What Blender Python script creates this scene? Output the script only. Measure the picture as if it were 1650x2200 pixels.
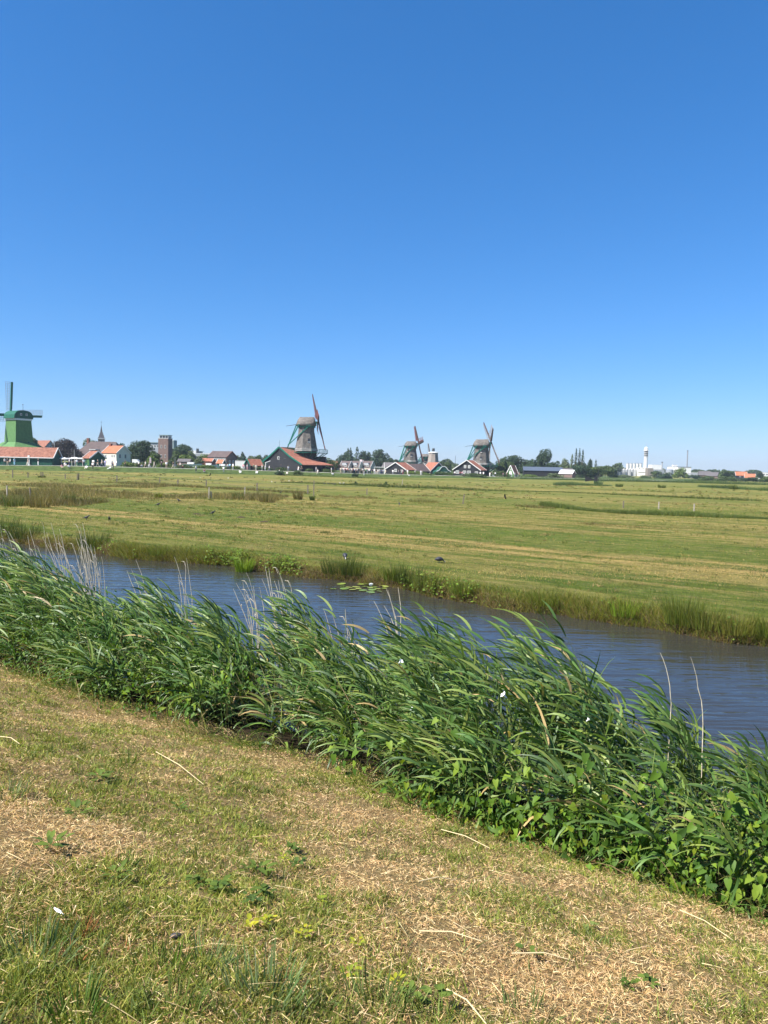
import bpy, bmesh, math, random
import numpy as np
from mathutils import Matrix, Vector, Euler

for o in list(bpy.data.objects):
    bpy.data.objects.remove(o)
scene = bpy.context.scene
C = scene.collection
R = math.radians
rng = np.random.default_rng(7)
random.seed(7)

# ------------------------------------------------------------------ camera
EYE = Vector((0.0, 0.0, 3.5))
FPX, CXP, CYP = 1590.0, 825.0, 1100.0          # focal length and centre in photograph pixels (1650 x 2200)
PITCH, ROLL = 3.62, 1.2
cam_d = bpy.data.cameras.new('camera')
cam_d.sensor_fit = 'VERTICAL'
cam_d.sensor_height = 36.0
cam_d.lens = 36.0 * FPX / 2200.0
cam_d.clip_start = 0.05
cam_d.clip_end = 9000
cam = bpy.data.objects.new('camera', cam_d)
C.objects.link(cam)
CAM_R = Matrix.Rotation(R(90 - PITCH), 3, 'X') @ Matrix.Rotation(R(ROLL), 3, 'Z')
cam.matrix_world = Matrix.Translation(EYE) @ CAM_R.to_4x4()
scene.camera = cam

# ------------------------------------------------------------------ sky and sun
SUN_EL, SUN_AZ = 51.0, 239.0        # azimuth clockwise from +Y (view direction): left and a little behind
world = bpy.data.worlds.new('World')
scene.world = world
world.use_nodes = True
wn = world.node_tree
bg = wn.nodes['Background']
sky = wn.nodes.new('ShaderNodeTexSky')
sky.sky_type = 'NISHITA'
sky.sun_disc = False
sky.sun_elevation = R(SUN_EL)
sky.sun_rotation = R(SUN_AZ)
sky.altitude = 0
sky.air_density = 1.0
sky.dust_density = 0.2
sky.ozone_density = 2.6
grade = wn.nodes.new('ShaderNodeMix')
grade.data_type = 'RGBA'
grade.blend_type = 'MULTIPLY'
grade.inputs['Factor'].default_value = 1.0
grade.inputs[7].default_value = (0.63, 0.985, 1.34, 1)      # the phone camera's cool, saturated rendering of the sky
wn.links.new(sky.outputs['Color'], grade.inputs[6])
hs = wn.nodes.new('ShaderNodeHueSaturation')
hs.inputs['Saturation'].default_value = 1.08
wn.links.new(grade.outputs[2], hs.inputs['Color'])
# the phone's tone curve on the sky: green and blue rise less steeply towards the horizon
sp = wn.nodes.new('ShaderNodeSeparateColor'); cb = wn.nodes.new('ShaderNodeCombineColor')
wn.links.new(hs.outputs['Color'], sp.inputs['Color'])
wn.links.new(sp.outputs[0], cb.inputs[0])
for ch, pw, gain in ((1, 0.82, 1.152), (2, 0.80, 1.428)):
    p_ = wn.nodes.new('ShaderNodeMath'); p_.operation = 'POWER'; p_.inputs[1].default_value = pw
    g_ = wn.nodes.new('ShaderNodeMath'); g_.operation = 'MULTIPLY'; g_.inputs[1].default_value = gain
    wn.links.new(sp.outputs[ch], p_.inputs[0]); wn.links.new(p_.outputs[0], g_.inputs[0]); wn.links.new(g_.outputs[0], cb.inputs[ch])
wn.links.new(cb.outputs['Color'], bg.inputs['Color'])
bg.inputs['Strength'].default_value = 0.0575

sun_d = bpy.data.lights.new('sun', 'SUN')
sun_d.energy = 5.0
sun_d.angle = R(0.53)
sun_d.color = (1.0, 0.955, 0.88)
sun = bpy.data.objects.new('sun', sun_d)
C.objects.link(sun)
az, el = R(SUN_AZ), R(SUN_EL)
SUNV = Vector((math.sin(az) * math.cos(el), math.cos(az) * math.cos(el), math.sin(el)))
sun.rotation_euler = SUNV.to_track_quat('Z', 'Y').to_euler()
sun.location = (0, 0, 60)

vs = scene.view_settings
vs.view_transform = 'Standard'
vs.look = 'None'
vs.exposure = 1.2
vs.gamma = 1.0
vs.use_curve_mapping = False
scene.cycles.max_bounces = 6
scene.cycles.diffuse_bounces = 3
scene.cycles.glossy_bounces = 3
scene.cycles.transmission_bounces = 4
scene.cycles.transparent_max_bounces = 8
scene.cycles.sample_clamp_indirect = 6
scene.cycles.use_adaptive_sampling = True
scene.cycles.adaptive_threshold = 0.02

# ------------------------------------------------------------------ projection helpers (used only to look up where things stand)
def ray(px, py):
    return CAM_R @ Vector(((px - CXP) / FPX, -(py - CYP) / FPX, -1.0))
def at(px, py, Y):
    r = ray(px, py)
    return EYE + r * (Y / r.y)
def onz(px, py, z):
    r = ray(px, py)
    return EYE + r * ((z - EYE.z) / r.z)
def onm(px, py):
    z = 0.0
    for _ in range(10):
        p = onz(px, py, z)
        z = 0.5 * z + 0.5 * float(meadow_z(np.array(p.x), np.array(p.y)))
    return onz(px, py, z)
def hor(px):
    return 999.5 + (px - 825) * math.tan(R(ROLL))

# ------------------------------------------------------------------ tagging helpers
def tag(o, label=None, cat=None, group=None, kind=None):
    if label: o['label'] = label
    if cat: o['category'] = cat
    if group: o['group'] = group
    if kind: o['kind'] = kind
    return o
def empty(name, loc, rz=0.0, label=None, cat=None, group=None):
    o = bpy.data.objects.new(name, None)
    C.objects.link(o)
    o.location = loc
    o.rotation_euler = (0, 0, rz)
    o.empty_display_size = 0.3
    return tag(o, label, cat, group)

# ------------------------------------------------------------------ materials
MATS = {}
def nodes_of(name):
    m = bpy.data.materials.new(name)
    m.use_nodes = True
    nt = m.node_tree
    return m, nt, nt.nodes['Principled BSDF']
def N(nt, t, **kw):
    n = nt.nodes.new(t)
    for k, v in kw.items():
        if k in n.inputs.keys(): n.inputs[k].default_value = v
        else: setattr(n, k, v)
    return n
def plain(name, col, rough=0.7, var=0.18, scale=3.0, metal=0.0, bump=0.0, bscale=None, spec=0.3):
    """procedural material: colour with noise mottling and optional bump"""
    if name in MATS: return MATS[name]
    m, nt, b = nodes_of(name)
    tc = N(nt, 'ShaderNodeTexCoord')
    nz = N(nt, 'ShaderNodeTexNoise', Scale=scale, Detail=5.0, Roughness=0.6)
    nt.links.new(tc.outputs['Object'], nz.inputs['Vector'])
    rp = N(nt, 'ShaderNodeValToRGB')
    rp.color_ramp.elements[0].position = 0.3
    rp.color_ramp.elements[1].position = 0.7
    rp.color_ramp.elements[0].color = (*[c * (1 - var) for c in col], 1)
    rp.color_ramp.elements[1].color = (*[min(1, c * (1 + var)) for c in col], 1)
    nt.links.new(nz.outputs['Fac'], rp.inputs['Fac'])
    nt.links.new(rp.outputs['Color'], b.inputs['Base Color'])
    b.inputs['Roughness'].default_value = rough
    b.inputs['Metallic'].default_value = metal
    b.inputs['Specular IOR Level'].default_value = spec
    if bump:
        bp = N(nt, 'ShaderNodeBump', Strength=bump, Distance=0.05)
        n2 = N(nt, 'ShaderNodeTexNoise', Scale=bscale or scale * 6, Detail=4.0)
        nt.links.new(tc.outputs['Object'], n2.inputs['Vector'])
        nt.links.new(n2.outputs['Fac'], bp.inputs['Height'])
        nt.links.new(bp.outputs['Normal'], b.inputs['Normal'])
    MATS[name] = m
    return m
def ribbed(name, col, var, period, axis='Z', rough=0.7, depth=0.04, mott=None, mscale=1.5):
    """boards, tiles or courses: wave relief along one object axis over a mottled colour"""
    if name in MATS: return MATS[name]
    m, nt, b = nodes_of(name)
    tc = N(nt, 'ShaderNodeTexCoord')
    nz = N(nt, 'ShaderNodeTexNoise', Scale=mscale, Detail=6.0, Roughness=0.65)
    nt.links.new(tc.outputs['Object'], nz.inputs['Vector'])
    rp = N(nt, 'ShaderNodeValToRGB')
    rp.color_ramp.elements[0].position = 0.32
    rp.color_ramp.elements[1].position = 0.68
    c2 = mott or [min(1, c * (1 + var)) for c in col]
    rp.color_ramp.elements[0].color = (*[c * (1 - var) for c in col], 1)
    rp.color_ramp.elements[1].color = (*c2, 1)
    nt.links.new(nz.outputs['Fac'], rp.inputs['Fac'])
    nt.links.new(rp.outputs['Color'], b.inputs['Base Color'])
    wv = N(nt, 'ShaderNodeTexWave', Scale=1.0 / period * 0.314, Distortion=0.3)
    wv.bands_direction = axis
    wv.wave_profile = 'SAW'
    nt.links.new(tc.outputs['Object'], wv.inputs['Vector'])
    bp = N(nt, 'ShaderNodeBump', Strength=0.7, Distance=depth)
    nt.links.new(wv.outputs['Fac'], bp.inputs['Height'])
    nt.links.new(bp.outputs['Normal'], b.inputs['Normal'])
    b.inputs['Roughness'].default_value = rough
    b.inputs['Specular IOR Level'].default_value = 0.25
    MATS[name] = m
    return m
def blade_mat(name, trans=0.35, rough=0.55, spec=0.25, tint=(1, 1, 1)):
    """leaf and grass material: colour from the 'col' attribute (each blade its own), part of the light passes through"""
    if name in MATS: return MATS[name]
    m, nt, b = nodes_of(name)
    a = N(nt, 'ShaderNodeAttribute', attribute_name='col')
    nt.links.new(a.outputs['Color'], b.inputs['Base Color'])
    b.inputs['Roughness'].default_value = rough
    b.inputs['Specular IOR Level'].default_value = spec
    t = N(nt, 'ShaderNodeBsdfTranslucent')
    mx = N(nt, 'ShaderNodeMix', data_type='RGBA', blend_type='MULTIPLY')
    mx.inputs['Factor'].default_value = 1.0
    nt.links.new(a.outputs['Color'], mx.inputs[6])
    mx.inputs[7].default_value = (1.25 * tint[0], 1.2 * tint[1], 0.55 * tint[2], 1)
    nt.links.new(mx.outputs[2], t.inputs['Color'])
    sh = N(nt, 'ShaderNodeMixShader', Fac=trans)
    nt.links.new(b.outputs['BSDF'], sh.inputs[1])
    nt.links.new(t.outputs['BSDF'], sh.inputs[2])
    nt.links.new(sh.outputs['Shader'], nt.nodes['Material Output'].inputs['Surface'])
    MATS[name] = m
    return m

# ------------------------------------------------------------------ mesh helpers
def mesh_np(name, V, faces, col=None, smooth=False):
    """V (n,3); faces = list of (k,m) int arrays with m = 3 or 4"""
    me = bpy.data.meshes.new(name)
    V = np.asarray(V, dtype=np.float32)
    me.vertices.add(len(V))
    me.vertices.foreach_set('co', V.ravel())
    loops = np.concatenate([f.ravel() for f in faces]).astype(np.int32)
    tot = np.concatenate([np.full(len(f), f.shape[1]) for f in faces]).astype(np.int32)
    start = np.concatenate([[0], np.cumsum(tot)[:-1]]).astype(np.int32)
    me.loops.add(len(loops))
    me.loops.foreach_set('vertex_index', loops)
    me.polygons.add(len(tot))
    me.polygons.foreach_set('loop_start', start)
    me.polygons.foreach_set('loop_total', tot)
    if smooth:
        me.polygons.foreach_set('use_smooth', np.ones(len(tot), dtype=bool))
    if col is not None:
        at_ = me.attributes.new('col', 'FLOAT_COLOR', 'POINT')
        c4 = np.ones((len(V), 4), dtype=np.float32)
        c4[:, :3] = col
        at_.data.foreach_set('color', c4.ravel())
    me.update(calc_edges=True)
    return me
def link(name, me, mat, parent=None, loc=None):
    o = bpy.data.objects.new(name, me)
    C.objects.link(o)
    if mat is not None:
        me.materials.clear() if len(me.materials) else None
        me.materials.append(mat)
    if parent is not None: o.parent = parent
    if loc is not None: o.location = loc
    return o

class MB:
    """collects simple solids into one mesh"""
    def __init__(s): s.v, s.f, s.m = [], [], []
    def add(s, vs_, fs, mi=0):
        b = len(s.v)
        s.v += [tuple(p) for p in vs_]
        s.f += [tuple(b + i for i in f) for f in fs]
        s.m += [mi] * len(fs)
        return s
    def box(s, x0, x1, y0, y1, z0, z1, mi=0):
        return s.add([(x0, y0, z0), (x1, y0, z0), (x1, y1, z0), (x0, y1, z0), (x0, y0, z1), (x1, y0, z1), (x1, y1, z1), (x0, y1, z1)],
                     [(0, 3, 2, 1), (4, 5, 6, 7), (0, 1, 5, 4), (1, 2, 6, 5), (2, 3, 7, 6), (3, 0, 4, 7)], mi)
    def bar(s, a, b, w, h=None, up=(0, 0, 1), mi=0, w2=None, h2=None):
        a, b = Vector(a), Vector(b)
        h = w if h is None else h
        w2 = w if w2 is None else w2
        h2 = h if h2 is None else h2
        d = (b - a).normalized()
        u = Vector(up)
        if abs(d.dot(u)) > 0.98: u = Vector((0, 1, 0))
        sx = d.cross(u).normalized()
        sy = sx.cross(d).normalized()
        vs_ = []
        for p, ww, hh in ((a, w, h), (b, w2, h2)):
            for i, j in ((-1, -1), (1, -1), (1, 1), (-1, 1)):
                vs_.append(p + sx * (i * ww / 2) + sy * (j * hh / 2))
        return s.add(vs_, [(0, 3, 2, 1), (4, 5, 6, 7), (0, 1, 5, 4), (1, 2, 6, 5), (2, 3, 7, 6), (3, 0, 4, 7)], mi)
    def lathe(s, prof, n=12, c=(0, 0, 0), a0=0.0, cap=True, mi=0, sx=1.0, sy=1.0):
        vs_ = []
        for r, z in prof:
            for k in range(n):
                a = a0 + 2 * math.pi * k / n
                vs_.append((c[0] + r * math.cos(a) * sx, c[1] + r * math.sin(a) * sy, c[2] + z))
        fs = []
        for i in range(len(prof) - 1):
            for k in range(n):
                k2 = (k + 1) % n
                fs.append((i * n + k, i * n + k2, (i + 1) * n + k2, (i + 1) * n + k))
        if cap:
            fs.append(tuple(reversed(range(n))))
            fs.append(tuple((len(prof) - 1) * n + k for k in range(n)))
        return s.add(vs_, fs, mi)
    def tube(s, pts, radii, n=5, mi=0):
        pts = [Vector(p) for p in pts]
        vs_ = []
        for i, p in enumerate(pts):
            d = (pts[min(i + 1, len(pts) - 1)] - pts[max(i - 1, 0)]).normalized()
            u = Vector((0, 0, 1)) if abs(d.z) < 0.9 else Vector((0, 1, 0))
            sx = d.cross(u).normalized()
            sy = sx.cross(d)
            for k in range(n):
                a = 2 * math.pi * k / n
                vs_.append(p + (sx * math.cos(a) + sy * math.sin(a)) * radii[i])
        fs = []
        for i in range(len(pts) - 1):
            for k in range(n):
                k2 = (k + 1) % n
                fs.append((i * n + k, i * n + k2, (i + 1) * n + k2, (i + 1) * n + k))
        fs.append(tuple(reversed(range(n))))
        fs.append(tuple((len(pts) - 1) * n + k for k in range(n)))
        return s.add(vs_, fs, mi)
    def mesh(s, name, smooth=False):
        me = bpy.data.meshes.new(name)
        me.from_pydata([tuple(p) for p in s.v], [], s.f)
        if any(s.m):
            me.polygons.foreach_set('material_index', np.array(s.m, dtype=np.int32))
        if smooth:
            me.polygons.foreach_set('use_smooth', np.ones(len(s.f), dtype=bool))
        me.update()
        return me
    def build(s, name, mat, parent=None, loc=None, smooth=False):
        return link(name, s.mesh(name, smooth), mat, parent, loc)

# ------------------------------------------------------------------ canal coordinates: t along the canal, n across it
ND = np.array([0.571, 0.821]); TD = np.array([0.821, -0.571])
def tn(t, n):
    return t * TD[0] + n * ND[0], t * TD[1] + n * ND[1]
def to_tn(x, y):
    return x * TD[0] + y * TD[1], x * ND[0] + y * ND[1]
def bank_wig(t):
    return 0.32 * np.sin(t * 0.31 + 1.0) + 0.22 * np.sin(t * 0.83 + 0.4) + 0.10 * np.sin(t * 2.3) + 0.05 * np.sin(t * 5.1 + 2)
def far_edge(t):      # n of the far waterline
    return 18.8 + 0.9 * np.exp(-((t + 14.0) / 9.0) ** 2) + bank_wig(t)
def reed_edge(t):     # n of the front foot of the reeds
    return 4.72 + 0.10 * np.sin(t * 1.1 + 0.5) + 0.06 * np.sin(t * 2.9)
WATER_Z = -0.5
_NP = np.array([-40., -8, 0.6, 1.5, 4.7, 5.5, 6.3, 7.0, 7.5, 8.4, 10.5])
_NZ = np.array([2.2, 2.15, 2.12, 1.93, 0.90, 0.74, 0.45, 0.02, -0.46, -0.9, -1.3])
def near_z(t, n):
    z = np.interp(n, _NP, _NZ)
    return z + 0.04 * np.sin(t * 1.3 + n * 0.7) * np.cos(n * 1.7 - t * 0.4) + 0.022 * np.sin(3.1 * t + 1.0 + 1.2 * np.sin(n * 1.9)) * np.sin(2.7 * n + np.sin(t * 2.1)) + 0.012 * np.sin(7.3 * t + 2 * np.sin(n * 3)) * np.sin(6.1 * n + 1.5 * np.sin(t * 4.0))
def meadow_z(x, y):
    t, n = to_tn(x, y)
    d = n - far_edge(t)
    z = np.interp(d, [-1.5, -0.25, 0.0, 0.25, 0.7, 2.0], [-1.2, -0.75, -0.5, -0.22, -0.06, 0.0])
    far = np.clip((y - 90) / 90, 0, 1)
    far2 = np.clip((y - 120) / 150, 0, 1)
    left = np.clip((-15 - x) / 70, 0, 1)
    z = z + np.where(d > 1.5, 0.03 * np.sin(x * 0.21) * np.sin(y * 0.13) + 0.4 * far * left - (1.0 * far2 + 1.6 * np.clip((y - 300) / 300, 0, 1)) * (1 - left), 0)
    return z

# ------------------------------------------------------------------ setting
def ground_material(name, c_soil, c_a, c_b, straw, sc=1.0):
    m, nt, b = nodes_of(name)
    tc = N(nt, 'ShaderNodeTexCoord')
    n1 = N(nt, 'ShaderNodeTexNoise', Scale=1.1 * sc, Detail=7.0, Roughness=0.65)
    n2 = N(nt, 'ShaderNodeTexNoise', Scale=60.0 * sc, Detail=6.0, Roughness=0.7)
    for n in (n1, n2): nt.links.new(tc.outputs['Object'], n.inputs['Vector'])
    r1 = N(nt, 'ShaderNodeValToRGB')
    r1.color_ramp.elements[0].position = 0.38; r1.color_ramp.elements[0].color = (*c_a, 1)
    r1.color_ramp.elements[1].position = 0.62; r1.color_ramp.elements[1].color = (*c_b, 1)
    nt.links.new(n1.outputs['Fac'], r1.inputs['Fac'])
    r2 = N(nt, 'ShaderNodeValToRGB')
    r2.color_ramp.elements[0].position = 0.35; r2.color_ramp.elements[0].color = (*c_soil, 1)
    r2.color_ramp.elements[1].position = 0.65; r2.color_ramp.elements[1].color = (*straw, 1)
    nt.links.new(n2.outputs['Fac'], r2.inputs['Fac'])
    mx = N(nt, 'ShaderNodeMix', data_type='RGBA')
    mx.inputs['Factor'].default_value = 0.6
    nt.links.new(r1.outputs['Color'], mx.inputs[6]); nt.links.new(r2.outputs['Color'], mx.inputs[7])
    geo = N(nt, 'ShaderNodeNewGeometry')
    dt = N(nt, 'ShaderNodeVectorMath', operation='DOT_PRODUCT')
    dt.inputs[1].default_value = (0.571, 0.821, 0.0)
    nt.links.new(geo.outputs['Position'], dt.inputs[0])
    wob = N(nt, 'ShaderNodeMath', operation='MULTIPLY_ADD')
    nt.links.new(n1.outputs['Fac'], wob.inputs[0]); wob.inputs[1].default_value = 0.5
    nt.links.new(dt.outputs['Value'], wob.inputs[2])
    mud_shade = N(nt, 'ShaderNodeMapRange')
    mud_shade.inputs['From Min'].default_value = 4.95; mud_shade.inputs['From Max'].default_value = 5.2
    nt.links.new(wob.outputs[0], mud_shade.inputs['Value'])
    mm = N(nt, 'ShaderNodeMix', data_type='RGBA')         # muddy litter under the reeds, its colour darkened to paint in the shade
    nt.links.new(mud_shade.outputs['Result'], mm.inputs['Factor'])
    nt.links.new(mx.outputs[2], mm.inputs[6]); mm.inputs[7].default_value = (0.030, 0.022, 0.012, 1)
    nt.links.new(mm.outputs[2], b.inputs['Base Color'])
    b.inputs['Roughness'].default_value = 0.95
    b.inputs['Specular IOR Level'].default_value = 0.1
    bp = N(nt, 'ShaderNodeBump', Strength=0.8, Distance=0.03)
    nt.links.new(n2.outputs['Fac'], bp.inputs['Height'])
    nt.links.new(bp.outputs['Normal'], b.inputs['Normal'])
    return m

def grid_sheet(name, T, Nn, zf, mat, world_z=False):
    tt, nn = np.meshgrid(T, Nn, indexing='ij')
    x, y = tn(tt, nn)
    z = zf(x, y) if world_z else zf(tt, nn)
    V = np.stack([x.ravel(), y.ravel(), z.ravel()], 1)
    a, b = len(T), len(Nn)
    i, j = np.meshgrid(np.arange(a - 1), np.arange(b - 1), indexing='ij')
    q = np.stack([i * b + j, (i + 1) * b + j, (i + 1) * b + j + 1, i * b + j + 1], -1).reshape(-1, 4)
    o = link(name, mesh_np(name, V, [q], smooth=True), mat)
    tag(o, kind='structure')
    return o

T_near = np.concatenate([[-400, -200, -100, -60], np.arange(-40, -16, 0.25), np.arange(-16, 12, 0.1), np.arange(12, 30, 0.25), [40, 80, 150, 300]])
N_near = np.concatenate([[-200, -60, -20, -8, -4, -2, -1], np.arange(0, 6, 0.1), np.arange(6, 10.5, 0.25)])
grid_sheet('grass_bank', T_near, N_near, near_z,
           ground_material('bank_soil', (0.068, 0.041, 0.019), (0.26, 0.17, 0.075), (0.14, 0.125, 0.038), (0.38, 0.275, 0.13)))

def meadow_material():
    m, nt, b = nodes_of('meadow_grass')
    L = nt.links.new
    geo = N(nt, 'ShaderNodeNewGeometry')
    rot = N(nt, 'ShaderNodeVectorRotate', rotation_type='Z_AXIS')
    rot.inputs['Angle'].default_value = math.atan2(0.571, 0.821)     # x along the canal, y across it
    L(geo.outputs['Position'], rot.inputs['Vector'])
    sep = N(nt, 'ShaderNodeSeparateXYZ')
    L(rot.outputs['Vector'], sep.inputs['Vector'])
    def noise(sx, sy, scale, detail=5.0, rough=0.6):
        mp = N(nt, 'ShaderNodeMapping')
        mp.inputs['Scale'].default_value = (sx, sy, 1)
        L(rot.outputs['Vector'], mp.inputs['Vector'])
        n = N(nt, 'ShaderNodeTexNoise', Scale=scale, Detail=detail, Roughness=rough)
        L(mp.outputs['Vector'], n.inputs['Vector'])
        return n.outputs['Fac']
    def math_(op, a, bb, c=None):
        n = N(nt, 'ShaderNodeMath', operation=op)
        for i, v in enumerate((a, bb, c)):
            if v is None: continue
            if isinstance(v, (int, float)): n.inputs[i].default_value = v
            else: L(v, n.inputs[i])
        return n.outputs[0]
    def mix(f, a, bb):
        n = N(nt, 'ShaderNodeMix', data_type='RGBA')
        if isinstance(f, float): n.inputs['Factor'].default_value = f
        else: L(f, n.inputs['Factor'])
        for i, v in ((6, a), (7, bb)):
            if isinstance(v, tuple): n.inputs[i].default_value = (*v, 1)
            else: L(v, n.inputs[i])
        return n.outputs[2]
    def ramp(f, stops):
        n = N(nt, 'ShaderNodeValToRGB')
        e = n.color_ramp.elements
        while len(e) < len(stops): e.new(0.5)
        for el_, (p, c) in zip(e, stops):
            el_.position = p
            el_.color = (*c, 1) if isinstance(c, tuple) else (c, c, c, 1)
        L(f, n.inputs['Fac'])
        return n.outputs['Color']
    G1, G2, Y1, S1, B1 = (0.070, 0.115, 0.013), (0.105, 0.150, 0.020), (0.180, 0.172, 0.034), (0.47, 0.32, 0.12), (0.120, 0.095, 0.024)
    fine = noise(1.0, 1.6, 9.0, 8.0, 0.7)
    patch = noise(0.16, 0.30, 1.0, 6.0, 0.7)
    streak = noise(0.10, 0.8, 1.0, 6.0, 0.7)
    broad = noise(0.012, 0.16, 1.0, 3.0)
    base = mix(ramp(patch, [(0.36, 0.0), (0.66, 1.0)]), G1, G2)
    # mown swathes: parallel bands of dried cuttings whose place across the field wanders
    nn = math_('ADD', sep.outputs['Y'], math_('MULTIPLY', math_('SUBTRACT', noise(0.06, 0.2, 1.0, 4.0), 0.5), 5.0))
    fr = math_('DIVIDE', math_('SUBTRACT', nn, 18.0), 200.0)
    yel = ramp(fr, [(0.0, 0.15), (0.03, 0.35), (0.046, 0.5), (0.05, 0.9), (0.062, 0.95), (0.069, 0.12), (0.10, 0.10), (0.115, 0.75), (0.16, 0.55),
                    (0.19, 0.7), (0.22, 0.3), (0.27, 0.2), (0.33, 0.65), (0.40, 0.15), (0.48, 0.7), (0.60, 0.2), (0.75, 0.55), (0.88, 0.15), (1.0, 0.3)])
    f1 = math_('MULTIPLY', yel, ramp(streak, [(0.40, 0.1), (0.58, 1.0)]))
    base = mix(math_('MULTIPLY', f1, 0.85), base, Y1)
    f2 = math_('MULTIPLY', yel, ramp(streak, [(0.44, 0.0), (0.54, 0.95)]))
    base = mix(f2, base, S1)
    base = mix(math_('MULTIPLY', ramp(broad, [(0.5, 0.0), (0.7, 0.7)]), yel), base, B1)
    streak2 = noise(0.42, 2.2, 1.0, 6.0, 0.75)
    base = mix(ramp(streak2, [(0.53, 0.0), (0.64, 0.7)]), base, (0.33, 0.25, 0.095))
    base = mix(ramp(streak2, [(0.36, 0.8), (0.47, 0.0)]), base, (0.058, 0.075, 0.014))
    mott = noise(1.1, 2.0, 1.0, 7.0, 0.78)
    base = mix(ramp(mott, [(0.36, 0.75), (0.48, 0.0)]), base, (0.052, 0.066, 0.012))
    base = mix(ramp(mott, [(0.53, 0.0), (0.66, 0.55)]), base, (0.25, 0.22, 0.075))
    clod = noise(0.5, 1.4, 1.0, 4.0, 0.6)
    base = mix(ramp(clod, [(0.56, 0.0), (0.70, 0.5)]), base, (0.20, 0.17, 0.065))
    base = mix(ramp(fine, [(0.30, 0.55), (0.52, 0.0)]), base, (0.045, 0.052, 0.014))
    base = mix(ramp(fine, [(0.55, 0.0), (0.75, 0.35)]), base, (0.22, 0.20, 0.075))
    # bare earth and peat where the bank breaks off to the water
    sz = N(nt, 'ShaderNodeSeparateXYZ')
    L(geo.outputs['Position'], sz.inputs['Vector'])
    low = N(nt, 'ShaderNodeMapRange')
    low.inputs['From Min'].default_value = -0.12; low.inputs['From Max'].default_value = -0.3
    L(sz.outputs['Z'], low.inputs['Value'])
    near_c = N(nt, 'ShaderNodeMath', operation='LESS_THAN')
    L(sep.outputs['Y'], near_c.inputs[0]); near_c.inputs[1].default_value = 24.0
    base = mix(math_('MULTIPLY', low.outputs['Result'], near_c.outputs[0]), base, (0.055, 0.038, 0.02))
    L(base, b.inputs['Base Color'])
    b.inputs['Roughness'].default_value = 0.95
    b.inputs['Specular IOR Level'].default_value = 0.1
    bp = N(nt, 'ShaderNodeBump', Strength=1.0, Distance=0.16)
    L(math_('ADD', fine, mott), bp.inputs['Height'])
    L(bp.outputs['Normal'], b.inputs['Normal'])
    return m
T_m = np.concatenate([[-2400, -1500, -1000, -500, -380, -300, -250, -200, -170, -140, -120, -100, -85, -75], np.arange(-60, 40, 0.3), [50, 60, 70, 85, 100, 125, 150, 220, 320, 500, 900, 1500]])
N_m = np.concatenate([np.arange(17.2, 23, 0.15), np.arange(23, 60, 2.0), [65, 75, 90, 100, 110, 120, 130, 140, 150, 160, 170, 180, 190, 205, 220, 240, 260, 290, 320, 400, 600, 1000, 1500, 2300]])
MEADOW_MAT = meadow_material()
grid_sheet('meadow', T_m, N_m, meadow_z, MEADOW_MAT, world_z=True)

def water_material():
    m, nt, b = nodes_of('canal_water')
    L = nt.links.new
    b.inputs['Base Color'].default_value = (0.030, 0.029, 0.024, 1)
    b.inputs['Roughness'].default_value = 0.07
    b.inputs['IOR'].default_value = 1.333
    b.inputs['Specular IOR Level'].default_value = 0.5
    geo = N(nt, 'ShaderNodeNewGeometry')
    def wave(ang, scale, sx, det, dist):
        mp = N(nt, 'ShaderNodeMapping')
        mp.inputs['Rotation'].default_value = (0, 0, R(ang))
        mp.inputs['Scale'].default_value = (sx, 1, 1)
        L(geo.outputs['Position'], mp.inputs['Vector'])
        n = N(nt, 'ShaderNodeTexNoise', Scale=scale, Detail=det, Roughness=0.5, Distortion=dist)
        L(mp.outputs['Vector'], n.inputs['Vector'])
        return n.outputs['Fac']
    a = wave(-14, 3.6, 0.16, 2.0, 0.4)
    c = wave(20, 9.0, 0.3, 2.0, 0.2)
    d = wave(-30, 1.1, 0.4, 2.0, 0.3)
    s1 = N(nt, 'ShaderNodeMath', operation='MULTIPLY_ADD'); L(c, s1.inputs[0]); s1.inputs[1].default_value = 0.28; L(a, s1.inputs[2])
    s2 = N(nt, 'ShaderNodeMath', operation='MULTIPLY_ADD'); L(d, s2.inputs[0]); s2.inputs[1].default_value = 0.5; L(s1.outputs[0], s2.inputs[2])
    bp = N(nt, 'ShaderNodeBump', Strength=0.5, Distance=0.06)
    L(s2.outputs[0], bp.inputs['Height'])
    L(bp.outputs['Normal'], b.inputs['Normal'])
    return m
Tw = np.array([-400., -200, -60, -20, 0, 20, 60, 200, 400]); Nw = np.array([6.6, 10, 15, 20.6])
grid_sheet('canal_water', Tw, Nw, lambda t, n: np.full_like(t, WATER_Z), water_material())

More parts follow.
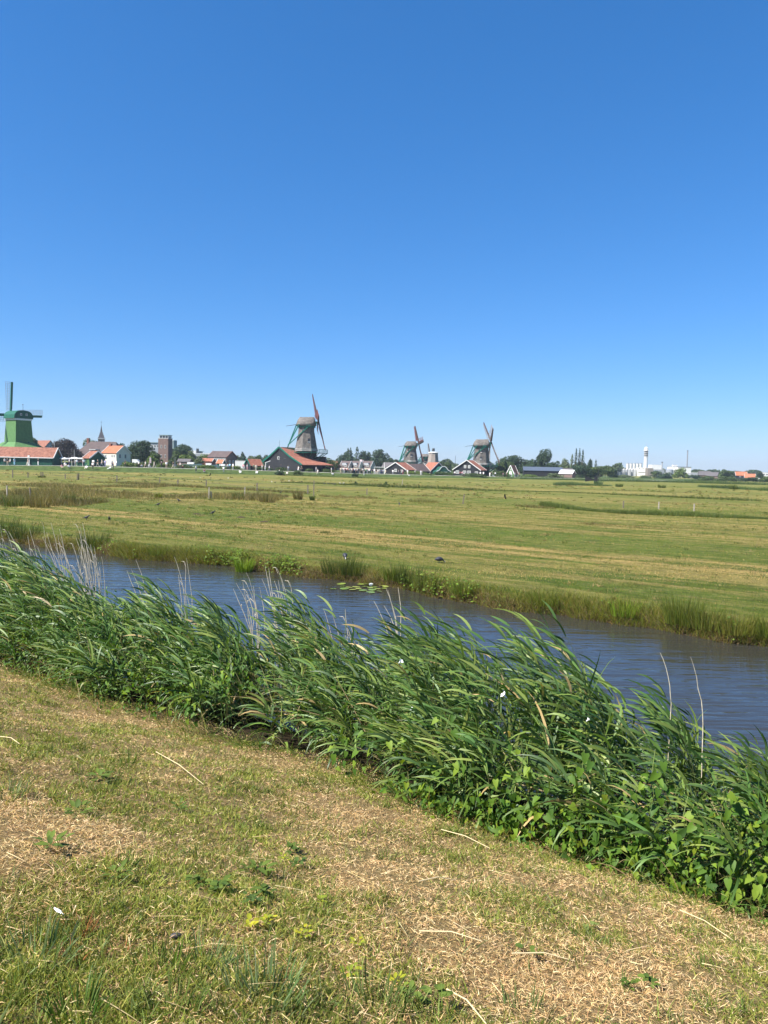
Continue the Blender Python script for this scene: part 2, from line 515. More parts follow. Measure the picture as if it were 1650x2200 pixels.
# ------------------------------------------------------------------ blades: grass, rushes, reed leaves
def blades(P, D, L, W, col, bend=None, seg=3, wind=(0, 0, 0), grav=0.0, roll=None, tipcol=None, shape='grass', prng=rng):
    """P (k,3) roots, D (k,3) start directions, L lengths, W widths, col (k,3); each blade a curved tapering strip.
    wind and grav pull the direction along the length. Returns V, F quads/tris, colours."""
    k = len(P)
    D = D / np.linalg.norm(D, axis=1, keepdims=True)
    side = np.cross(D, prng.normal(size=(k, 3)) if roll is None else roll)
    side /= np.linalg.norm(side, axis=1, keepdims=True) + 1e-9
    wind = np.asarray(wind, dtype=float)
    if wind.ndim == 1: wind = np.tile(wind, (k, 1))
    g = np.zeros((k, 3)); g[:, 2] = -np.asarray(grav)
    pts, wid = [], []
    p = P.copy(); d = D.copy()
    prof = {'grass': lambda s: 1.0 - 0.75 * s, 'reed': lambda s: np.interp(s, [0, 0.12, 0.35, 0.7, 1], [0.5, 0.85, 1.0, 0.7, 0.08])}[shape]
    for s in range(seg + 1):
        u = s / seg
        pts.append(p.copy()); wid.append(prof(u))
        d = d + (wind + g) * (1.0 / seg) * (0.4 + 1.2 * u)
        d /= np.linalg.norm(d, axis=1, keepdims=True)
        p = p + d * (L / seg)[:, None]
    V = np.zeros((k, 2 * seg + 1, 3)); CC = np.zeros((k, 2 * seg + 1, 3))
    tc = col if tipcol is None else tipcol
    for s in range(seg):
        V[:, 2 * s] = pts[s] - side * (W * wid[s] / 2)[:, None]
        V[:, 2 * s + 1] = pts[s] + side * (W * wid[s] / 2)[:, None]
        u = s / seg
        CC[:, 2 * s] = CC[:, 2 * s + 1] = col * (1 - u) + tc * u
    V[:, 2 * seg] = pts[seg]; CC[:, 2 * seg] = tc
    base = (np.arange(k) * (2 * seg + 1))[:, None]
    Q = np.concatenate([base + np.array([2 * s, 2 * s + 1, 2 * s + 3, 2 * s + 2])[None] for s in range(seg - 1)]) if seg > 1 else np.zeros((0, 4), int)
    T = base + np.array([2 * seg - 2, 2 * seg - 1, 2 * seg])[None]
    return V.reshape(-1, 3), Q, T, CC.reshape(-1, 3)
def join(parts):
    Vs, Qs, Ts, Cs, off = [], [], [], [], 0
    for V, Q, T, c in parts:
        Vs.append(V); Qs.append(Q + off); Ts.append(T + off); Cs.append(c); off += len(V)
    return np.concatenate(Vs), np.concatenate(Qs), np.concatenate(Ts), np.concatenate(Cs)
def blade_obj(name, parts, mat, parent=None, loc=None, smooth=False):
    V, Q, T, c = join(parts) if isinstance(parts, list) else parts
    fs = [f for f in (Q, T) if len(f)]
    return link(name, mesh_np(name, V, fs, c, smooth), mat, parent, loc)
def mixcol(cols, k, jit=0.25, w=None, prng=rng):
    cols = np.array(cols, dtype=float)
    i = prng.choice(len(cols), k, p=w)
    c = cols[i] * (1 + prng.uniform(-jit, jit, (k, 1))) * (1 + prng.uniform(-0.08, 0.08, (k, 3)))
    return np.clip(c, 0.004, 0.9)
def fbm(x, y, seed=0, octv=4, f0=1.0):
    v = np.zeros_like(x); a = 1.0; tot = 0
    r = np.random.default_rng(seed)
    for o in range(octv):
        for _ in range(3):
            th = r.uniform(0, 2 * np.pi); ph = r.uniform(0, 6.28); f = f0 * 2 ** o * r.uniform(0.8, 1.25)
            v += a * np.sin((x * np.cos(th) + y * np.sin(th)) * f + ph + 1.3 * np.sin((x * np.sin(th) - y * np.cos(th)) * f * 0.6 + ph * 2)) / 3
        tot += a; a *= 0.55
    return v / tot
GRASS = blade_mat('grass_blade', 0.35)
STRAW = blade_mat('straw_blade', 0.25, rough=0.7, spec=0.15)
REED = blade_mat('reed_leaf', 0.27, rough=0.48, spec=0.4, tint=(0.9, 1.05, 0.8))
HERB = blade_mat('herb_leaf', 0.42, rough=0.55, spec=0.25)

# ------------------------------------------------------------------ the mown bank in front: turf, straw and weeds
def in_view_near(k, prng):
    """random points on the near bank inside the visible wedge, denser towards the camera"""
    u = prng.uniform(0, 1, k)
    y = 1.55 * (11.5 / 1.55) ** u
    x = prng.uniform(-1, 1, k) * (0.58 * y + 0.8)
    t, n = to_tn(x, y)
    ok = (n < reed_edge(t) + 0.35) & (n > 0.4)
    return x[ok], y[ok], t[ok], n[ok]
def clustered(k, ncl, spread, prng):
    cx, cy, _, _ = in_view_near(ncl, prng)
    i = prng.integers(0, len(cx), k)
    sp = spread * (0.6 + 0.12 * cy[i])
    x = cx[i] + prng.normal(0, 1, k) * sp; y = cy[i] + prng.normal(0, 1, k) * sp
    t, n = to_tn(x, y)
    ok = (n < reed_edge(t) + 0.35) & (n > 0.4) & (y > 1.3)
    return x[ok], y[ok], t[ok], n[ok]
def green_field(x, y):
    """where the bank is green rather than dry, from the photograph: green centre left, dry right and lower left corner"""
    v = fbm(x, y, 3, 4, 1.6) * 0.9 + fbm(x, y, 5, 3, 5.0) * 0.5
    t, n = to_tn(x, y)
    v = v + 0.55 * np.exp(-(((x + 1.3) / 1.1) ** 2 + ((y - 4.9) / 1.7) ** 2)) + 0.35 * np.exp(-((y - 1.9) / 0.4) ** 2) + 0.25 * np.exp(-(((x + 0.2) / 0.8) ** 2 + ((y - 2.6) / 0.6) ** 2)) - 0.02
    v = v - 0.75 * np.exp(-(((x + 1.55) / 0.5) ** 2 + ((y - 3.0) / 0.55) ** 2)) - 0.35 * np.exp(-(((x - 0.6) / 1.2) ** 2 + ((y - 3.9) / 0.9) ** 2))
    return v
GREENS = [(0.18, 0.215, 0.035), (0.24, 0.265, 0.045), (0.11, 0.15, 0.026), (0.32, 0.31, 0.07)]
STRAWS = [(0.58, 0.40, 0.185), (0.68, 0.49, 0.25), (0.46, 0.295, 0.13), (0.30, 0.18, 0.08), (0.76, 0.58, 0.33)]
parts = []
x1 = in_view_near(130000, rng); x2 = clustered(240000, 13000, 0.02, rng)
x, y, t, n = [np.concatenate(q) for q in zip(x1, x2)]
g = green_field(x, y)
keep = rng.uniform(-0.32, 0.32, len(x)) < g - 0.02
x, y, t, n = x[keep], y[keep], t[keep], n[keep]
k = len(x)
P = np.stack([x, y, near_z(t, n) - 0.004], 1)
D = np.stack([rng.normal(0, 0.55, k) - 0.1, rng.normal(0, 0.55, k), np.full(k, 0.75)], 1)
L = rng.uniform(0.018, 0.05, k) * (1 + 0.6 * (rng.uniform(0, 1, k) > 0.93))
parts.append(blades(P, D, L, rng.uniform(0.0025, 0.0055, k) * (0.7 + 0.11 * y), mixcol(GREENS, k, 0.3) * (1 + 0.35 * fbm(x, y, 13, 3, 4.0))[:, None], seg=2, grav=0.6))
blade_obj('green_turf', parts, GRASS)['kind'] = 'stuff'
x1 = in_view_near(235000, rng); x2 = clustered(255000, 19000, 0.02, rng)
x, y, t, n = [np.concatenate(q) for q in zip(x1, x2)]
dens_ = fbm(x, y, 17, 4, 3.0)
keep = (rng.uniform(-0.9, 0.35, len(x)) < dens_) & (rng.uniform(-0.5, 0.85, len(x)) > green_field(x, y))
x, y, t, n = x[keep], y[keep], t[keep], n[keep]
k = len(x)
P = np.stack([x, y, near_z(t, n) + rng.uniform(-0.004, 0.014, k)], 1)
th = rng.uniform(0, 6.28, k)
flat = rng.uniform(0.02, 1.0, k)
D = np.stack([np.cos(th), np.sin(th), flat], 1)
L = rng.uniform(0.012, 0.038, k)
V1 = blades(P, D, L, rng.uniform(0.0015, 0.0031, k) * (0.7 + 0.11 * y), mixcol(STRAWS, k, 0.3), seg=2, grav=0.55)
blade_obj('dry_turf', [V1], STRAW)['kind'] = 'stuff'
# taller tussocky grass scattered through the turf
k = 15000
x, y, t, n = clustered(k, 420, 0.035, rng)
keep = rng.uniform(-0.6, 0.5, len(x)) < green_field(x, y)
x, y, t, n = x[keep], y[keep], t[keep], n[keep]
k = len(x)
P = np.stack([x, y, near_z(t, n) - 0.004], 1)
D = np.stack([rng.normal(-0.05, 0.5, k), rng.normal(0, 0.5, k), np.ones(k)], 1)
blade_obj('turf_tussocks', [blades(P, D, rng.uniform(0.035, 0.10, k), rng.uniform(0.003, 0.006, k) * (0.7 + 0.11 * y), mixcol([(0.12, 0.17, 0.03), (0.17, 0.21, 0.035), (0.22, 0.24, 0.05), (0.14, 0.18, 0.06)], k, 0.3), seg=3, grav=0.9)], GRASS)['kind'] = 'stuff'
# loose cut reed straws lying about, long and pale
x, y, t, n = in_view_near(700, rng)
k = len(x)
P = np.stack([x, y, near_z(t, n) + 0.022], 1)
th = rng.normal(-0.55, 0.55, k)
D = np.stack([np.cos(th), np.sin(th), rng.uniform(-0.06, 0.12, k)], 1)
L = 0.05 + 0.16 * rng.uniform(0, 1, k) ** 2
blade_obj('straw_litter', [blades(P, D, L, rng.uniform(0.0025, 0.0045, k), mixcol([(0.62, 0.50, 0.28), (0.52, 0.40, 0.20), (0.44, 0.33, 0.16)], k, 0.2), seg=3, grav=0.12,
          roll=np.tile([[0, 0, 1.0]], (k, 1)) + rng.normal(0, 0.3, (k, 3)))], STRAW)['kind'] = 'stuff'

# single cut stalks one can pick out
def stalk(px0, py0, px1, py1, label, w=0.0055):
    def hit(px, py):
        z = 1.4
        for _ in range(12):
            p = onz(px, py, z)
            z = float(near_z(*to_tn(p.x, p.y))) + 0.03
        return onz(px, py, z)
    a, b = hit(px0, py0), hit(px1, py1)
    m = MB()
    mid = (a + b) / 2 + Vector((0, 0, 0.012))
    c = a
    m.tube([a - c, mid - c + Vector((0.004, 0.01, 0)), b - c], [w / 2, w / 2, w / 3], 5)
    o = m.build('cut_stalk', plain('dry_stalk', (0.60, 0.48, 0.27), 0.7, 0.15, 40), None, a)
    tag(o, label, 'stalk', 'cut reed stalks on the bank')
def on_bank(px, py, dz=0.0):
    z = 1.4
    for _ in range(14):
        p = onz(px, py, z)
        z = float(near_z(*to_tn(p.x, p.y)))
    p = onz(px, py, z)
    return Vector((p.x, p.y, z + dz))
for a in [(335, 1615, 437, 1685, 'long pale cut reed stalk lying in the middle of the mown bank'),
          (948, 1782, 1052, 1822, 'thick pale cut stalk lying on dry grass below the reeds'),
          (900, 2000, 1035, 2022, 'slim pale stalk lying on the dry turf near the clover'),
          (1460, 1955, 1575, 2020, 'pale cut stalk lying on straw close to the dark reed foot'),
          (0, 1582, 42, 1598, 'short pale stalk at the frame edge on the upper bank'),
          (960, 2125, 1045, 2200, 'pale stalk reaching down to the bottom edge of the picture'),
          (900, 1893, 978, 1890, 'short stalk lying level across the dry turf'),
          (1100, 2048, 1235, 2065, 'faint straw stalk lying level on the lower right turf')]:
    stalk(*a)

# grass tufts and weeds one can pick out
def tuft_mesh(k, h, spread, cols, w, seg=3, grav=0.7, seed=1, lean=0.5, tip=None):
    r = np.random.default_rng(seed)
    th = r.uniform(0, 6.28, k); rr = spread * np.sqrt(r.uniform(0, 1, k))
    P = np.stack([rr * np.cos(th), rr * np.sin(th), np.full(k, -0.01)], 1)
    D = np.stack([np.cos(th) * lean * r.uniform(0.2, 1.2, k), np.sin(th) * lean * r.uniform(0.2, 1.2, k), np.ones(k)], 1)
    c = mixcol(cols, k, 0.25, prng=r)
    return blades(P, D, h * r.uniform(0.55, 1.1, k), w * r.uniform(0.7, 1.2, k), c, seg=seg, grav=grav * r.uniform(0.4, 1.3, k), prng=r, tipcol=None if tip is None else c * 0.5 + np.array(tip) * 0.5)
def tuft(name, pos, label, cat, group, k, h, spread, cols, w, mat=GRASS, seed=1, **kw):
    o = blade_obj(name, [tuft_mesh(k, h, spread, cols, w, seed=seed, **kw)], mat, None, pos)
    return tag(o, label, cat, group)
GY = [(0.10, 0.16, 0.05), (0.13, 0.18, 0.07), (0.16, 0.20, 0.09)]
for i, (px, py, k, h, sp, cols, lab) in enumerate([
        (275, 1640, 34, 0.13, 0.05, [(0.07, 0.13, 0.015), (0.10, 0.16, 0.02)], 'bright green grass tuft in the middle of the upper mown bank'),
        (60, 1505, 60, 0.14, 0.16, [(0.16, 0.20, 0.02), (0.20, 0.22, 0.03)], 'yellow green grass tuft at the left edge below the nettles'),
        (145, 1500, 40, 0.13, 0.06, [(0.14, 0.18, 0.02), (0.17, 0.20, 0.03)], 'narrow yellow green grass tuft close to the leafy edge'),
        (225, 1535, 40, 0.12, 0.09, [(0.15, 0.19, 0.02), (0.19, 0.21, 0.03)], 'yellowish grass tuft on straw just below the reeds'),
        (215, 1705, 40, 0.10, 0.07, [(0.11, 0.16, 0.03), (0.15, 0.19, 0.04)], 'spreading green grass tuft beside bare straw'),
        (15, 1710, 60, 0.11, 0.10, GY, 'greyish green grass tuft cut by the left edge'),
        (170, 2185, 75, 0.11, 0.07, [(0.06, 0.12, 0.015), (0.08, 0.14, 0.02)], 'dark green grass tuft at the bottom edge on the left'),
        (75, 2060, 130, 0.10, 0.12, GY, 'flattened blue green grass patch at lower left beside the rusty dock'),
        (440, 2070, 70, 0.10, 0.08, GY, 'blue green flattened grass clump beside the dark pebble'),
        (340, 2090, 80, 0.09, 0.09, [(0.12, 0.18, 0.03), (0.15, 0.2, 0.04)], 'light green grass patch under the dark pebble'),
        (560, 2150, 120, 0.12, 0.13, GY, 'wide blue green grass patch at the bottom edge'),
        (370, 2170, 60, 0.10, 0.08, [(0.11, 0.16, 0.03), (0.14, 0.18, 0.04)], 'light grass tuft at the bottom between two darker ones'),
        (800, 2160, 80, 0.12, 0.12, [(0.10, 0.15, 0.04), (0.13, 0.17, 0.05)], 'loose green grass patch at the bottom centre'),
        (830, 1850, 26, 0.09, 0.04, [(0.09, 0.14, 0.02), (0.12, 0.16, 0.03)], 'small upright green tuft on the dry centre of the bank'),
        (780, 1778, 8, 0.09, 0.01, [(0.08, 0.13, 0.02)], 'single sprig of green blades standing on dry turf'),
        (640, 1690, 9, 0.10, 0.012, [(0.09, 0.14, 0.02)], 'thin green sprig on dry turf near the reed foot'),
        (560, 1880, 30, 0.09, 0.05, [(0.08, 0.14, 0.02), (0.1, 0.15, 0.02)], 'green grass tuft beside clover in the middle'),
        (1230, 2010, 9, 0.09, 0.01, [(0.06, 0.10, 0.02)], 'dark green sprig upright on the straw at the right'),
        (1180, 1895, 14, 0.08, 0.02, [(0.1, 0.15, 0.02)], 'small green sprig below the bindweed edge'),
        (1510, 2080, 22, 0.10, 0.03, [(0.11, 0.16, 0.03)], 'thin green tuft on straw at the lower right'),
        (1330, 2130, 24, 0.08, 0.05, [(0.10, 0.14, 0.03)], 'low green tuft beside dark leaves at lower right'),
        (1120, 2180, 70, 0.08, 0.10, [(0.10, 0.14, 0.04), (0.12, 0.16, 0.05)], 'low green grass patch at the bottom right of centre')]):
    tuft('grass_tuft', on_bank(px, py), lab, 'grass tuft', 'grass tufts on the mown bank', k, h, sp, cols, 0.0055, seed=20 + i)

LEAF_SHAPES = {
    'heart': [(0, 0), (-0.25, -0.12), (-0.36, 0.08), (-0.25, 0.5), (0, 1.0), (0.25, 0.5), (0.36, 0.08), (0.25, -0.12)],
    'lance': [(0, 0), (-0.17, 0.22), (-0.20, 0.5), (-0.11, 0.8), (0, 1.0), (0.11, 0.8), (0.20, 0.5), (0.17, 0.22)],
    'oval': [(0, 0), (-0.27, 0.2), (-0.34, 0.5), (-0.22, 0.85), (0, 1.0), (0.22, 0.85), (0.34, 0.5), (0.27, 0.2)],
}
def leaves(P, D, UP, L, col, shape='heart', fold=0.25, arch=0.25):
    """flat pointed leaves folded along the midrib; P root, D direction along the leaf, UP leaf normal"""
    k = len(P)
    D = D / np.linalg.norm(D, axis=1, keepdims=True)
    S = np.cross(D, UP); S /= np.linalg.norm(S, axis=1, keepdims=True) + 1e-9
    U = np.cross(S, D)
    o = np.array(LEAF_SHAPES[shape])
    V = np.zeros((k, 9, 3))
    for j, (a, b) in enumerate(o):
        V[:, j] = P + (S * a + D * b + U * (abs(a) * fold - arch * b * b)) * L[:, None]
    V[:, 8] = P + (D * 0.5 - U * arch * 0.25) * L[:, None]
    base = (np.arange(k) * 9)[:, None]
    T = np.concatenate([base + np.array([8, j, (j + 1) % 8])[None, ::-1] for j in range(8)])
    return V.reshape(-1, 3), np.zeros((0, 4), int), T, np.repeat(col, 9, axis=0)

def one_leaf_mesh(name, shape, L, col, fold=0.25, arch=0.25):
    V, Q, T, c = leaves(np.zeros((1, 3)), np.array([[0, 1.0, 0]]), np.array([[0, 0, 1.0]]), np.array([L]), np.array([col]), shape, fold, arch)
    me = mesh_np(name, V, [T], c)
    return me
def leaf_child(parent, me, pos, dirn, up, scale=1.0, name='leaf'):
    o = bpy.data.objects.new(name, me)
    C.objects.link(o)
    o.parent = parent
    d = Vector(dirn).normalized(); s = d.cross(Vector(up)).normalized(); u = s.cross(d)
    M = Matrix((s, d, u)).transposed().to_4x4()
    o.matrix_basis = Matrix.Translation(pos) @ M @ Matrix.Scale(scale, 4)
    return o
# low rosettes, clover and yellow-leaved seedlings
def weed(pos, label, group, shape, cols, n, L, seed, rise=0.35):
    r = random.Random(seed)
    root = empty('weed', pos, 0, label, 'weed', group)
    ms = [one_leaf_mesh('weed_leaf', shape, L, c) for c in cols]
    for m_ in ms: m_.materials.append(HERB)
    for i in range(n):
        a = 2 * math.pi * i / n * 1.62 + r.uniform(-0.4, 0.4)
        rad = r.uniform(0, L * 1.1)
        leaf_child(root, r.choice(ms), (math.cos(a) * rad, math.sin(a) * rad, 0.01 + r.uniform(0.005, 0.035)), (math.cos(a), math.sin(a), rise * r.uniform(0.2, 1.6)),
                   (r.uniform(-.2, .2), r.uniform(-.2, .2), 1), r.uniform(0.7, 1.25))
    return root
YL = [(0.42, 0.40, 0.03), (0.34, 0.36, 0.03), (0.22, 0.27, 0.03)]
GL = [(0.11, 0.165, 0.028), (0.14, 0.20, 0.035), (0.08, 0.13, 0.025)]
DG = [(0.065, 0.115, 0.025), (0.085, 0.14, 0.03)]
for i, (px, py, shp, cols, n_, L_, rise, lab) in enumerate([
        (570, 1995, 'oval', YL, 14, 0.022, 0.6, 'bright yellow leaved seedling beside clover on the lower bank'),
        (535, 2000, 'oval', YL[:2], 6, 0.024, 0.7, 'small yellow seedling just above the grass left of clover'),
        (690, 1950, 'oval', YL[1:], 10, 0.02, 0.6, 'yellow green seedling among dry turf at the centre'),
        (650, 2020, 'oval', YL, 12, 0.02, 0.6, 'yellow leaved seedling low in the centre turf'),
        (770, 2045, 'oval', YL, 9, 0.018, 0.6, 'yellow seedling near the long slim stalk'),
        (755, 2105, 'oval', YL[1:], 12, 0.022, 0.5, 'yellow green seedling above a darker weed'),
        (850, 2125, 'oval', YL, 8, 0.024, 0.7, 'yellow seedling at the bottom centre'),
        (610, 1855, 'oval', YL[1:], 9, 0.02, 0.5, 'pale green seedling in the middle of the turf'),
        (470, 1920, 'oval', GL, 20, 0.03, 0.3, 'green clover cushion in the middle of the bank'),
        (425, 1905, 'oval', GL, 16, 0.028, 0.3, 'smaller clover cushion left of the bright seedlings'),
        (565, 1930, 'oval', DG + GL, 22, 0.03, 0.3, 'wide dark clover cushion above the yellow seedlings'),
        (540, 1945, 'oval', DG, 12, 0.026, 0.3, 'dark clover patch left of the wide cushion'),
        (110, 1830, 'lance', GL, 14, 0.05, 0.45, 'broad leaved plantain rosette beside the bare straw corner'),
        (250, 1895, 'lance', GL, 14, 0.04, 0.5, 'plantain rosette with upright leaves on the left bank'),
        (165, 1755, 'lance', GL, 12, 0.05, 0.5, 'plantain rosette on the green middle of the left bank'),
        (385, 1745, 'lance', GL, 11, 0.04, 0.6, 'small plantain with two upright leaves'),
        (215, 1680, 'lance', [(0.14, 0.2, 0.03)] + GL, 13, 0.06, 0.5, 'light green plantain above the reddish straw'),
        (550, 1880, 'lance', GL, 13, 0.05, 0.35, 'green weed with pointed leaves near the centre'),
        (935, 2165, 'oval', GL, 12, 0.03, 0.35, 'broad leaved weed low in the bottom centre'),
        (880, 2150, 'oval', GL, 8, 0.028, 0.5, 'upright light green weed at the bottom centre'),
        (1350, 2130, 'oval', GL, 12, 0.024, 0.3, 'dark green clover patch at lower right'),
        (1395, 2125, 'oval', GL, 9, 0.03, 0.3, 'dark broad leaved weed right of the clover patch'),
        (1140, 2060, 'oval', GL, 4, 0.03, 0.4, 'two tiny round green leaves on the right turf'),
        (1255, 1995, 'heart', [(0.2, 0.26, 0.07)], 2, 0.05, 0.2, 'fallen pale green leaf on brown straw'),
        (625, 1835, 'oval', GL, 16, 0.03, 0.4, 'bushy green weed at the centre of the bank'),
        (640, 1865, 'oval', DG, 12, 0.026, 0.4, 'dark small weed below the bushy one'),
        (1000, 1745, 'heart', [(0.14, 0.22, 0.03), (0.17, 0.25, 0.04)], 7, 0.085, 0.3, 'fresh green broad leaves at the reed foot over dry turf')]):
    weed(on_bank(px, py), lab, 'weeds on the mown bank', shp, cols, n_, L_, 50 + i, rise)
# rusty dock seed heads
for i, (px, py, lab) in enumerate([(172, 2003, 'rusty brown dock seed head standing in dry turf'), (148, 2062, 'rusty brown dried dock beside blue green grass'), (245, 2045, 'small rusty dock stem on the lower left turf')]):
    tuft('dock_plant', on_bank(px, py), lab, 'weed', 'rusty docks', [60, 40, 20][i], [0.075, 0.06, 0.05][i], 0.04, [(0.24, 0.09, 0.035), (0.30, 0.13, 0.05), (0.17, 0.075, 0.03)], 0.0045, STRAW, seed=90 + i, seg=2)
# a dark pebble and a small white feather
m = MB(); m.lathe([(0.002, -0.024), (0.010, -0.02), (0.013, -0.006), (0.0125, 0.01), (0.008, 0.022), (0.002, 0.026)], 9)
pb = m.build('pebble', plain('dark_pebble', (0.055, 0.05, 0.047), 0.5, 0.5, 120), None, on_bank(378, 2022, 0.018), True)
pb.rotation_euler = (R(82), 0, R(-68)); pb.scale = (0.75, 0.75, 0.75); tag(pb, 'small dark grey oblong pebble lying on dry turf', 'pebble')
m = MB()
for j in range(7):
    y0 = -0.03 + 0.009 * j; w = 0.012 * math.sin(0.5 + j * 0.37)
    m.add([(-w, y0, 0.004 * j % 0.006), (0, y0, 0.006), (0, y0 + 0.0085, 0.006), (-w * .9, y0 + 0.011, 0.003)], [(0, 1, 2, 3)])
    m.add([(w, y0, 0.004), (0, y0, 0.006), (0, y0 + 0.0085, 0.006), (w * .9, y0 + 0.011, 0.003)], [(3, 2, 1, 0)])
m.tube([(0, -0.045, 0.004), (0, 0.0, 0.006), (0, 0.034, 0.006)], [0.001, 0.0012, 0.0006], 4)
ft = m.build('feather', plain('white_feather', (0.75, 0.74, 0.70), 0.8, 0.05, 60), None, on_bank(125, 1983, 0.04))
ft.rotation_euler = (R(8), R(10), R(60)); ft.scale = (0.6, 0.6, 0.6); tag(ft, 'small white feather caught in the dry turf', 'feather')

# ------------------------------------------------------------------ reed bed
WIND = np.array([-1.0, 0.12, 0.0])
REEDC = [(0.068, 0.135, 0.029), (0.098, 0.172, 0.042), (0.042, 0.093, 0.020), (0.14, 0.21, 0.045), (0.075, 0.138, 0.044), (0.17, 0.23, 0.055)]
def reed_plant(base, H, r, nleaf=None, lean=1.0, droop=1.0, lw=0.0225):
    """stem polyline plus leaf blades; returns (stem points, leaf arrays)"""
    seg = 7
    pts = [np.array(base, dtype=float)]
    d = np.array([r.normal(-0.07, 0.08), r.normal(0.0, 0.10), 1.0])
    for s in range(seg):
        u = (s + 1) / seg
        d = d + WIND * 0.30 * lean * max(0.0, u - 0.3)
        d /= np.linalg.norm(d)
        pts.append(pts[-1] + d * H / seg)
    pts = np.array(pts)
    nl = nleaf or r.integers(10, 15)
    hs = np.linspace(0.22, 0.99, nl) + r.uniform(-0.03, 0.03, nl)
    hs = np.clip(hs, 0.1, 1.0)
    idx = hs * seg
    i0 = np.minimum(idx.astype(int), seg - 1); fr = (idx - i0)[:, None]
    P = pts[i0] * (1 - fr) + pts[i0 + 1] * fr
    tang = pts[i0 + 1] - pts[i0]; tang /= np.linalg.norm(tang, axis=1, keepdims=True)
    azm = r.uniform(0, 6.28, nl)
    out = np.stack([np.cos(azm) * 0.8 - 0.30, np.sin(azm) * 0.8, np.zeros(nl)], 1)
    D = tang * (0.7 + 0.4 * hs[:, None]) + out * np.interp(hs, [0.2, 0.6, 1.0], [1.25, 0.95, 0.55])[:, None]
    L = r.uniform(0.22, 0.48, nl) * np.interp(hs, [0.2, 0.6, 1.0], [0.9, 1.1, 0.72])
    W = lw * r.uniform(0.75, 1.2, nl)
    c = mixcol(REEDC, nl, 0.25, prng=r)
    dd = r.uniform(0, 1, nl) < 0.02
    c[dd] = np.array([0.42, 0.32, 0.15]) * r.uniform(0.6, 1.2, (dd.sum(), 1))
    wnd = WIND[None] * (r.uniform(0.2, 1.25, nl) * np.interp(hs, [0.2, 0.55, 1], [0.15, 0.7, 1.15]) * lean)[:, None]
    gr = r.uniform(0.4, 1.7, nl) * np.interp(hs, [0.2, 0.6, 1], [1.9, 1.1, 0.5]) * droop
    roll = np.stack([r.normal(0, .9, nl), r.normal(0, .9, nl), np.ones(nl)], 1)
    return pts, (P, D, L, W, c, wnd, gr, roll)
def stem_arrays(pts, rad, col):
    k, n = len(pts), 4
    V = []
    for i, p in enumerate(pts):
        rr = rad * (1 - 0.7 * i / (k - 1))
        V += [p + [rr, 0, 0], p + [0, rr, 0], p + [-rr, 0, 0], p + [0, -rr, 0]]
    Q = [[i * n + j, i * n + (j + 1) % n, (i + 1) * n + (j + 1) % n, (i + 1) * n + j] for i in range(k - 1) for j in range(n)]
    return np.array(V), np.array(Q), np.zeros((0, 3), int), np.tile(col, (len(V), 1))
# height of the reed tops along the canal, read off the skyline of the belt
TOPS = [(0, 1190), (60, 1182), (130, 1240), (180, 1262), (230, 1298), (270, 1290), (310, 1238), (345, 1232), (380, 1300), (410, 1335), (430, 1285), (470, 1298), (530, 1352), (575, 1378), (610, 1330), (625, 1280), (650, 1274), (680, 1320), (720, 1405),
        (745, 1365), (765, 1345), (790, 1392), (820, 1400), (840, 1340), (900, 1330), (960, 1320), (1000, 1315), (1040, 1370), (1070, 1405), (1095, 1345), (1130, 1334), (1180, 1346), (1230, 1396), (1290, 1436), (1380, 1495), (1450, 1488), (1500, 1556), (1560, 1588), (1600, 1566), (1650, 1598)]
_tp = np.array([a for a, b in TOPS], float); _ty = np.array([b for a, b in TOPS], float)
def px_of(x, y, z):
    v = CAM_R.transposed() @ (Vector((x, y, z)) - EYE)
    return CXP + FPX * v.x / -v.z, CYP - FPX * v.y / -v.z
def reed_height(x, y, n, t):
    """stem length wanted at a foot point so that the belt has its ragged skyline; the wind carries each tip some way downwind"""
    zb = float(near_z(t, n))
    Hh = 1.4
    for _ in range(3):
        px = CXP + FPX * (x - 0.24 * Hh) / y
        top = at(px, float(np.interp(px, _tp, _ty)), y).z
        Hh = float(np.clip(top - zb, 0.5, 2.4))
    return Hh, zb
parts = []
nreed = 0
rr_ = np.random.default_rng(11)
cand_t = rr_.uniform(-24, 7.5, 6200); cand_n = rr_.uniform(0.12, 2.75, 6200)
FEAT = []
